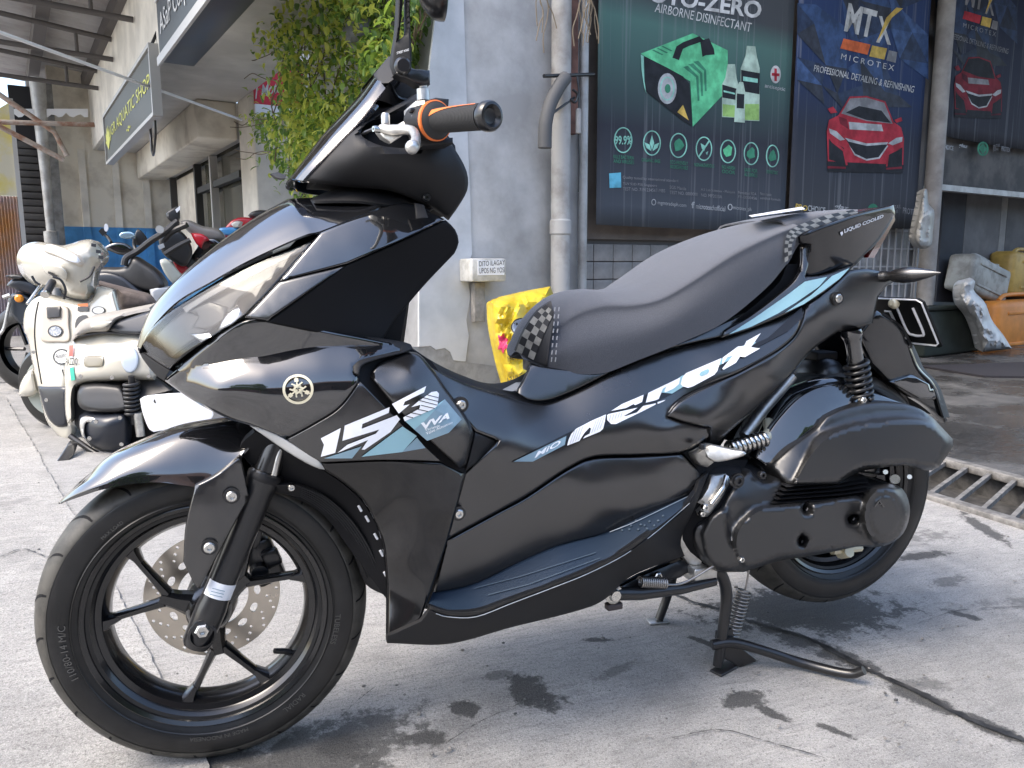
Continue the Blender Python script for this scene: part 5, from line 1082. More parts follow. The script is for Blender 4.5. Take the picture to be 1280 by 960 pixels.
# aerox strip
DK3 = DMP
decal('graphic_black_strip', [(640, 578), (700, 546), (800, 497), (900, 450), (960, 422), (1002, 384), (1004, 396), (985, 414), (930, 443), (832, 497), (760, 532), (700, 560), (664, 577)], DMP, M_dkvinyl, B, off=-.0022, grid=10)
decal('graphic_blue_strip', [(822, 490), (852, 470), (905, 447), (940, 425), (945, 428), (930, 441), (890, 461), (840, 492)], DMP, M_blue, B, off=-.0030, grid=10)
decal('graphic_grey_strip', [(642, 577), (708, 545), (706, 556), (666, 577)], DMP, M_bluegrey, B, off=-.0030, grid=10)
decal_text('lettering', 'MiO', [(669, 566), (700, 550), (702, 555), (668, 573)], DMP, M_white, B, off=-.0034, shear=.3, bold=.02)
def big(name, polys): return decals(name, polys, DMP, M_white, B, off=-.0036, grid=10)
big('name_graphic', [  # the model name drawn as slanted block letters
    [(709, 557), (710.6, 550), (714, 542.5), (720, 536), (740, 525.6), (757.5, 518), (756, 527.5), (753.8, 536), (750, 539.5), (728.8, 548.3), (731, 545.2), (737, 542), (738.8, 535.5), (737, 534.2), (731, 540.5), (726, 548), (724.5, 551)],
    [(758.8, 519), (760.5, 517.5), (782.5, 512.8), (797, 509.6), (788.8, 515), (779.4, 520), (782.5, 520), (796, 515.6), (803.8, 507.5), (820, 504), (819.6, 505.6), (802.5, 514.4), (770, 530), (763.8, 530), (759, 525)],
    [(764, 513.6), (777.5, 505), (804.6, 493.4), (802.6, 502.5), (793.8, 506.6), (792, 505), (782.5, 510)],
    [(807.2, 503.4), (810.4, 491), (815, 488.8), (820, 486.4), (850.4, 471.8), (848.8, 480), (842.5, 485.6), (831.4, 490.6), (830.4, 489), (832.8, 483.4), (828.6, 486), (823.4, 498.6), (820.6, 500)],
    [(850.8, 480), (853.2, 471.4), (857.5, 466.4), (901.8, 447.6), (899.4, 455), (896.8, 463.4), (893.2, 468.2), (866, 483.0), (860, 484.8), (853.2, 483.0)],
    [(903.4, 447), (922.5, 433), (930, 432.4), (933, 426.4), (951, 416.4), (938.8, 433.8), (950, 435.6), (931, 446.4), (925, 445.6), (920, 453.4), (904.4, 462.2), (902.8, 460.6), (916, 444.6), (909, 446.6), (903.8, 455), (902.6, 454)]])
decals('tail_flourish', [[(822, 502.6), (832, 499.6), (830, 501.4), (822, 505)]], DMP, M_white, B, off=-.0036)
decals('name_graphic_counter', [[(874, 469), (876, 465), (885, 461), (887, 463), (884, 467), (877, 470)]], DMP, M_blue, B, off=-.0044)
decals('name_hatching', [[(711+i*5.2, 556-i*2.6), (712.2+i*5.2, 555.6-i*2.6), (724+i*5.2, 535-i*2.4), (723+i*5.2, 535.4-i*2.4)] for i in range(0)]+[[(712+k*3.4, 555.4-k*1.75), (712.7+k*3.4, 555.1-k*1.75), (718.7+k*3.4, 537.4-k*1.62), (718+k*3.4, 537.8-k*1.62)] for k in (0, 1, 2, 3, 8, 9, 10, 11)]+[[(761+k*3.6, 527-k*1.2), (761.7+k*3.6, 526.6-k*1.2), (764+k*3.6, 518.4-k*1.0), (763.3+k*3.6, 518.8-k*1.0)] for k in range(5)], DMP, pmat('grey_hatch_vinyl', (.35, .36, .38), .4), B, off=-.0044, kind='stuff')
# tunnel wall and footboard
DLW = Depth([(558, 676, -.182), (655, 623, -.182), (740, 573, -.168), (800, 571, -.168), (852, 568, -.162), (876, 592, -.155), (868, 618, -.160), (762, 665, -.165), (700, 682, -.168), (642, 707, -.170), (595, 730, -.172), (545, 741, -.172), (640, 660, -.178), (740, 610, -.179), (820, 595, -.175), (700, 660, -.172)])
panel('tunnel_side_panel', M_satin, [(559, 676, 1), (625, 640), (655, 624), (712, 586.5), (740, 574), (800, 571), (852, 568, 1), (876, 592, 1), (868, 618, 1), (815, 642), (762, 665), (700, 682), (642, 707), (595, 730), (543, 742, 1)], DLW, B, both=True, edge=3, roll=.004, thick=.006)
DFB = Depth([(543, 742, -.176), (595, 730, -.175), (642, 707, -.173), (700, 682, -.171), (762, 665, -.168), (867, 617, -.163), (537, 760, -.220), (595, 764, -.226), (635, 750, -.228), (735, 712, -.228), (805, 670, -.218), (860, 627, -.180)])
fb = panel('footboard_mat', M_navy, [(543, 742, 1), (570, 737), (595, 730), (642, 707), (700, 682), (762, 665), (815, 642), (867, 617, 1), (860, 628), (837, 648), (805, 671), (775, 692), (735, 713), (635, 751), (595, 764), (560, 765), (536, 759, 1)], DFB, B, both=True, edge=2, thick=.008)
decals('mat_seam', [[(592+0, 735), (650, 720), (745, 690), (745, 691), (650, 721), (592, 736)], [(610, 743), (660, 730), (750, 697), (750, 698), (660, 731), (610, 744)]], DFB, M_seam, B, off=-.003, grid=10)
bm = bmesh.new()
for (a, b) in [(778, 663), (787, 662), (798, 662), (809, 661), (789, 657), (801, 656), (812, 652), (795, 651), (818, 657), (823, 651), (829, 645), (806, 657)]:
    c = at(a, b, float(DFB([(a, b)])[0])-.002); r = bmesh.ops.create_icosphere(bm, subdivisions=1, radius=.0028); bmesh.ops.translate(bm, vec=tuple(c), verts=r['verts'])
from_bm('mat_studs', bm, M_seam, B, smooth=True, kind='stuff')
DBL = Depth([(484, 797, -.200), (537, 764, -.226), (600, 770, -.234), (640, 754, -.236), (735, 717, -.236), (805, 677, -.224), (862, 632, -.185), (876, 600, -.165), (484, 804, -.196), (558, 805, -.200), (720, 764, -.180), (775, 730, -.165), (800, 715, -.16), (851, 695, -.14), (850, 665, -.15), (640, 775, -.224), (740, 735, -.215), (810, 695, -.195)])
panel('belly_fairing', M_matte, [(484, 795, 1), (526, 776, 1), (537, 762, 1), (560, 770), (595, 770), (640, 753), (735, 716), (780, 693), (815, 668), (862, 629), (874, 601, 1), (886, 590, 1), (866, 640), (853, 668), (851, 682), (856, 695, 1), (800, 715), (779, 727), (769, 738), (750, 753), (720, 764), (640, 784), (560, 805), (484, 804, 1)], DBL, B, both=True, edge=3, thick=.008)
panel('belly_inner_edge', M_blackmetal, [(537, 757, 1), (560, 764), (595, 763.5), (635, 750), (735, 712), (775, 691), (805, 670), (837, 647), (860, 627), (867, 617, 1), (872, 611, 1), (862, 630), (838, 652), (806, 677), (776, 697), (736, 719), (636, 757), (596, 771), (560, 772), (536, 764, 1)], DBL, B, both=True, edge=0, thick=.01, off=.004)
tube('footboard_edge_highlight', [at(a, b, float(DBL([(a, b)])[0])-.002) for a, b in ((545, 767), (560, 771), (595, 771), (640, 754), (690, 735), (735, 717), (780, 694), (815, 669), (840, 648), (862, 629))], .0008, M_alu, B, seg=6, smoothpath=4)  # bright tube drawn as the highlight on the moulded belly edge
tube('footboard_edge_highlight', [at(a, b, float(DFB([(a, b)])[0])-.003) for a, b in ((762, 665), (790, 654), (820, 640), (866, 617.5))], .0008, M_alu, B, seg=6, smoothpath=4)  # same drawn highlight along the upper mat edge
# tunnel top and fuel flap
patch('tunnel_top', M_matte, [[(505, 428, .0), (508, 430, -.06), (520, 440, -.12), (530, 452, -.165)], [(540, 452, 0), (545, 454, -.06), (555, 462, -.11), (565, 474, -.150)], [(585, 472, 0), (590, 475, -.05), (600, 481, -.09), (610, 489, -.135)], [(630, 486, 0), (636, 489, -.05), (645, 495, -.085), (655, 502, -.116)], [(660, 478, 0), (670, 482, -.05), (680, 492, -.085), (690, 502, -.112)], [(690, 450, 0), (700, 460, -.05), (715, 478, -.085), (720, 488, -.108)]], B, nu=4, nv=4, thick=.004)
panel('seat_base_trim', M_satin, [(646, 490, 1), (652, 480), (658, 468), (664, 456, 1), (690, 460), (740, 464), (760, 462), (900, 405), (930, 392, 1), (901, 421, 1), (860, 430), (805, 445), (760, 467), (711, 491), (680, 501), (658, 499)], [(646, 490, -.11), (664, 458, -.095), (740, 466, -.12), (760, 464, -.12), (900, 410, -.112), (930, 394, -.112), (860, 430, -.12), (711, 491, -.122), (680, 501, -.122)], B, edge=2, thick=.006)
decal('fuel_lid_sheen', [(628, 487), (645, 478), (662, 477), (655, 486), (640, 489)], Depth([(628, 487, -.06), (662, 477, -.06), (640, 489, -.08)]), M_clear, B)  # light plastic under the seat nose, its reflected light put into the colour
box('seat_hinge', at(668, 452, -.03), (.03, .05, .035), M_blackmetal, B, bev=.004)
# ---------------------------------------------------------------- seat
def seatrow(p, w, drop, e):   # outline point on the centre line, half width, shoulder drop, lower edge
    a = at(p[0], p[1], 0); b = np.array([a[0], -w, a[2]-drop]); d = at(*e)
    m1 = a*.5+b*.5; m1[2] = a[2]-drop*.22
    m2 = b*.5+d*.5; m2[1] = min(b[1], d[1])-.010; m0 = b*.86+d*.14; m0[1] = b[1]-.007
    return [a, m1, b, m0, m2, d]
SE = [((646, 440), .030, .010, (660, 452, -.045)), ((655, 412), .065, .022, (680, 459, -.085)), ((672, 387), .085, .026, (708, 465, -.108)), ((695, 369), .096, .026, (732, 468, -.120)), ((722, 361.5), .106, .024, (760, 465, -.128)), ((752, 362), .116, .022, (793, 452, -.134)),
      ((782, 356), .125, .020, (824, 440, -.138)), ((814, 338), .133, .018, (857, 426, -.140)), ((861, 308), .137, .016, (905, 403, -.138)), ((908, 287.5), .131, .015, (957, 361, -.128)), ((948, 276), .115, .014, (982, 332, -.118))]
seat = patch('seat', M_seat, [seatrow(*q) for q in SE], B, nu=6, nv=5, raw=True, closed_ends=True, auto=70)
# pillion end of the seat with checkered rim
patch('seat_tail', M_seat, [[(948, 276, 0), (958, 275, -.05), (982, 281, -.112), (984, 331, -.116)], [(990, 268, 0), (1000, 267, -.06), (1000, 275, -.100), (1004, 300, -.100)], [(1040, 264, 0), (1048, 262, -.05), (1046, 266, -.080), (1046, 276, -.082)], [(1068, 262, 0), (1072, 262, -.03), (1072, 263, -.055), (1072, 268, -.055)]], B, nu=5, nv=4, thick=.004)
def checks(name, quadA, quadB, D, nu, nv, par, off):
    # two joined meshes: pale and dark squares over a strip given by its two edges
    A = cr([np.array(p, float) for p in quadA], 8); Bq = cr([np.array(p, float) for p in quadB], 8)
    ia = np.linspace(0, len(A)-1, nu+1)
    def P(i, t):
        k = ia[i]; k0 = int(math.floor(k)); k1 = min(len(A)-1, k0+1); f_ = k-k0
        a = A[k0]*(1-f_)+A[k1]*f_; b = Bq[k0]*(1-f_)+Bq[k1]*f_; return a*(1-t)+b*t
    for par_, mat, nm in ((0, M_check_w, name+'_pale_squares'), (1, M_check_k, name+'_dark_squares')):
        V, F = [], []
        for i in range(nu):
            for j in range(nv):
                if (i+j) % 2 != par_: continue
                n = len(V); Q = [P(i, j/nv), P(i+1, j/nv), P(i+1, (j+1)/nv), P(i, (j+1)/nv)]
                y = D(np.array(Q))+off; V += [at(Q[k][0], Q[k][1], y[k]) for k in range(4)]; F.append((n, n+1, n+2, n+3))
        mesh(nm, V, F, mat, par, kind='stuff')
DSF = Depth([(646, 440, -.035), (660, 450, -.052), (662, 412, -.066), (678, 450, -.090), (684, 392, -.088), (690, 455, -.102), (692, 374, -.094), (684, 425, -.098)])
panel('seat_nose_cap', M_check_k, [(644, 438, 1), (655, 412), (672, 388), (689, 376, 1), (693, 396), (688, 430), (684, 458, 1), (668, 453)], DSF, seat, edge=2, thick=.006, off=-.004)
checks('seat_nose_check', [(645, 439), (655, 414), (669, 393), (682, 381)], [(667, 450), (676, 427), (685, 406), (693, 390)], DSF, 8, 3, seat, -.0065)
tubes('seat_stitching', [([at(a, b, float(DSF([(a, b)])[0])-.0075) for a, b in ((694-.6*k, 384+k*9.0), (693.3-.6*k, 389+k*9.0))], .0012) for k in range(8)]+[([at(a, b, float(DSF([(a, b)])[0])-.0075) for a, b in ((699-.6*k, 384+k*9.0), (698.3-.6*k, 389+k*9.0))], .0012) for k in range(8)], M_thread, seat, seg=5, kind='stuff')
DST = Depth([(980, 330, -.132), (983, 300, -.134), (990, 290, -.130), (1010, 280, -.116), (1040, 270, -.098), (1066, 264, -.082), (988, 328, -.132), (1072, 268, -.082)])
checks('seat_tail_check', [(981, 328), (981, 305), (986, 290), (1000, 281), (1030, 270), (1066, 262)], [(990, 322), (990, 305), (997, 295), (1012, 287), (1040, 277), (1073, 266)], DST, 20, 2, seat, -.006)
panel('seat_side_gap', M_dark, [(735, 470, 1), (760, 467), (905, 408), (945, 380), (976, 350), (985, 330), (996, 330), (1001, 302), (1014, 300, 1), (1014, 340, 1), (990, 362), (925, 404), (900, 424, 1), (805, 447), (740, 476)], [(735, 470, -.105), (905, 410, -.105), (985, 330, -.10), (1014, 300, -.09), (1014, 340, -.10), (900, 424, -.105)], B, both=True, edge=0, thick=.02)
# ---------------------------------------------------------------- tail
DTL = Depth([(1000, 345, -.112), (1014, 304, -.124), (1016, 290, -.127), (1072, 266, -.116), (1118, 257, -.078), (1118, 268, -.074), (1068, 331, -.098), (1010, 350, -.112), (1095, 290, -.088)])
panel('tail_fairing', M_gplastic, [(1003, 348, 1), (1013, 306, 1), (1001, 304, 1), (1000, 296), (1020, 285), (1046, 276), (1075, 266), (1117, 256, 1), (1119, 268, 1), (1100, 299), (1070, 331, 1), (1040, 341), (1012, 349)], DTL, B, both=True, edge=4, roll=.006, thick=.006)
DTS = Depth([(902, 421, -.124), (975, 393, -.134), (1006, 380, -.138), (1062, 336, -.122), (983, 356, -.118), (1002, 330, -.112), (1003, 305, -.104), (1013, 304, -.108), (1006, 345, -.126), (1040, 342, -.124), (935, 395, -.116)])
panel('tail_stripe_panel', M_satin, [(902, 422, 1), (905, 414), (935, 396), (970, 370), (994, 348), (1001, 332), (1002, 305, 1), (1014, 304, 1), (1012, 326), (1006, 346, 1), (1030, 344), (1069, 331, 1), (1061, 339), (1036, 361), (1006, 380), (975, 396), (935, 412)], DTS, B, both=True, edge=3, roll=.004, thick=.006, off=-.002)
decal('tail_stripe', [(911, 418), (945, 396), (985, 368), (1006, 352), (1034, 346), (1024, 358), (995, 378), (972, 392), (940, 408)], DTS, M_blue, B, off=-.0045, grid=8)
decal('tail_stripe', [(981, 391), (1015, 368), (1040, 345), (1062, 335), (1050, 348), (1030, 363), (1005, 380)], DTS, M_blue, B, off=-.0045, grid=8)
decal_text('lettering', 'LIQUID COOLED', [(1054, 287), (1104, 268), (1105, 272), (1056, 292)], DTL, M_white, B, off=-.003, shear=.3, bold=.02)
decal('flame_mark', [(1050, 291), (1053, 289), (1054, 292), (1052, 295)], DTL, M_white, B, off=-.003)
patch('tail_top', M_gloss, [[(985, 285, 0), (990, 286, -.05), (1002, 298, -.112)], [(1050, 268, 0), (1052, 268, -.05), (1060, 272, -.104)], [(1100, 259, 0), (1103, 259, -.03), (1108, 260, -.066)], [(1118, 258, 0), (1118, 258, -.03), (1118, 259, -.058)]], B, nu=4, nv=4, thick=.004)
panel('tail_lamp', pmat('red_tail_lens', (.10, .004, .004), .12, coat=.6), [(1085, 322, 1), (1118, 268, 1), (1119, 275, 1), (1093, 322, 1)], [(1085, 322, -.09), (1118, 268, -.03), (1093, 322, -.07)], B, both=True, edge=0, thick=.02)
mesh('seat_papers', [at(936, 276, -.02), at(1002, 265, -.03), at(1006, 268, -.10), at(940, 278, -.115)], [(0, 1, 2, 3)], M_white, None)
bpy.data.objects['seat_papers'].name = 'paper_sheet'
ps = bpy.data.objects['paper_sheet']; ps.data.transform(Matrix.Translation((0, 0, .010))); sm = ps.modifiers.new('t', 'SOLIDIFY'); sm.thickness = .001
tag(ps, 'white paper slip lying on the pillion end of the scooter seat', 'paper')
# ---------------------------------------------------------------- wheels
M_letter = pmat('scuffed_raised_rubber', (.075, .072, .066), .6)
def wheel(name, C, rz, Rt, w, rimr, nspk, disc_side, parent, letters=()):
    W = empty(name, tuple(C), 0.0); W.parent = parent
    ca, sa = math.cos(rz), math.sin(rz); ex = np.array([ca, sa, 0]); ey = np.array([-sa, ca, 0]); ez = np.array([0, 0, 1.0]); C = np.asarray(C, float)
    def L(a, r, h): return C+ex*(r*math.cos(a))+ez*(r*math.sin(a))+ey*h
    k = w/.11; dr = Rt-.266
    sh = Rt-.026
    side = [(-.040*k, rimr-.002), (-.044*k, rimr+.012), (-.0525*k, rimr+.026), (-.0555*k, rimr+.040), (-.0540*k, sh-.004), (-.0525*k, sh)]
    prof = side+[(-.047*k, sh+.004)]+[(.047*k, sh+.004)]+[(-h, r) for h, r in side[::-1]]
    lathe('tyre', prof, C, ey, M_rubber, W, seg=96, auto=50)
    tp = [(-.0535*k, sh-.001), (-.0530*k, sh+.002), (-.0475*k, Rt-.0165), (-.038*k, Rt-.0085), (-.024*k, Rt-.0028), (-.010*k, Rt-.0004), (0, Rt)]
    tp = tp+[(-h, r) for h, r in tp[-2::-1]]
    lathe('tread', tp, C, ey, M_tread, W, seg=128, auto=60)
    # sipes: dark curved cuts
    V, F = [], []
    def prf(h):
        a = abs(h); xs = [-q[0] for q in tp[:7]][::-1]; ys = [q[1] for q in tp[:7]][::-1]; return float(np.interp(a, xs, ys))
    for s_ in (-1, 1):
        for i in range(22):
            a0 = 2*math.pi*(i+.5*(s_ > 0))/22; n = len(V); m = 9
            long = i % 2 == 0
            for j in range(m):
                t = j/(m-1); h = s_*k*(.0525-(.046 if long else .026)*t); a = a0+(.18 if long else .10)*t**1.5
                r = prf(h)+.0007; wd = (.0022 if long else .0018)*(.4+math.sin(math.pi*min(1, t*1.0+.12)))/r
                V += [L(a-wd, r, h), L(a+wd, r, h)]
            F += [(n+2*j, n+2*j+1, n+2*j+3, n+2*j+2) for j in range(m-1)]
    mesh('tread_sipes', V, F, M_dark, W, kind='stuff')
    # raised sidewall lettering
    for (txt, a_mid, size, rr) in letters:
        tv, tf = text2d(txt, 1.0); tv = tv*size; wid = tv[:, 0].max()
        V = []
        for x, y in tv: V.append(L(a_mid-(x-wid/2)/rr, rr-size*.35+y, -.0560*k-.0006))
        mesh('sidewall_lettering', V, tf, M_letter, W)
    lathe('sidewall_rib', [(-.0556*k, rimr+.020), (-.0570*k, rimr+.0215), (-.0556*k, rimr+.023)], C, ey, M_rubber, W, seg=96)
    rp = [(-.036*k, rimr), (-.0440*k, rimr+.005), (-.0475*k, rimr+.0115), (-.0470*k, rimr+.0130), (-.0450*k, rimr+.0105), (-.0330*k, rimr-.006), (-.0300*k, rimr-.008), (-.0270*k, rimr-.017), (-.012*k, rimr-.025), (.012*k, rimr-.026), (.03*k, rimr-.018), (.037*k, rimr-.004), (.0400*k, rimr+.004), (.0445*k, rimr+.0105), (.036*k, rimr)]
    rim = lathe('rim', rp, C, ey, M_rim, W, seg=96, auto=28)
    def bar(p0, p1, w0, w1, t0, t1, V, F, mid=None):
        p0, p1 = np.asarray(p0), np.asarray(p1); d = p1-p0; d /= np.linalg.norm(d); sx = np.cross(ey, d)
        n = len(V)
        for (p, ww, tt) in ((p0, w0, t0), ((p0+p1)/2, (w0+w1)/2*.86, (t0+t1)/2), (p1, w1, t1)):
            for (u, v_) in ((-.5, -.25), (-.28, -.5), (.28, -.5), (.5, -.25), (.5, .25), (.28, .5), (-.28, .5), (-.5, .25)): V.append(p+sx*ww*u+ey*tt*v_)
        for s_ in (0, 8):
            F += [(n+s_+i, n+s_+(i+1) % 8, n+s_+8+(i+1) % 8, n+s_+8+i) for i in range(8)]
        F += [tuple(n+i for i in range(8))[::-1], tuple(n+16+i for i in range(8))]
    for a0 in nspk:
        V, F = [], []; a0 = math.radians(a0)
        bar(L(a0, .03, -.004), L(a0, .082, -.006), .040, .024, .040, .028, V, F)
        for s_ in (-1, 1):
            bar(L(a0+s_*.10, .074, -.006), L(a0+s_*.37, rimr-.030, -.006), .0165, .0120, .026, .022, V, F)
            bar(L(a0+s_*.36, rimr-.042, -.006), L(a0+s_*.41, rimr-.014, -.006), .0105, .032, .024, .040, V, F)
        mesh('spoke', V, F, M_rim, W, autosmooth=35)
    lathe('hub', [(-.052, 0), (-.052, .020), (-.044, .026), (-.030, .036), (.028, .044), (.045, .030), (.05, .0)], C, ey, M_rim, W, seg=32)
    a = math.radians(-37); tube('valve_stem', [L(a, rimr-.016, -.012), L(a, rimr-.032, -.020), L(a-.03, rimr-.050, -.030)], [.0065, .0052, .0048], M_blackmetal, W, seg=10)
    return W, L
ST = -0.0992
FC = (0, 0, .266)
fw, LF = wheel('front_wheel', FC, ST, .266, .11, .182, (278, 158, 38), 1, B, [('110/80-14 M/C', math.radians(188), .016, .216), ('TUBELESS', math.radians(-12), .013, .213), ('MADE IN INDONESIA', math.radians(-88), .010, .212), ('RADIAL', math.radians(-52), .013, .216), ('MAX LOAD', math.radians(128), .008, .214)])
def disc(name, L, W, h, Ro, Rm, Ri, nh, mat, t=.004):
    n = 96
    O = np.array([(Ro*math.cos(2*math.pi*k/n), Ro*math.sin(2*math.pi*k/n)) for k in range(n)])*1000
    hl = [np.array([(Ri*math.cos(2*math.pi*k/48), Ri*math.sin(2*math.pi*k/48)) for k in range(48)])*1000]
    for i in range(nh):
        for (rr, da, hr) in ((Ro-.007, 0, .0030), (Ro-.015, .10, .0030), (Ro-.023, .2, .0026)):
            a = 2*math.pi*i/nh+da; hl.append(np.array([((rr*math.cos(a))+hr*math.cos(q*math.pi/4), (rr*math.sin(a))+hr*math.sin(q*math.pi/4)) for q in range(8)])*1000)
    for i in range(14):
        a = 2*math.pi*i/14; rr = (Rm+Ri)/2+.002
        P = []
        for q in range(12):
            u, v_ = .0058*math.cos(q*math.pi/6), .0095*math.sin(q*math.pi/6)
            P.append(((rr+u)*math.cos(a)-v_*math.sin(a), (rr+u)*math.sin(a)+v_*math.cos(a)))
        hl.append(np.array(P)*1000)
    V, F = fill2d(O, 0, (), hl); V = V/1000
    v = [L(math.atan2(p[1], p[0]), math.hypot(*p), h) for p in V]+[L(math.atan2(p[1], p[0]), math.hypot(*p), h+t) for p in V]; m = len(V)
    cnt = {}
    for f in F:
        for e in ((f[0], f[1]), (f[1], f[2]), (f[2], f[0])): cnt[e] = 1
    FF = list(F)+[tuple(i+m for i in f)[::-1] for f in F]+[(b, a, a+m, b+m) for (a, b) in cnt if (b, a) not in cnt]
    return mesh(name, v, FF, mat, W)
disc('brake_disc', LF, fw, .050, .115, .086, .060, 18, M_disc)
# caliper on the far fork leg
cal = mesh('brake_caliper', [], [], M_blackmetal, B)
bm = bmesh.new(); cc = LF(math.radians(32), .105, .055)
box_bm(bm, cc, (.052, .050, .085), Matrix.Rotation(R(-20), 3, 'Y'), .008); box_bm(bm, cc+np.array([.012, -.032, .012]), (.030, .02, .034), Matrix.Rotation(R(-20), 3, 'Y'), .006); box_bm(bm, cc+np.array([-.012, -.01, .05]), (.02, .03, .05), Matrix.Rotation(R(15), 3, 'Y'), .005)
bmesh.ops.create_cone(bm, cap_ends=True, segments=18, radius1=.017, radius2=.015, depth=.02, matrix=Matrix.Translation(Vector(cc+np.array([-.01, -.032, -.012]))) @ Matrix.Rotation(R(90), 4, 'X'))
bm.to_mesh(cal.data); bm.free(); sharp(cal.data, 40)
# ---------------------------------------------------------------- fork, fender
A0 = at(253, 787, -.092); A1 = at(352, 545, -.092)
axd = (A1-A0)/np.linalg.norm(A1-A0)
side = np.cross(axd, [0, -1, 0])
Lf = np.linalg.norm(A1-A0)
fl = lathe('fork_leg', [(-.030, .012), (-.028, .020), (-.02, .0235), (.04, .0245), (.055, .0225), (Lf*.72, .0235), (Lf*.76, .0265), (Lf*.80, .0275), (Lf*.82, .026), (Lf*.822, .020), (Lf*1.25, .0195)], A0, axd, M_blackmetal, B, seg=28)
mirrored(fl)
lathe('fork_seal_collar', [(Lf*.775, .0272), (Lf*.785, .0284), (Lf*.80, .0284), (Lf*.81, .0270)], A0, axd, M_matte, B, seg=28)
st_v, st_f = [], []
for i in range(9):
    t = math.radians(-62+i*124/8); dirv = np.array([0, -1, 0])*math.cos(t)+side*math.sin(t); dirv = dirv-axd*(dirv@axd); dirv /= np.linalg.norm(dirv)
    st_v += [A0+axd*.062+dirv*.0240, A0+axd*.088+dirv*.0240]
stk = mesh('fork_sticker', st_v, [(2*i, 2*i+1, 2*i+3, 2*i+2) for i in range(8)], M_white, B, smooth=True)
tubes('fork_sticker_print', [([A0+axd*(.068+.005*j)+np.array([0, -.0246, 0])+side*(.010*q-.004) for q in (-1, 1)], .0006) for j in range(3)], M_bluegrey, B, seg=4)
lathe('axle_boss', [(-.002, .022), (.004, .022), (.006, .018)], A0+np.array([0, -.018, 0]), (0, -1, 0), M_blackmetal, B, seg=28)
bolt('axle_nut', 253, 787, -.114, .012, M_steel, head=.010, washer=.016)
tube('axle', [np.array(FC)+np.array([0, -.09, 0]), np.array(FC)+np.array([0, .09, 0])], .010, M_steel, B)
FCp = at(352, 545, -.085)
tube('brake_hose_guide', [at(362, 535, -.100), at(350, 565, -.108), at(342, 596, -.110)], .005, M_alu, B, smoothpath=4)
panel('fork_cover', M_satin, [(244, 607, 1), (272, 592), (301, 569, 1), (312, 622, 1), (306, 632, 1), (286, 668), (250, 736, 1), (246, 734), (229, 702, 1), (231, 665), (235, 642)], [(244, 607, -.118), (301, 569, -.116), (312, 622, -.116), (250, 736, -.120), (229, 702, -.116), (265, 640, -.124)], B, both=True, edge=3, roll=.004, thick=.010)
bolt('fork_cover_bolt', 290, 620, -.126, .0088, M_steel, washer=.0125, hexa=False)
bolt('fork_cover_bolt', 262, 684, -.126, .0088, M_steel, washer=.0125, hexa=False)
def frow(c, m, e):
    return [at(*c), at(c[0]*.65+m[0]*.35, c[1]*.72+m[1]*.28, m[2]*.55), at(*m), at(m[0]*.5+e[0]*.5, m[1]*.5+e[1]*.5, (m[2]+e[2])*.5-.006), at(*e)]
patch('front_fender', M_gloss, [frow(*q) for q in [((72, 629, 0), (74, 628, -.006), (76, 629.5, -.010)), ((88, 614, 0), (95, 612, -.030), (103, 620, -.046)), ((105, 600, 0), (118, 597, -.040), (128, 612, -.062)), ((131, 574, 0), (150, 577, -.046), (165, 605, -.072)), ((168, 555, 0), (188, 563, -.050), (200, 603, -.080)),
      ((216, 536, 0), (232, 549, -.052), (232, 607, -.086)), ((258, 528, 0), (268, 543, -.055), (258, 608, -.090)), ((300, 524, 0), (300, 540, -.055), (286, 587, -.090)), ((335, 530, 0), (330, 545, -.06), (316, 552, -.085))]], B, nu=6, nv=5, raw=True, thick=.003, auto=60)
# inner liner behind the front wheel
DIL = Depth([(346, 612, -.105), (400, 616, -.118), (458, 677, -.125), (482, 744, -.125), (458, 731, -.085), (425, 665, -.085), (375, 622, -.09)])
panel('inner_fender', M_matte, [(340, 606, 1), (372, 606), (402, 617), (434, 643), (459, 678), (474, 712), (483, 745, 1), (458, 731), (445, 700), (425, 665), (402, 641), (375, 623), (346, 616, 1)], DIL, B, both=True, edge=3, thick=.05)
ribs = []
for j in range(6):
    t = .12+j*.14
    pts = []
    for (o_, i_) in (((376, 607), (375, 622)), ((404, 619), (402, 640)), ((434, 645), (425, 665)), ((458, 679), (445, 699)), ((473, 712), (456, 724))):
        q = (o_[0]*(1-t)+i_[0]*t, o_[1]*(1-t)+i_[1]*t); pts.append(at(q[0], q[1], float(DIL([q])[0])-.001))
    ribs.append((cr(pts, 4), .0016))
tubes('inner_fender_ribs', ribs, M_matte, B, seg=5)
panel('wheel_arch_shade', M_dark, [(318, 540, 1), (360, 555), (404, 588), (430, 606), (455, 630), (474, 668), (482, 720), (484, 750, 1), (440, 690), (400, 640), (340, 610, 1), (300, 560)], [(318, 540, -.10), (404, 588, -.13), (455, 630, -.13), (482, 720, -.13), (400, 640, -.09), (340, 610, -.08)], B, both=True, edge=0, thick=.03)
bolt('liner_screw', 364, 609, -.112, .006, M_steel, hexa=False)
tubes('liner_clips', [([at(a, b, -.138), at(a+4, b+7, -.138)], .0022) for a, b in ((448, 632), (457, 645), (468, 667), (475, 688), (480, 715))], M_white, B, seg=5)
# ---------------------------------------------------------------- rear wheel
RC = (1.35, 0, .337)
rw, LR = wheel('rear_wheel', RC, 0.0, .276, .14, .182, (265, 145, 25), 1, B)
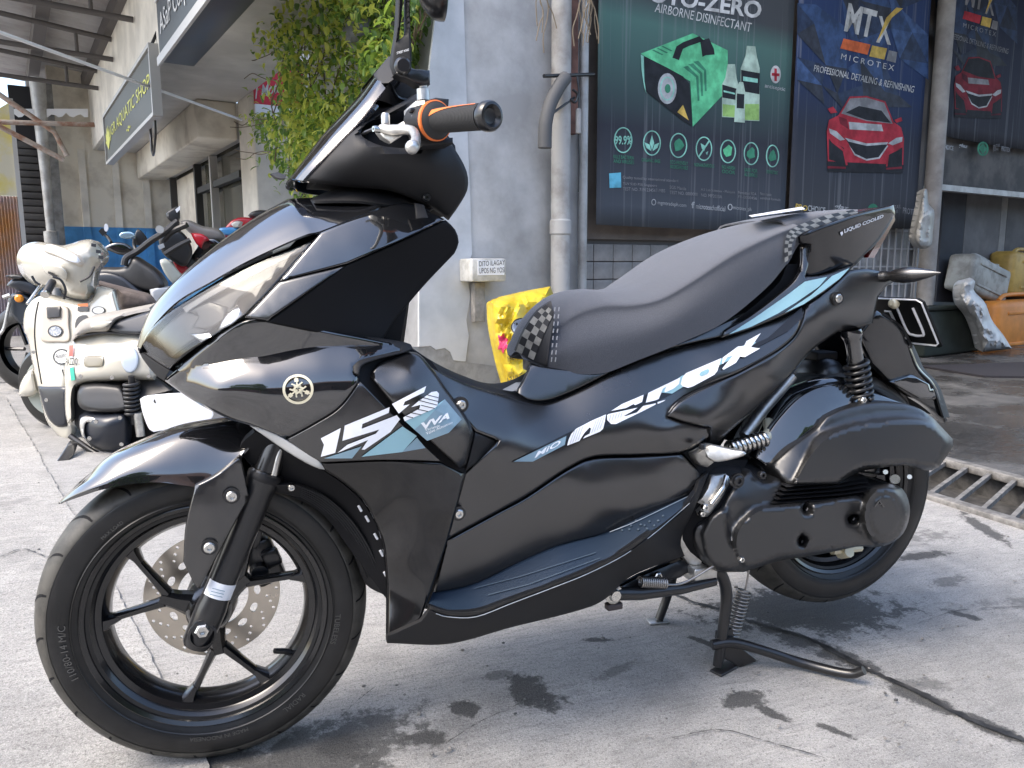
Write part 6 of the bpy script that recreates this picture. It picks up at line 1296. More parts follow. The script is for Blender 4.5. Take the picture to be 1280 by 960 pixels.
# ---------------------------------------------------------------- handlebar, cowl, screen, mirror
DHC = Depth([(378, 226, -.085), (425, 176, -.112), (475, 141, -.108), (523, 115, -.085), (400, 229, -.105), (440, 205, -.142), (480, 200, -.164), (540, 205, -.170), (585, 225, -.140), (561, 275, -.112), (520, 250, -.128), (487, 238, -.124), (440, 233, -.104), (450, 172, -.145), (500, 140, -.125), (566, 182, -.150)])
panel('handlebar_cowl', M_matte, [(378, 226.5, 1), (400, 203), (425, 177), (450, 157), (475, 142), (505, 126), (522, 116, 1), (530, 125, 1), (540, 160), (560, 176), (566, 182, 1), (580, 206), (585, 222), (584, 238), (573, 258), (561, 275, 1), (545, 263), (520, 250), (487, 238), (440, 234), (403, 229)],
      DHC, B, both=True, edge=5, roll=.012, thick=.006, holes=[[(451, 167), (460, 153), (485, 145), (505, 137, 1), (527, 140, 1), (526, 184, 1), (500, 185), (470, 180)]])
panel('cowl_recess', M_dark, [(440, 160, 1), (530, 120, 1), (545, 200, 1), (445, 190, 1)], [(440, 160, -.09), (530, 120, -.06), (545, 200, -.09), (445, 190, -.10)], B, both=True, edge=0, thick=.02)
bolt('cowl_screw', 533, 247, -.138, .006, M_blackmetal, hexa=False)
core('handlebar_cowl_core', [[(390, 222, 0), (395, 222, -.06), (395, 228, -.06), (395, 230, 0)], [(450, 150, 0), (455, 160, -.09), (455, 225, -.10), (455, 236, 0)], [(520, 125, 0), (525, 140, -.08), (530, 235, -.11), (530, 255, 0)], [(565, 180, 0), (570, 190, -.10), (565, 260, -.10), (560, 270, 0)]])
patch('windscreen', M_smoke, [[at(*c), at(c[0]*.94+e[0]*.06, c[1]*.95+e[1]*.05, e[2]*.42), at(c[0]*.55+e[0]*.45, c[1]*.58+e[1]*.42, e[2]*.86), at(*e)] for c, e in [((362, 223, 0), (378, 226, -.088)), ((382, 197, 0), (396, 206, -.104)), ((403, 169, 0), (425, 176, -.114)), ((425, 145, 0), (448, 152, -.116)), ((447, 121, 0), (469, 126, -.110)), ((470, 91, 0), (486, 104, -.095)), ((486, 70, 0), (493, 88, -.070))]], B, nu=5, nv=4, raw=True, thick=.003)
patch('windscreen_base', M_gloss, [[at(c[0]+3, c[1]+1.5, 0), at(c[0]*.5+e[0]*.5+3, c[1]*.5+e[1]*.5+2, e[2]*.6), at(e[0]+4, e[1]+1, e[2]*.98)] for c, e in [((364, 223, 0), (380, 226, -.084)), ((384, 197, 0), (397, 207, -.100)), ((405, 169, 0), (426, 178, -.110)), ((427, 145, 0), (448, 155, -.112)), ((449, 121, 0), (468, 130, -.106))]], B, nu=4, nv=4, raw=True, thick=.003)
panel('windscreen_cap', M_matte, [(468, 92, 1), (486, 70, 1), (494, 76, 1), (498, 94, 1), (486, 104), (474, 104, 1)], [(468, 92, -.06), (486, 70, -.05), (496, 86, -.09), (480, 104, -.098)], B, both=True, edge=2, thick=.008, off=-.002)
patch('meter_visor', M_matte, [[(386, 249, 0), (388, 250, -.06), (394, 251, -.10)], [(430, 234, 0), (433, 235, -.07), (446, 251, -.128)], [(490, 238, 0), (490, 240, -.07), (485, 256, -.130)], [(545, 258, 0), (543, 259, -.07), (536, 263, -.128)]], B, nu=4, nv=4, thick=.004)
panel('meter_tab', M_matte, [(519, 254, 1), (530, 256, 1), (535, 272, 1), (521, 273, 1)], [(519, 254, -.160), (530, 256, -.16), (535, 272, -.178), (521, 273, -.178)], B, both=True, edge=1.5, roll=.002, thick=.006, off=-.006)
# grip
G0 = at(543, 151, -.235); G1 = at(606, 145.5, -.345); ga = (G1-G0)/np.linalg.norm(G1-G0); GL = np.linalg.norm(G1-G0)
hb = [at(500, 175, 0), at(515, 165, -.10), G0, G1]
tube('handlebar', hb, .011, M_blackmetal, B, smoothpath=4)
tube('handlebar', [np.array([p[0], -p[1], p[2]]) for p in hb], .011, M_blackmetal, B, smoothpath=4)
gp = [(0, .012), (0, .0265), (.004, .0275), (.006, .0265), (.010, .0205)]
for i in range(int((GL-.018)/.0032)):
    h = .012+i*.0032; gp += [(h, .0172), (h+.0006, .0180), (h+.0020, .0180), (h+.0026, .0172)]
gp += [(GL-.004, .0178), (GL-.003, .012)]
gr = lathe('grip', gp, G0, ga, M_grip, B, seg=32, auto=40)
lathe('grip_ring', [(-.0015, .0255), (-.001, .0285), (.0045, .0290), (.006, .0270)], G0, ga, M_orange, gr, seg=40)
_, gb, gc = frame(ga)
def GP(h, t, r): return G0+ga*h+r*(gb*math.cos(t)+gc*math.sin(t))
up_t = [t for t in np.linspace(0, 2*math.pi, 72)]
tc = max(up_t, key=lambda t: (GP(0, t, 1)-G0)@(np.array([-.15, -.62, .55])))
sv = []; N = 14
for i in range(N+1):
    u = i/N; h = .010+u*(GL-.020); wdt = .05+.50*math.exp(-(u/.16)**2)*(1) ; wdt = .10+.42*(1-u)**3
    off_ = .55*(1-u)**3
    for q in (-1, -.33, .33, 1): sv.append(GP(h, tc+off_+q*wdt*(.55), .0187))
mesh('grip_stripe', sv, [(4*i+j, 4*i+j+1, 4*i+j+5, 4*i+j+4) for i in range(N) for j in range(3)], M_orange, gr, smooth=True)
lathe('bar_end', [(0, .013), (.001, .0195), (.004, .0205), (.012, .0205), (.016, .0185), (.017, .0150), (.0145, .0125), (.011, .010), (.010, 0)], G1, ga, M_blackmetal, gr, seg=36)
for o_ in list(gr.children)+[gr]: pass
far = mirrored(gr); far.name = 'grip'
# switch housing, lever, master cylinder
sw = lathe('switch_housing', [(-.052, .012), (-.050, .021), (-.045, .0235), (-.012, .0250), (-.004, .0265), (-.002, .015)], G0, ga, M_matte, B, seg=20)
panel('switch_block', M_matte, [(524, 128, 1), (545, 122, 1), (561, 124, 1), (560, 140, 1), (548, 148), (546, 170), (566, 172, 1), (566, 180, 1), (524, 184, 1), (521, 160)], [(524, 128, -.205), (561, 124, -.215), (566, 178, -.22), (524, 184, -.215)], B, edge=3, roll=.006, thick=.05)
panel('switch_cluster', M_alu, [(511, 134, 1), (520, 126, 1), (531, 126, 1), (530, 152, 1), (512, 150, 1)], [(511, 134, -.200), (531, 126, -.222), (530, 152, -.222), (512, 150, -.205)], B, edge=2, roll=.004, thick=.03)
for q in ((515, 138), (523, 144), (517, 147)): box('switch_button', at(q[0], q[1], -.218), (.008, .008, .007), M_blackmetal, B, bev=.0015)
tube('brake_lever', [at(476, 161, -.188), at(492, 163, -.205), at(506, 162, -.222), at(516, 164, -.245), at(520, 172, -.285), at(518, 182, -.318)], [.0065, .0085, .0075, .0068, .0065, .0078], M_alu, B, seg=14, smoothpath=5)
lathe('lever_ball', [(-.0095, .001), (-.0080, .0052), (-.004, .0086), (0, .0095), (.004, .0086), (.008, .0052), (.0095, .001)], at(515, 184, -.322), (0, 0, 1), M_alu, B, seg=20, auto=80)
panel('lever_bracket', M_alu, [(470, 160, 1), (480, 157), (493, 158, 1), (503, 152), (512, 150, 1), (516, 158, 1), (500, 172), (490, 178, 1), (478, 172)], [(470, 160, -.175), (512, 150, -.205), (490, 178, -.195)], B, edge=2, roll=.004, thick=.018)
bolt('lever_pivot', 482, 152, -.185, .0065, M_alu, head=.012, axis=(0, 0, 1), hexa=False)
bolt('lever_pivot', 474, 162, -.19, .005, M_steel, head=.010, axis=(-1, -.3, 0), hexa=False)
# mirror
panel('mirror_arm', M_matte, [(498, -30, 1), (512, -32, 1), (512.5, 20), (514, 60), (514, 82), (510, 92), (502, 96), (494, 91), (490, 80), (491, 66), (495, 40), (497, 10)], [(498, -30, -.20), (512, -30, -.2), (514, 80, -.200), (490, 80, -.185)], B, edge=2.5, roll=.004, thick=.016, holes=[[(505.5, -22, 1), (508, -22, 1), (508, 20), (507, 42), (498.5, 50, 1), (501, 30)]])
lathe('mirror_pivot', [(0, .0125), (.007, .0125), (.012, .009), (.012, 0)], at(503, 83, -.201), (-.1, -1, -.1), M_blackmetal, B, seg=24)
decal_text('lettering', 'STREET KING', [(496, 65), (511, 60.5), (511, 63.5), (496, 68)], Depth([(498, -30, -.20), (512, -30, -.2), (514, 80, -.200), (490, 80, -.185)]), M_white, B, off=-.002)
panel('mirror_clamp', M_blackmetal, [(494, 92, 1), (503, 90), (514, 85), (520, 87, 1), (526, 87, 1), (537, 88, 1), (537.5, 106, 1), (522, 107, 1), (512, 100), (500, 96)], [(494, 92, -.19), (537, 88, -.19), (537, 106, -.19), (500, 96, -.19)], B, edge=2.5, roll=.004, thick=.025)
lathe('mirror_stem', [(-.025, .008), (-.012, .008), (-.010, .010), (.006, .010), (.008, .0065), (.022, .0065)], at(529, 117, -.18), (0, 0, 1), M_alu, B, seg=12)
mh = bmesh.new(); bmesh.ops.create_uvsphere(mh, u_segments=28, v_segments=16, radius=1.0)
bmesh.ops.scale(mh, vec=(.036, .060, .046), verts=mh.verts)
for v in mh.verts:
    if v.co.x > .004: v.co.x = .004+(v.co.x-.004)*.15
bmesh.ops.transform(mh, matrix=Matrix.Translation(Vector(at(552, -16, -.21))) @ Matrix.Rotation(R(-12), 4, 'Z') @ Matrix.Rotation(R(8), 4, 'X'), verts=mh.verts)
mo = from_bm('mirror_head', mh, M_blackmetal, B, autosmooth=50)
tube('mirror_neck', [at(505, -28, -.192), at(515, -36, -.195), at(540, -24, -.20)], .008, M_matte, B, smoothpath=4)
panel('screen_bracket', M_matte, [(338, 217, 1), (347, 215), (358, 219, 1), (357, 223), (345, 222)], [(338, 217, .10), (347, 215, .10), (358, 219, .08)], B, edge=1, roll=.002, thick=.02)
tubes('control_cables', [(cr([at(470, 160, -.15), at(452, 172, -.12), at(470, 200, -.09), at(500, 230, -.08)], 6), .003), (cr([at(500, 100, -.10), at(492, 115, -.06), at(505, 125, -.05), at(520, 120, -.06)], 6), .0028), (cr([at(487, 104, -.09), at(498, 122, -.06), at(520, 126, -.05)], 6), .0028)], M_blackmetal, B, seg=7)
lathe('meter_housing', [(-.03, .03), (0, .034), (.03, .028), (.032, 0)], at(498, 118, -.02), (.5, 0, 1), M_matte, B, seg=24)
def ell_pts(cx, cy, rx, ry, n=20): return [(cx+rx*math.cos(2*math.pi*k/n), cy+ry*math.sin(2*math.pi*k/n)) for k in range(n)]
# ---------------------------------------------------------------- engine and rear end
DAB0 = Depth([(960, 582, -.150), (985, 607, -.190), (1013, 540, -.155), (1031, 523, -.160), (1052, 511, -.160), (1095, 502, -.160), (1130, 504, -.162), (1166, 522, -.172), (1190, 550, -.180), (1173, 585, -.188), (1132, 582, -.190), (1049, 606, -.190), (1010, 575, -.186), (1000, 565, -.175)])
DAB1 = Depth([(1000, 600, -.205), (1040, 602, -.210), (1060, 545, -.204), (1100, 526, -.202), (1160, 532, -.206), (1183, 553, -.208), (1168, 580, -.214), (1080, 582, -.214)])
DAB = MinD(DAB0, Plate([(994, 603, 1), (1012, 572), (1028, 553), (1050, 541), (1100, 530), (1150, 529), (1166, 534, 1), (1184, 553, 1), (1168, 581, 1), (1130, 577), (1090, 580), (1064, 588), (1046, 602, 1)], DAB1, 9, .030))
panel('air_filter_cover', M_engine, [(960, 582, 1), (985, 560), (1011, 541, 1), (1018, 536), (1026, 527), (1032, 520, 1), (1052, 511), (1075, 505), (1097, 502), (1130, 504, 1), (1150, 511), (1167, 523, 1), (1191, 549, 1), (1191, 557), (1174, 584, 1), (1165, 588), (1155, 588), (1134, 582), (1100, 585), (1075, 590), (1062, 597), (1049, 606, 1), (985, 607.5, 1), (972, 594)], DAB, B, edge=5, roll=.010, thick=.06, grid=4, auto=88)
DCV0 = Depth([(937, 587, -.165), (968, 597, -.172), (983, 601, -.176), (966, 630, -.184), (925, 625, -.184), (900, 640, -.170), (866, 668, -.150), (885, 706, -.160), (910, 714, -.175), (895, 675, -.176), (930, 660, -.186), (1000, 690, -.188), (1060, 680, -.190), (1136, 640, -.195), (1106, 612, -.190)])
DCV = MinD(DCV0, Plate([(880, 668, 1), (893, 646), (905, 640), (906, 660), (916, 690), (926, 703, 1), (905, 708), (888, 698)], Depth([(880, 668, -.172), (905, 640, -.188), (905, 708, -.186)]), 6, .014), Plate([(929, 655, 1), (947, 640), (968, 636), (1020, 632), (1068, 625), (1100, 640), (1095, 678), (1040, 684), (975, 694), (932, 704), (922, 690), (922, 668)], Depth([(929, 655, -.208), (1068, 625, -.214), (1095, 678, -.214), (932, 704, -.208), (1000, 660, -.217)]), 8, .028), Plate(ell_pts(1106, 645, 25, 34), -.236, 7, .032), Plate(ell_pts(1106, 645, 17, 24), -.2385, 3, .004))
cv = panel('transmission_cover', M_engine, [(921, 602, 1), (937, 587, 1), (946, 598), (955, 603), (963, 602), (968, 596, 1), (983, 602, 1), (966, 630, 1), (975, 629), (1022, 624), (1069, 617, 1), (1082, 609), (1098, 605), (1114, 604.5), (1128, 611), (1136, 626), (1137, 645), (1129, 667), (1112, 680), (1095, 684), (1075, 683), (1040, 690), (1007, 696), (975, 701), (930, 715, 1), (908, 715), (895, 714), (882, 705, 1), (872, 690), (865, 671), (868, 658), (886, 645, 1), (900, 634), (912, 615)], DCV, B, edge=5, roll=.012, thick=.07, grid=4, auto=88,
      holes=[[(1003, 635), (1007, 629), (1013, 632), (1014, 638), (1010, 643), (1005, 642)], [(998, 674), (1003, 669), (1008, 672), (1008, 678), (1004, 683), (999, 681)], [(1060, 647), (1066, 643), (1073, 645), (1073, 650), (1067, 655), (1061, 653)]])
for (a, b) in ((1009, 637), (1003, 677), (1067, 649)): bolt('cover_bolt', a, b, -.190, .007, M_blackmetal)
decal_text('lettering', 'A', [(1094, 625), (1106, 625), (1106, 634), (1092, 634)], DCV, M_satin, B, off=-.002)
bolt('cover_bolt', 926, 699, -.208, .006, M_steel)
bolt('cover_bolt', 922, 601, -.185, .011, M_blackmetal, washer=.015, hexa=False)
bolt('cover_bolt', 952, 594, -.178, .008, M_blackmetal, hexa=False)
for i in range(5):
    y0 = 629-i*5.2; panel('cooling_fin', M_blackmetal, [(964+i*4.5, y0-2.6, 1), (1050, y0-7.5, 1), (1092-i*3, y0-14.5, 1), (1094-i*3, y0-10.5, 1), (1050, y0-4.5, 1), (966+i*4.5, y0+.6, 1)], [(965, y0, -.190), (1050, y0-6, -.196), (1092, y0-12, -.190)], B, edge=0, thick=.05)
core('engine_block', [[(850, 580, 0), (850, 600, -.12), (855, 700, -.12), (860, 720, 0)], [(900, 560, 0), (900, 585, -.14), (900, 705, -.15), (900, 715, 0)], [(960, 580, 0), (960, 600, -.15), (965, 690, -.16), (970, 700, 0)], [(1060, 600, 0), (1060, 605, -.15), (1060, 670, -.16), (1060, 676, 0)], [(1100, 612, 0), (1100, 615, -.15), (1100, 660, -.16), (1100, 665, 0)]])
tubes('rear_hub_parts', [([at(1040, 688, -.10), at(1075, 684, -.10)], .010), ([at(1050, 692, -.09), at(1062, 690, -.12)], .012)], M_chrome, B)
tubes('rear_mount_bolts', [([at(1118, 598, -.17), at(1119, 599, -.19)], .010), ([at(1107, 590, -.17), at(1107, 590, -.185)], .005), ([at(1137, 596, -.14), at(1137, 596, -.17)], .005)], M_steel, B, seg=12)
# aluminium bracket pieces behind the cover
panel('crankcase_bracket', M_alu, [(889, 594, 1), (907, 592, 1), (912, 598), (906, 616), (893, 636), (884, 646), (876, 646), (874, 640), (880, 632), (872, 628, 1), (884, 610)], [(889, 594, -.150), (912, 598, -.155), (880, 645, -.165), (872, 628, -.16), (895, 615, -.165)], B, edge=2.5, roll=.006, thick=.02)
bolt('crankcase_bolt', 881, 634, -.172, .007, M_steel); bolt('crankcase_bolt', 877, 642, -.172, .006, M_steel)
tube('crankcase_pipe', [at(908, 596, -.160), at(902, 612, -.172), at(889, 630, -.172)], .006, M_steel, B, smoothpath=4)
panel('crankcase', M_alu, [(847, 668, 1), (858, 650, 1), (866, 640), (866, 672), (876, 695, 1), (882, 706, 1), (862, 708, 1), (852, 696, 1), (845, 682)], [(847, 670, -.13), (866, 640, -.135), (882, 706, -.14), (852, 696, -.125)], B, edge=2.5, roll=.006, thick=.05)
box('crankcase_foot', at(872, 712, -.12), (.055, .06, .03), M_alu, B, bev=.004)
# pillion peg and small spring
panel('pillion_peg', M_alu, [(880, 561, 1), (886, 556), (900, 558), (917, 562, 1), (930, 564), (933, 567), (929, 570), (912, 575), (892, 577), (884, 572, 1)], [(880, 561, -.178), (933, 567, -.225), (890, 577, -.190), (905, 560, -.195)], B, edge=2.5, roll=.004, thick=.018)
panel('pillion_peg_mount', M_alu, [(868, 568, 1), (880, 562, 1), (886, 572, 1), (892, 578, 1), (884, 584), (876, 582), (870, 576)], [(868, 568, -.165), (892, 578, -.178), (876, 582, -.16)], B, edge=2, roll=.004, thick=.02)
bolt('peg_pivot', 878, 558.5, -.185, .006, M_blackmetal, axis=(0, 0, 1))
panel('peg_bracket', M_dark, [(854, 566, 1), (870, 556, 1), (888, 553, 1), (900, 575, 1), (935, 575, 1), (930, 586, 1), (885, 590, 1), (876, 592, 1)], [(854, 566, -.14), (935, 575, -.12), (885, 590, -.14)], B, edge=0, thick=.03)
def coil(name, p0, p1, Rr, rw_, turns, mat, parent=B, seg=7, per=14, ramp=None):
    p0, p1 = np.asarray(p0), np.asarray(p1); a, b, c = frame(p1-p0); n = int(turns*per); L_ = np.linalg.norm(p1-p0); P = []
    for i in range(n+1):
        t = i/n; an = 2*math.pi*turns*t; rr = Rr if ramp is None else Rr*(ramp[0]*(1-t)+ramp[1]*t); P.append(p0+a*L_*t+rr*(b*math.cos(an)+c*math.sin(an)))
    v, f = tube_vf(P, rw_, seg); return mesh(name, v, f, mat, parent, smooth=True)
coil('intake_hose', at(912, 561, -.13), at(957, 548, -.13), .013, .0045, 8, M_steel)
lathe('intake_hose_core', [(0, .012), (.08, .012)], at(912, 561, -.13), at(957, 548, -.13)-at(912, 561, -.13), M_matte, B, seg=16)
tube('intake_hose_end', [at(952, 552, -.12), at(962, 540, -.10), at(960, 528, -.07)], .012, M_chrome, B, smoothpath=3)
# shock absorber
S0, S1 = at(1064, 412, -.118), at(1077, 505, -.125); sa_ = S1-S0
def SP(t): return S0+sa_*t
lathe('shock_body', [(0, .020), (.010, .022), (.02, .019), (.028, .017), (.045, .016), (.075, .017), (.085, .014), (.16, .012)], SP(0), sa_, M_gloss, B, seg=24)
coil('shock_spring', SP(.42), SP(.93), .024, .0042, 6.5, M_blackmetal)
lathe('shock_lower_mount', [(0, .016), (.02, .016), (.022, .008)], SP(.92), sa_, M_blackmetal, B, seg=20)
bolt('shock_bolt', 1078, 500, -.145, .008, M_steel)
# hugger over the rear wheel
patch('rear_hugger', M_gloss, [[(935, 560, 0), (937, 560, -.06), (945, 575, -.10)], [(968, 497, 0), (972, 500, -.06), (985, 535, -.105)], [(1000, 476, 0), (1006, 480, -.06), (1020, 512, -.105)], [(1040, 468, 0), (1046, 472, -.06), (1056, 500, -.105)], [(1080, 474, 0), (1086, 480, -.06), (1090, 498, -.105)], [(1118, 494, 0), (1122, 500, -.06), (1124, 510, -.105)]], B, nu=5, nv=4, thick=.003)
panel('hugger_plate', M_gloss, [(940, 570, 1), (975, 520), (1005, 492), (1040, 480), (1080, 487), (1126, 503, 1), (1110, 512, 1), (1050, 512), (1012, 540), (960, 584, 1)], [(940, 570, -.115), (1005, 492, -.115), (1080, 487, -.12), (1126, 503, -.13), (1050, 512, -.14), (960, 584, -.14)], B, edge=3, thick=.01)
lathe('canister', [(-.06, 0), (-.058, .028), (-.04, .042), (.0, .047), (.04, .042), (.058, .028), (.06, 0)], at(1022, 470, .02), (0, 1, 0), M_engine, B, seg=28, auto=70)
box('canister_cap', at(1025, 444, .02), (.06, .05, .02), M_matte, B, bev=.004)
tube('rear_frame_rail', [at(930, 545, -.08), at(952, 515, -.07), at(975, 488, -.07), at(990, 470, -.07)], .012, M_alu, B, smoothpath=4)
# mudguard, plate, indicator
DMG = Depth([(1076, 419, -.085), (1096, 388, -.085), (1140, 438, -.070), (1183, 524, -.060), (1155, 506, -.07), (1120, 480, -.075), (1085, 445, -.085)])
panel('mudguard', M_gplastic, [(1074, 418, 1), (1096, 388, 1), (1123, 407), (1140, 438), (1149, 459), (1168, 480), (1176, 500), (1184, 525, 1), (1181, 529, 1), (1158, 509), (1120, 484), (1090, 455, 1)], DMG, B, both=True, edge=3, roll=.006, thick=.012)
patch('mudguard_back', M_matte, [[at(p[0], p[1], 0)+np.array([.02, 0, 0]), at(p[0], p[1], -.04)+np.array([.015, 0, 0]), at(p[0], p[1], -.072)] for p in ((1098, 392), (1122, 410), (1138, 440), (1148, 462), (1166, 482), (1180, 522))], B, nu=4, nv=3, raw=True, thick=.004)
panel('mudguard_reflector', M_gloss, [(1112, 477, 1), (1140, 468, 1), (1166, 482, 1), (1172, 500, 1), (1150, 498, 1)], DMG, B, both=True, edge=2, thick=.006, off=-.008)
# number plate: four corners in space
def plate_pt(u, w): return PL0+PLu*u+PLw*w
PL0 = at(1151, 374, -.105); PLu = np.array([0, .21, 0]); PLw = at(1177, 435, -.105)-PL0
prism('number_plate', [plate_pt(u, w) for u, w in ((-.02, .06), (.03, 0), (1, 0), (1, 1), (.6, 1), (.03, 1), (-.02, .96))], (.004, 0, .002), pmat('black_plate', (.007, .0075, .0075), .6, spec=.25), B)
pe = [plate_pt(u, w)+np.array([-.002, -.001, .001]) for u, w in ((1, .03), (.06, .03), (.01, .08), (.02, .92), (.06, .97), (.6, .97))]
tube('plate_border', pe, .0022, M_white, B, seg=6)
pl = [(plate_pt(u, w)+np.array([-.003, -.002, .001])) for u, w in ((.36, .20), (.36, .70), (.30, .78), (.20, .78), (.15, .70), (.15, .20))]
tube('plate_character', cr(pl, 4), .0030, M_white, B, seg=6)
pl = [(plate_pt(u, w)+np.array([-.003, -.002, .001])) for u, w in ((.55, .30), (.48, .30), (.47, .78), (.56, .78))]
tube('plate_character', pl, .0030, M_white, B, seg=6)
lathe('plate_bolt', [(0, .012), (.01, .011), (.016, .006), (.016, 0)], plate_pt(.35, .12)+np.array([-.004, 0, 0]), (-1, -.3, .2), M_chrome, B, seg=14)
I0, I1 = at(1100, 346, -.105), at(1176, 341, -.225); ia = I1-I0; IL = np.linalg.norm(ia)
lathe('rear_indicator', [(-.02, .012), (IL*.10, .012), (IL*.18, .009), (IL*.24, .013), (IL*.40, .0165), (IL*.60, .0150), (IL*.82, .0085), (IL, .001)], I0, ia, M_satin, B, seg=24, auto=60)
I0m = I0*np.array([1, -1, 1]); lathe('rear_indicator', [(-.02, .012), (IL*.10, .012), (IL*.18, .009), (IL*.24, .013), (IL*.40, .0165), (IL*.60, .0150), (IL*.82, .0085), (IL, .001)], I0m, ia*np.array([1, -1, 1]), M_satin, B, seg=24, auto=60)
# ---------------------------------------------------------------- stands
L0 = [at(880, 702, -.095), at(900, 716, -.105), at(908, 742, -.105), at(904, 785, -.108), atz(897, 832, .012)]
cs = tube('centre_stand_leg', L0, [.012, .0125, .0125, .0115, .0105], M_blackmetal, B, seg=12, smoothpath=5)
tube('centre_stand_leg', [at(846, 700, .10), at(836, 740, .125), atz(824, 774, .010)], .0105, M_blackmetal, B, seg=12, smoothpath=4)
tube('centre_stand_crossbar', [at(880, 704, -.095), at(850, 702, .10)], .011, M_blackmetal, B)
fp = atz(905, 836, .003); box('centre_stand_foot', fp, (.060, .030, .006), M_blackmetal, B, M=Matrix.Rotation(R(18), 3, 'Z'), bev=.002)
fq = atz(822, 776, .003); box('centre_stand_foot', fq, (.050, .030, .006), M_alu, B, M=Matrix.Rotation(R(-10), 3, 'Z'), bev=.002)
panel('centre_stand_gusset', M_blackmetal, [(897, 790, 1), (915, 786, 1), (922, 806, 1), (948, 826, 1), (925, 834, 1), (896, 818, 1)], [(897, 790, -.105), (948, 826, -.12), (896, 818, -.11)], B, edge=2, roll=.002, thick=.008)
tube('centre_stand_lever', [at(890, 806, -.108), at(915, 803, -.118), at(950, 812, -.140), at(1000, 828, -.172), atz(1058, 842, .018), atz(1080, 838, .035)], [.011, .011, .0105, .0105, .010, .009], M_blackmetal, B, seg=12, smoothpath=5)
coil('centre_stand_spring', at(914, 797, -.095), at(931, 737, -.095), .0145, .0021, 14, M_spring, ramp=(1.0, .92))
tube('spring_hook', [at(931, 740, -.095), at(934, 725, -.095), at(937, 706, -.098)], .0022, M_spring, B)
tube('side_stand', [at(768, 742, -.150), at(800, 742, -.152), at(850, 736, -.150), at(893, 726, -.145)], [.013, .0125, .011, .010], M_blackmetal, B, seg=12)
lathe('side_stand_pivot', [(0, .018), (.006, .018), (.008, .012), (.014, .010), (.014, 0)], at(766, 742, -.150), (0, -1, 0), M_steel, B, seg=20)
coil('side_stand_spring', at(800, 727, -.155), at(832, 729, -.155), .0100, .0018, 13, M_spring)
tube('side_stand_rod', [at(832, 731, -.155), at(850, 730, -.155), at(868, 722, -.16), at(894, 706, -.165)], .0025, M_spring, B, smoothpath=3)
box('side_stand_rubber', at(767, 757, -.145), (.032, .018, .013), pmat('brown_rubber', (.045, .035, .035), .6), B, bev=.003)
panel('stand_bracket', M_blackmetal, [(772, 735, 1), (800, 720, 1), (856, 697, 1), (866, 712, 1), (850, 722, 1), (800, 736, 1), (782, 748, 1)], [(772, 735, -.13), (856, 697, -.12), (850, 722, -.13)], B, edge=1.5, thick=.012)
bolt('stand_bolt', 822, 720, -.138, .009, M_steel)
tube('exhaust_pipe', [(1.02, .16, .24), (1.12, .18, .26), (1.30, .19, .33), (1.58, .20, .43)], [.022, .05, .06, .055], M_matte, B, seg=16)
# ================================================================== cream scooter parked behind
M_cream = pmat('cream_paint', (.47, .445, .375), .16, coat=.8, coat_rough=.03)
M_cream2 = pmat('beige_plastic', (.47, .42, .35), .38)
M_blk = pmat('black_plastic_part', (.016, .016, .017), .42, rvar=.08)
M_bluebk = pmat('blue_black_cover', (.016, .019, .026), .30)
def tr(name, mat, pts, y, parent, thick=.10, roll=.02, edge=5, grid=8, off=0, **kw):
    if isinstance(y, (int, float)): y = [(0, 300, y), (300, 300, y), (0, 600, y)]
    return panel(name, mat, [tuple(p)+((1,) if len(p) == 2 else ()) if kw.get('sharpc') else p for p in pts], y, parent, thick=thick, roll=roll, edge=edge, grid=grid, off=off, step=4)
cs_ = empty('parked_scooter', tuple(atz(120, 575)), label='cream retro scooter parked behind the front wheel, seen from its rear', cat='scooter')
HY = [(20, 320, 3.35), (130, 310, 3.0), (75, 370, 3.12), (75, 330, 3.02)]
tr('handlebar_cover', M_cream, [(21, 321), (27, 309), (39, 303), (56, 303), (75, 307), (87, 305), (106, 299.5), (116, 300), (125, 309), (130, 318), (129, 325), (119, 338), (116, 352), (116, 368), (109, 375), (83, 371), (75, 361), (45, 357), (31, 348), (23, 335)], HY, cs_, thick=.25, roll=.14, edge=24, grid=6)
DH = Depth(HY)
tr('meter_ring', M_cream2, [(52, 310), (60, 305), (76, 309), (100, 320), (107, 328), (103, 333), (92, 330), (68, 319), (55, 314)], DH, cs_, thick=.02, roll=.01, edge=2, off=-.012)
tr('meter_screen', M_white, [(56, 310), (62, 307), (76, 311), (97, 321), (101, 327), (97, 329), (88, 327), (70, 318), (58, 313)], DH, cs_, thick=.01, roll=.004, edge=2, off=-.018)
tr('switch_pod', M_cream, [(53, 330), (75, 332), (84, 341), (82, 352), (72, 347), (62, 345), (54, 338)], DH, cs_, thick=.04, roll=.02, edge=3, off=-.04)
for q in ((63, 340), (68, 343)): tr('switch', M_blk, [(q[0]-3, q[1]-1), (q[0]+3, q[1]+1), (q[0]+3, q[1]+5), (q[0]-3, q[1]+2)], DH, cs_, thick=.01, roll=.002, edge=1, off=-.055)
for q in ((117, 306), (123, 314), (126, 321)): tr('switch', M_blk, [(q[0]-3, q[1]-2), (q[0]+3, q[1]-1), (q[0]+3, q[1]+3), (q[0]-3, q[1]+2)], DH, cs_, thick=.01, roll=.002, edge=1, off=-.012)
lathe('grip', [(0, .017), (.01, .019), (.10, .019), (.11, .014), (.11, 0)], at(66, 352, 2.98), at(55, 371, 2.88)-at(66, 352, 2.98), M_blk, cs_, seg=16)
lathe('bar_end', [(0, .020), (.012, .020), (.014, 0)], at(57, 367, 2.895), at(55, 371, 2.88)-at(66, 352, 2.98), M_steel, cs_, seg=16)
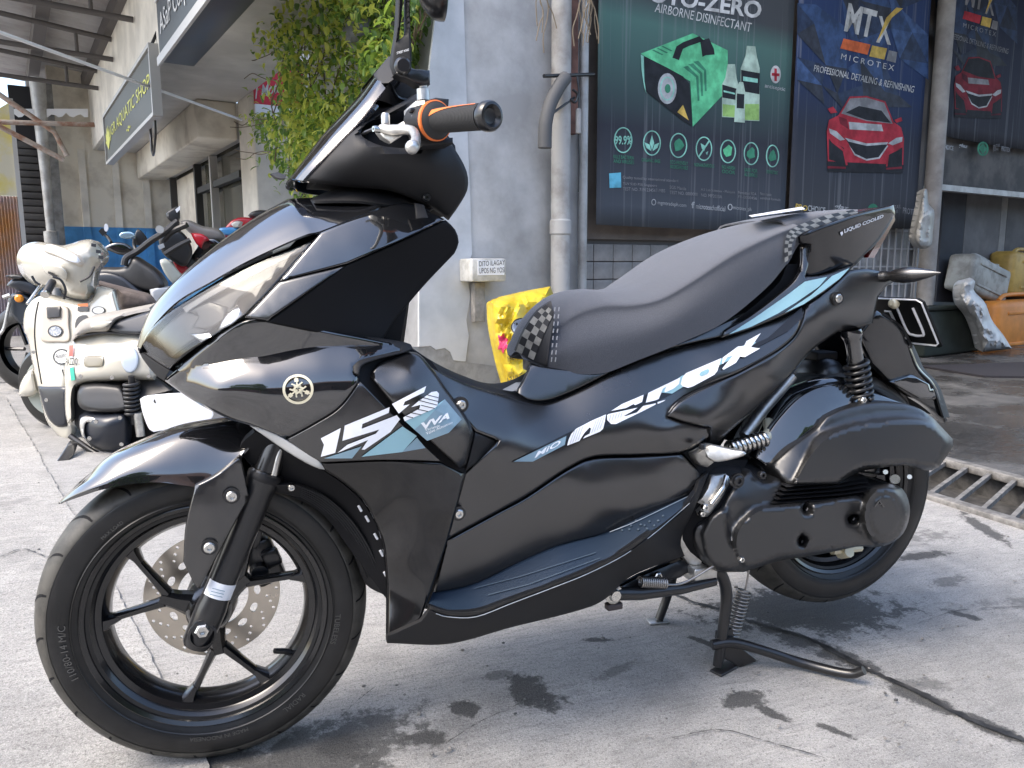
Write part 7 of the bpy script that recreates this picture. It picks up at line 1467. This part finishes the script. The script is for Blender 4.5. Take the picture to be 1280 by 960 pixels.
tube('brake_lever', [at(52, 357, 2.98), at(46, 364, 2.92), at(34, 380, 2.85)], [.010, .008, .007], M_steel, cs_, smoothpath=3)
LY = [(30, 400, 3.25), (117, 370, 3.08), (145, 365, 2.95), (60, 530, 3.1), (90, 545, 3.0), (85, 480, 3.02), (45, 450, 3.2)]; DL = Depth(LY)
tr('leg_shield', M_cream, [(39, 377), (47, 371), (60, 369), (83, 374), (112, 377), (118, 366), (121, 359), (141, 362, 1), (147, 384), (150, 392, 1), (130, 410), (108, 425), (92, 440), (83, 483), (92, 540), (88, 555, 1), (78, 550), (61, 531), (55, 517), (47, 483), (41, 458), (33, 419), (30, 415), (31, 390)], DL, cs_, thick=.12, roll=.05, edge=9)
tr('pocket_lid', M_cream2, [(52, 384), (66, 383), (84, 384), (86, 405), (86, 426), (70, 428), (52, 426), (51, 405)], DL, cs_, thick=.03, roll=.012, edge=3, off=-.02)
tr('pocket_latch', M_blk, [(58, 384, 1), (75, 383, 1), (75, 397, 1), (59, 398, 1)], DL, cs_, thick=.02, roll=.004, edge=1.5, off=-.035)
def disc_sticker(cx, cy, rx, ry, D, col, colr, off, par=cs_):
    tr('sticker', col, ell(cx, cy, rx, ry, 16), D, par, thick=.002, roll=0, edge=0, off=off); tr('sticker_print', colr, ell(cx, cy, rx*.82, ry*.82, 12), D, par, thick=.001, roll=0, edge=0, off=off-.003)
M_stk = pmat('sticker_blue_grey', (.12, .16, .22), .5, col2=(.5, .5, .5), cscale=90); M_stkw = pmat('sticker_white', (.6, .6, .58), .5)
disc_sticker(69, 414, 9.5, 7.5, DL, M_blk, M_stk, -.026); disc_sticker(123, 388, 8.5, 5, DL, M_blk, M_stkw, -.008); disc_sticker(77, 446, 11, 10, DL, M_blk, M_stkw, -.008)
tr('warning_label', M_orange, [(97, 380, 1), (110, 379, 1), (110, 383, 1), (97, 383, 1)], DL, cs_, thick=.001, roll=0, edge=0, off=-.010); tr('warning_label', M_blk, [(97, 383.4, 1), (110, 383.4, 1), (110, 389, 1), (97, 389, 1)], DL, cs_, thick=.001, roll=0, edge=0, off=-.010)
tr('key_recess', M_blk, [(94, 404), (98, 396), (108, 394), (113, 400), (104, 410), (95, 412)], DL, cs_, thick=.01, roll=0, edge=0, off=-.006)
decal_text('lettering', 'Autobot', [(69, 442), (84, 440), (84, 446), (69, 448)], DL, M_ink, cs_, off=-.016)
tube('signature', [at(78, 462, 2.98), at(80, 470, 2.98), at(83, 462, 2.98), at(84, 476, 2.98)], .004, M_ink, cs_)
tr('lower_shield', M_bluebk, [(47, 483, 1), (82, 483, 1), (84, 533, 1), (73, 534), (61, 524)], DL, cs_, thick=.02, roll=.02, edge=4, off=-.02)
tr('front_fender', M_cream, [(23, 495, 1), (26, 478), (37, 462), (42, 459, 1), (48, 491, 1), (38, 496)], [(23, 495, 3.32), (48, 490, 3.26), (30, 470, 3.30)], cs_, thick=.12, roll=.05, edge=8)
lathe('front_wheel', [(-.045, .10), (-.048, .16), (-.045, .20), (-.02, .225), (.02, .225), (.045, .20), (.048, .16), (.045, .10)], np.array([at(72, 500, 3.36)[0], 3.36, .226]), (.55, .8, 0), M_rubber, cs_, seg=40); lathe('front_rim', [(-.047, .03), (-.050, .15), (-.046, .155)], np.array([at(72, 500, 3.36)[0], 3.36, .226]), (.55, .8, 0), pmat('pale_green_rim', (.33, .36, .32), .4), cs_, seg=32)
RY = [(85, 440, 2.75), (120, 420, 2.72), (190, 430, 2.50), (195, 470, 2.48), (140, 470, 2.58), (90, 520, 2.70), (140, 445, 2.58)]; DRr = Depth(RY)
tr('rear_body', M_cream, [(82, 450), (87, 431), (97, 420), (125, 415), (150, 416), (177, 419), (188, 437), (196, 469), (194, 476, 1), (137, 477), (103, 480), (95, 484), (92, 500), (92, 525), (86, 533, 1), (82, 520), (81, 480)], DRr, cs_, thick=.28, roll=.08, edge=13, grid=7)
tr('tail_lens', pmat('pale_blue_lens', (.42, .48, .55), .10, coat=.6), ell(162.5, 450, 11, 16.5, 18), DRr, cs_, thick=.02, roll=.01, edge=3, off=-.012)
tr('rear_reflector', pmat('olive_reflector', (.22, .20, .15), .25), [(106, 446), (117, 445), (129, 446), (129.5, 452), (128, 458), (117, 459), (106, 458)], DRr, cs_, thick=.02, roll=.008, edge=2.5, off=-.012)
tr('red_stripe', pmat('stripe_red', (.65, .05, .03), .4), [(87, 432, 1), (92, 431, 1), (91, 445, 1), (86, 446, 1)], DRr, cs_, thick=.001, roll=0, edge=0, off=-.004); tr('green_stripe', pmat('stripe_green', (.03, .38, .27), .4), [(87, 460, 1), (92, 459, 1), (94, 475, 1), (89, 476, 1)], DRr, cs_, thick=.001, roll=0, edge=0, off=-.004)
decal_text('lettering', 'FAZZIO', [(82, 448), (97, 447), (97, 456), (82, 457)], DRr, M_ink, cs_, off=-.012, bold=.02)
tr('seat', pmat('grey_beige_seat', (.30, .28, .25), .6, noise=.12, nscale=9), [(88, 427, 1), (95, 410), (104, 400), (122, 395), (150, 390), (190, 382, 1), (191, 388), (165, 395), (145, 402), (136, 413), (110, 416)], [(88, 427, 2.72), (190, 385, 2.58), (130, 405, 2.62), (110, 400, 2.68)], cs_, thick=.30, roll=.05, edge=7)
tr('seat_side', M_bluebk, [(136, 413, 1), (145, 403), (165, 396), (190, 388, 1), (186, 407), (178, 418, 1), (150, 416)], [(136, 413, 2.62), (190, 388, 2.52), (178, 418, 2.5)], cs_, thick=.2, roll=.02, edge=4)
tr('grab_rail', M_cream, [(112, 410, 1), (114, 404), (130, 401), (140, 402, 1), (134, 408), (124, 411)], [(112, 410, 2.62), (140, 402, 2.56), (130, 411, 2.58)], cs_, thick=.03, roll=.012, edge=2.5)
tr('air_box', M_blk, [(97, 490), (100, 483), (115, 480), (140, 481), (152, 484), (158, 500), (158, 512), (128, 516), (104, 512), (98, 506)], [(97, 490, 2.66), (158, 500, 2.52), (128, 516, 2.56)], cs_, thick=.16, roll=.04, edge=6)
tr('transmission_cover', M_bluebk, [(99, 520), (110, 516), (130, 517), (158, 517), (163, 540), (158, 562), (140, 566), (118, 560), (104, 546)], [(99, 520, 2.66), (160, 540, 2.52), (130, 560, 2.56), (130, 538, 2.52)], cs_, thick=.18, roll=.07, edge=12)
tr('cooling_scoop', M_alu, [(101, 523), (112, 521), (125, 525, 1), (118, 530), (108, 528), (106, 545), (112, 553, 1), (103, 546)], [(99, 520, 2.62), (125, 525, 2.56), (112, 550, 2.58)], cs_, thick=.03, roll=.01, edge=2)
coil('rear_spring', at(164, 477, 2.52), at(166, 518, 2.54), .030, .008, 8, M_blk, cs_); tube('rear_shock', [at(164, 470, 2.52), at(167, 530, 2.55)], .014, M_blk, cs_)
tube('shock_mount', [at(172, 516, 2.52), at(176, 545, 2.52)], .02, M_alu, cs_)
tr('engine_case', M_blk, [(92, 484, 1), (175, 478, 1), (190, 500, 1), (190, 560, 1), (120, 566, 1), (93, 530, 1)], [(92, 484, 2.80), (190, 500, 2.68), (120, 566, 2.75)], cs_, thick=.12, roll=0, edge=0)
tr('plate_bracket', M_blk, [(160, 476, 1), (196, 474, 1), (215, 488, 1), (175, 498, 1)], [(160, 476, 2.60), (215, 488, 2.48), (175, 498, 2.5)], cs_, thick=.05, roll=.004, edge=2)
npl = tr('number_plate', M_white, [(175, 499, 1), (180, 496), (235, 491), (252, 491, 1), (263, 506), (267, 518, 1), (262, 526), (192, 540, 1), (187, 537), (178, 515)], [(175, 499, 2.46), (252, 491, 2.34), (190, 540, 2.46), (266, 522, 2.34)], cs_, thick=.012, roll=.002, edge=1.5); lathe('plate_bolt', [(0, .010), (.008, .010), (.008, 0)], at(195, 501, 2.44), (0, -1, 0), M_blackmetal, cs_, seg=8)
tr('rear_mudguard', M_blk, [(188, 520, 1), (240, 520, 1), (250, 545, 1), (215, 570, 1), (190, 560, 1)], [(188, 520, 2.62), (250, 545, 2.5), (190, 560, 2.62)], cs_, thick=.08, roll=.01, edge=3)
lathe('rear_wheel', [(-.045, .10), (-.048, .16), (-.045, .20), (-.02, .225), (.02, .225), (.045, .20), (.048, .16), (.045, .10)], np.array([at(185, 535, 2.72)[0], 2.80, .226]), (.62, .78, 0), M_rubber, cs_, seg=40)
tr('kick_stand', M_blackmetal, [(68, 580, 1), (75, 570), (86, 553, 1), (96, 556, 1), (92, 568), (82, 582, 1)], [(68, 580, 2.48), (96, 556, 2.62), (82, 582, 2.46)], cs_, thick=.04, roll=.008, edge=2)
tube('foot_bar', [at(88, 545, 2.72), at(112, 562, 2.66), at(135, 574, 2.60)], .014, M_blackmetal, cs_, smoothpath=3)
for pts, yy in (([(75, 361), (80, 369), (92, 374), (109, 376), (116, 369)], 2.94), ([(92, 441), (87, 460), (83, 483)], 2.90), ([(97, 421), (125, 416.5), (150, 417), (177, 420)], 2.50), ([(48, 377), (44, 400), (44, 430), (52, 480)], 3.08)):
    tube('panel_gap', [at(a, b, yy) for a, b in pts], .0035, M_blk, cs_, seg=5, smoothpath=4)
for pts in ([(66, 346), (76, 350), (82, 362), (80, 374)], [(118, 333), (112, 345), (100, 352)], [(50, 356), (44, 352), (40, 345)]): tube('control_cable', [at(a, b, 2.95) for a, b in pts], .006, M_blk, cs_, seg=6, smoothpath=4)
tube('mirror_stem', [at(40, 304, 3.2), at(38, 296, 3.2), at(34, 290, 3.2)], .008, M_blk, cs_) if False else None
for a, b, yy in ((101, 470, 2.60), (140, 472, 2.545), (186, 470, 2.475), (42, 440, 3.15), (58, 500, 3.02), (120, 527, 2.48), (150, 522, 2.47), (152, 555, 2.47), (112, 548, 2.52)): lathe('bolt', [(0, .010), (.008, .009), (.008, 0)], at(a, b, yy), (0, -1, 0), M_steel, cs_, seg=8)
# ================================================================== darker bikes further back
def simple_wheel(parent, x, y, axis, r=.29, name='wheel'):
    c = np.array([x, y, r]); w = lathe(name, [(-.05, r*.62), (-.055, r*.78), (-.045, r*.92), (-.02, r), (.02, r), (.045, r*.92), (.055, r*.78), (.05, r*.62), (.02, r*.58), (-.02, r*.58)], c, axis, M_rubber, parent, seg=36)
    a, b, cc = frame(axis); V, F = [], []
    tubes('spokes', [([c+.03*(b*math.cos(t)+cc*math.sin(t)), c+r*.60*(b*math.cos(t)+cc*math.sin(t))], .014) for t in np.linspace(0, 2*math.pi, 6)[:-1]], M_rim, w, seg=6); return w
bk1 = empty('parked_motorcycle', tuple(atz(170, 455)), label='black scooter with raised handlebar and mirrors parked behind the cream one', cat='scooter')
def cY(y, s=0.0): return [(100, 300, y-s*.0), (300, 300, y-s), (100, 450, y)]
tr('seat', M_blk, [(118, 336), (130, 334), (157, 332), (163, 322), (168, 320), (180, 327), (197, 339), (208, 357), (200, 366), (188, 366), (165, 361), (140, 350), (120, 346)], cY(4.2, .4), bk1, thick=.30, roll=.06, edge=8)
tr('side_body', M_bluebk, [(116, 344), (130, 339), (150, 343), (175, 362), (190, 372), (188, 420), (150, 430), (118, 420)], cY(4.18, .4), bk1, thick=.26, roll=.04, edge=6)
tr('passenger_seat', pmat('brown_wrinkled_cloth', (.13, .105, .095), .85, noise=.3, nscale=14, bump=.8, bscale=12), [(117, 352), (135, 356), (165, 364), (185, 370), (193, 380, 1), (188, 386), (150, 388, 1), (143, 364), (122, 360)], cY(3.6, .3), bk1, thick=.25, roll=.06, edge=8)
tr('front_shield', M_gloss, [(128, 314), (132, 308), (145, 303), (158, 305), (167, 313), (160, 318), (148, 318), (135, 313)], cY(4.35, .2), bk1, thick=.05, roll=.01, edge=3)
tubes('handlebar', [(cr([at(155, 332, 4.1), at(158, 322, 4.1), at(172, 314, 4.1), at(190, 300, 4.05), at(206, 290, 4.0), at(222, 276, 4.0)], 4), .020), (cr([at(205, 300, 4.05), at(215, 290, 4.0), at(234, 281, 3.95)], 4), .018)], M_blk, bk1)
tr('mirror', M_blk, [(207, 268), (216, 260), (224, 258), (225, 265), (225, 272), (219, 279), (211, 275)], cY(4.0), bk1, thick=.06, roll=.02, edge=3); tr('mirror_glass', M_white, [(219, 262), (225, 257), (225, 262), (221, 266)], cY(3.98), bk1, thick=.01, roll=0, edge=0)
tr('mirror_glass', pmat('sky_mirror', (.45, .62, .72), .08, metal=.6), ell(159, 294, 10, 4.6, 18), cY(4.2), bk1, thick=.03, roll=.006, edge=2)  # sky reflection put into the glass colour
tr('mirror', M_blk, [(123, 289), (127, 285), (132, 286), (133, 291), (128, 295)], cY(4.6), bk1, thick=.04, roll=.01, edge=2); tr('mirror_glass', M_white, ell(132.6, 284.5, 2.7, 5, 12), cY(4.55), bk1, thick=.02, roll=0, edge=0)
tube('mirror_stalk', [at(131, 293, 4.62), at(136, 298, 4.6), at(139, 303, 4.5)], .01, M_blk, bk1, smoothpath=3); tube('mirror_stalk', [at(168, 298, 4.2), at(168, 308, 4.2), at(172, 316, 4.15)], .012, M_blk, bk1, smoothpath=3)
tr('cowl', M_blk, [(168, 296), (172, 286), (176, 288), (184, 300), (178, 306), (170, 306)], cY(4.25), bk1, thick=.05, roll=.01, edge=2)
lathe('bar_end', [(0, .022), (.03, .024), (.03, 0)], at(200, 287, 3.96), (0, -1, 0), M_clear, bk1, seg=14)
simple_wheel(bk1, at(140, 420, 4.25)[0], 4.25, (.3, .95, 0)); simple_wheel(bk1, at(250, 420, 4.1)[0], 4.05, (.3, .95, 0))
bk2 = empty('parked_motorcycle', tuple(atz(240, 440)), label='red and black motorcycle partly hidden behind the glossy nose cowl', cat='motorcycle')
tr('headlamp_unit', M_blk, [(199, 294), (210, 290), (224, 288), (236, 300), (240, 318), (230, 333), (215, 326), (203, 316)], cY(4.5), bk2, thick=.2, roll=.03, edge=5); tr('dial', pmat('pale_dial', (.45, .47, .48), .3), [(197, 307, 1), (204, 304, 1), (206, 309, 1), (199, 312, 1)], cY(4.45), bk2, thick=.02, roll=0, edge=0)
tr('tank_cover', pmat('grey_fairing', (.13, .125, .12), .35), [(226, 277), (236, 275), (252, 282), (276, 288), (284, 300, 1), (262, 300), (240, 292)], cY(4.9, .3), bk2, thick=.25, roll=.04, edge=5)
tr('red_fairing', pmat('red_paint', (.38, .012, .022), .2, coat=.6), [(238, 291, 1), (254, 293), (262, 300), (256, 302), (252, 311, 1), (245, 304)], cY(4.75, .3), bk2, thick=.15, roll=.02, edge=3); tr('tail_fairing', M_gloss, [(252, 300), (268, 297), (278, 305), (262, 320), (250, 325), (240, 322), (246, 310)], cY(4.85, .3), bk2, thick=.2, roll=.03, edge=4)
tr('engine', M_engine, [(222, 312), (240, 318), (250, 330), (240, 345), (215, 350), (210, 330)], cY(4.7), bk2, thick=.25, roll=.04, edge=5)
tr('red_lower_fairing', MATS['red_paint'], [(215, 325, 1), (228, 330), (240, 340), (228, 345, 1), (222, 338)], cY(4.6), bk2, thick=.05, roll=.01, edge=2); tr('white_fairing', pmat('white_green_fairing', (.52, .55, .50), .3), [(200, 325), (206, 323), (214, 328), (224, 340), (231, 348), (220, 356), (208, 345)], cY(4.5), bk2, thick=.06, roll=.02, edge=4)
tr('fender', pmat('pale_grey_fender', (.40, .42, .44), .3), [(187, 362, 1), (200, 358), (215, 360), (206, 380, 1), (195, 385), (190, 375)], cY(4.0), bk2, thick=.15, roll=.03, edge=4)
tubes('handlebar', [(cr([at(206, 318, 4.4), at(222, 308, 4.4), at(238, 300, 4.4)], 4), .018)], M_blk, bk2)
simple_wheel(bk2, at(205, 400, 4.6)[0], 4.6, (.2, .97, 0)); simple_wheel(bk2, at(300, 400, 4.9)[0], 4.9, (.2, .97, 0))
bk3 = empty('parked_motorcycle', tuple(atz(290, 420)), label='motorcycle with red and blue seat edge furthest back by the window', cat='motorcycle')
tr('seat_panel', MATS['red_paint'], [(268, 296), (276, 290), (290, 275), (297, 272), (312, 272), (330, 280), (300, 300), (280, 304)], cY(6.0, .3), bk3, thick=.25, roll=.03, edge=3); tr('blue_panel', pmat('blue_paint', (.05, .22, .48), .25, coat=.5), [(274, 286), (290, 284), (306, 287), (300, 292), (280, 293)], cY(5.8, .3), bk3, thick=.2, roll=.02, edge=3)
tr('seat', M_blk, [(312, 267), (320, 263), (336, 264), (340, 270), (320, 273)], cY(6.0, .3), bk3, thick=.25, roll=.03, edge=3); tr('headlamp', M_clear, [(289, 280), (296, 276), (304, 278), (302, 283), (292, 284)], cY(5.75, .3), bk3, thick=.1, roll=.02, edge=2)
tr('body', M_blk, [(270, 296), (330, 278), (342, 330), (335, 385), (290, 395), (278, 345)], cY(6.1, .3), bk3, thick=.2, roll=.03, edge=3); simple_wheel(bk3, at(285, 380, 6.1)[0], 6.15, (.2, .97, 0)); simple_wheel(bk3, at(345, 380, 6.3)[0], 6.3, (.2, .97, 0))
bk4 = empty('parked_motorcycle', tuple(atz(25, 470)), label='dark blue motorcycle tail with orange indicator at the left picture edge', cat='motorcycle')
def c4(y): return [(0, 340, y), (60, 340, y-.1), (0, 460, y)]
tr('tail_cover', M_blk, [(5, 345, 1), (16, 343), (32, 345, 1), (28, 349), (14, 348)], c4(4.7), bk4, thick=.2, roll=.02, edge=2); tr('tail_body', M_bluebk, [(8, 357, 1), (14, 350), (30, 348), (46, 358), (46, 372), (34, 368), (20, 362)], c4(4.75), bk4, thick=.25, roll=.04, edge=4)
tr('side_body', pmat('navy_body', (.025, .032, .042), .35), [(11, 371), (20, 366), (34, 370), (46, 380), (46, 405), (30, 408), (18, 398), (12, 390)], c4(4.75), bk4, thick=.25, roll=.04, edge=4); lathe('indicator', [(0, .026), (.02, .026), (.03, .015), (.03, 0)], at(24.5, 373, 4.7), (0, -1, 0), pmat('amber_lens', (.85, .30, .03), .25), bk4, seg=20)
tubes('plate_bracket', [([at(4, 372, 4.7), at(13, 369, 4.7)], .015), (cr([at(12, 378, 4.7), at(9, 392, 4.7), at(5, 410, 4.7), at(0, 418, 4.7)], 3), .010)], M_alu, bk4)
simple_wheel(bk4, at(36, 420, 4.9)[0], 4.85, (.5, .85, 0), .30); simple_wheel(bk4, at(36, 420, 4.9)[0]-.7, 6.0, (.5, .85, 0), .30)
# ================================================================== across the street, seen only as reflections
ob = empty('street_building', (-3, -16, 0), label='low brown roofed building across the street, mirrored in the glossy fairing', cat='building')
box('wall', (4, -17, 2.4), (110, 4, 4.8), pmat('tan_wall', (.055, .045, .036), .85, noise=.2, nscale=1), ob)
prism('roof', [(-52, -19.6, 4.8), (-52, -14.6, 4.8), (-52, -17.2, 6.4)], (112, 0, 0), pmat('rust_roof', (.13, .065, .04), .8, noise=.3, nscale=2), ob)
for i in range(9): box('shutter', (-22+i*4.6, -14.97, 1.4), (3.4, .08, 2.6), pmat('shutter_%d' % i, (.06+.03*(i % 3), .06, .055), .6), ob)
def back_tree(x, y, h, label):
    T = empty('street_tree', (x, y, 0), label=label, cat='tree'); tube('trunk', [(x, y, 0), (x+.2, y, h*.4), (x, y+.1, h*.7)], [.25, .18, .08], M_twig, T, smoothpath=3)
    V, F = [], []
    for i in range(1500):
        t = random.random(); a = random.uniform(0, 6.28); r = random.random()**.5*2.4*math.sin(math.pi*(.12+.8*t)); c = np.array([x+r*math.cos(a), y+r*math.sin(a), h*(.35+.7*t)])
        v, f = leaf_vf(c, .5, .13, random.uniform(0, 6.28), random.uniform(-1, .6), .8); n = len(V); V += v; F += [tuple(n+k for k in g) for g in f]
    mesh('crown', V, F, LM[0], T)
back_tree(-7.5, -11, 7.5, 'tall tree across the street, mirrored dark at the tip of the fairing'); back_tree(5, -12.5, 5.5, 'smaller tree across the street, mirrored in the lower leg panel')
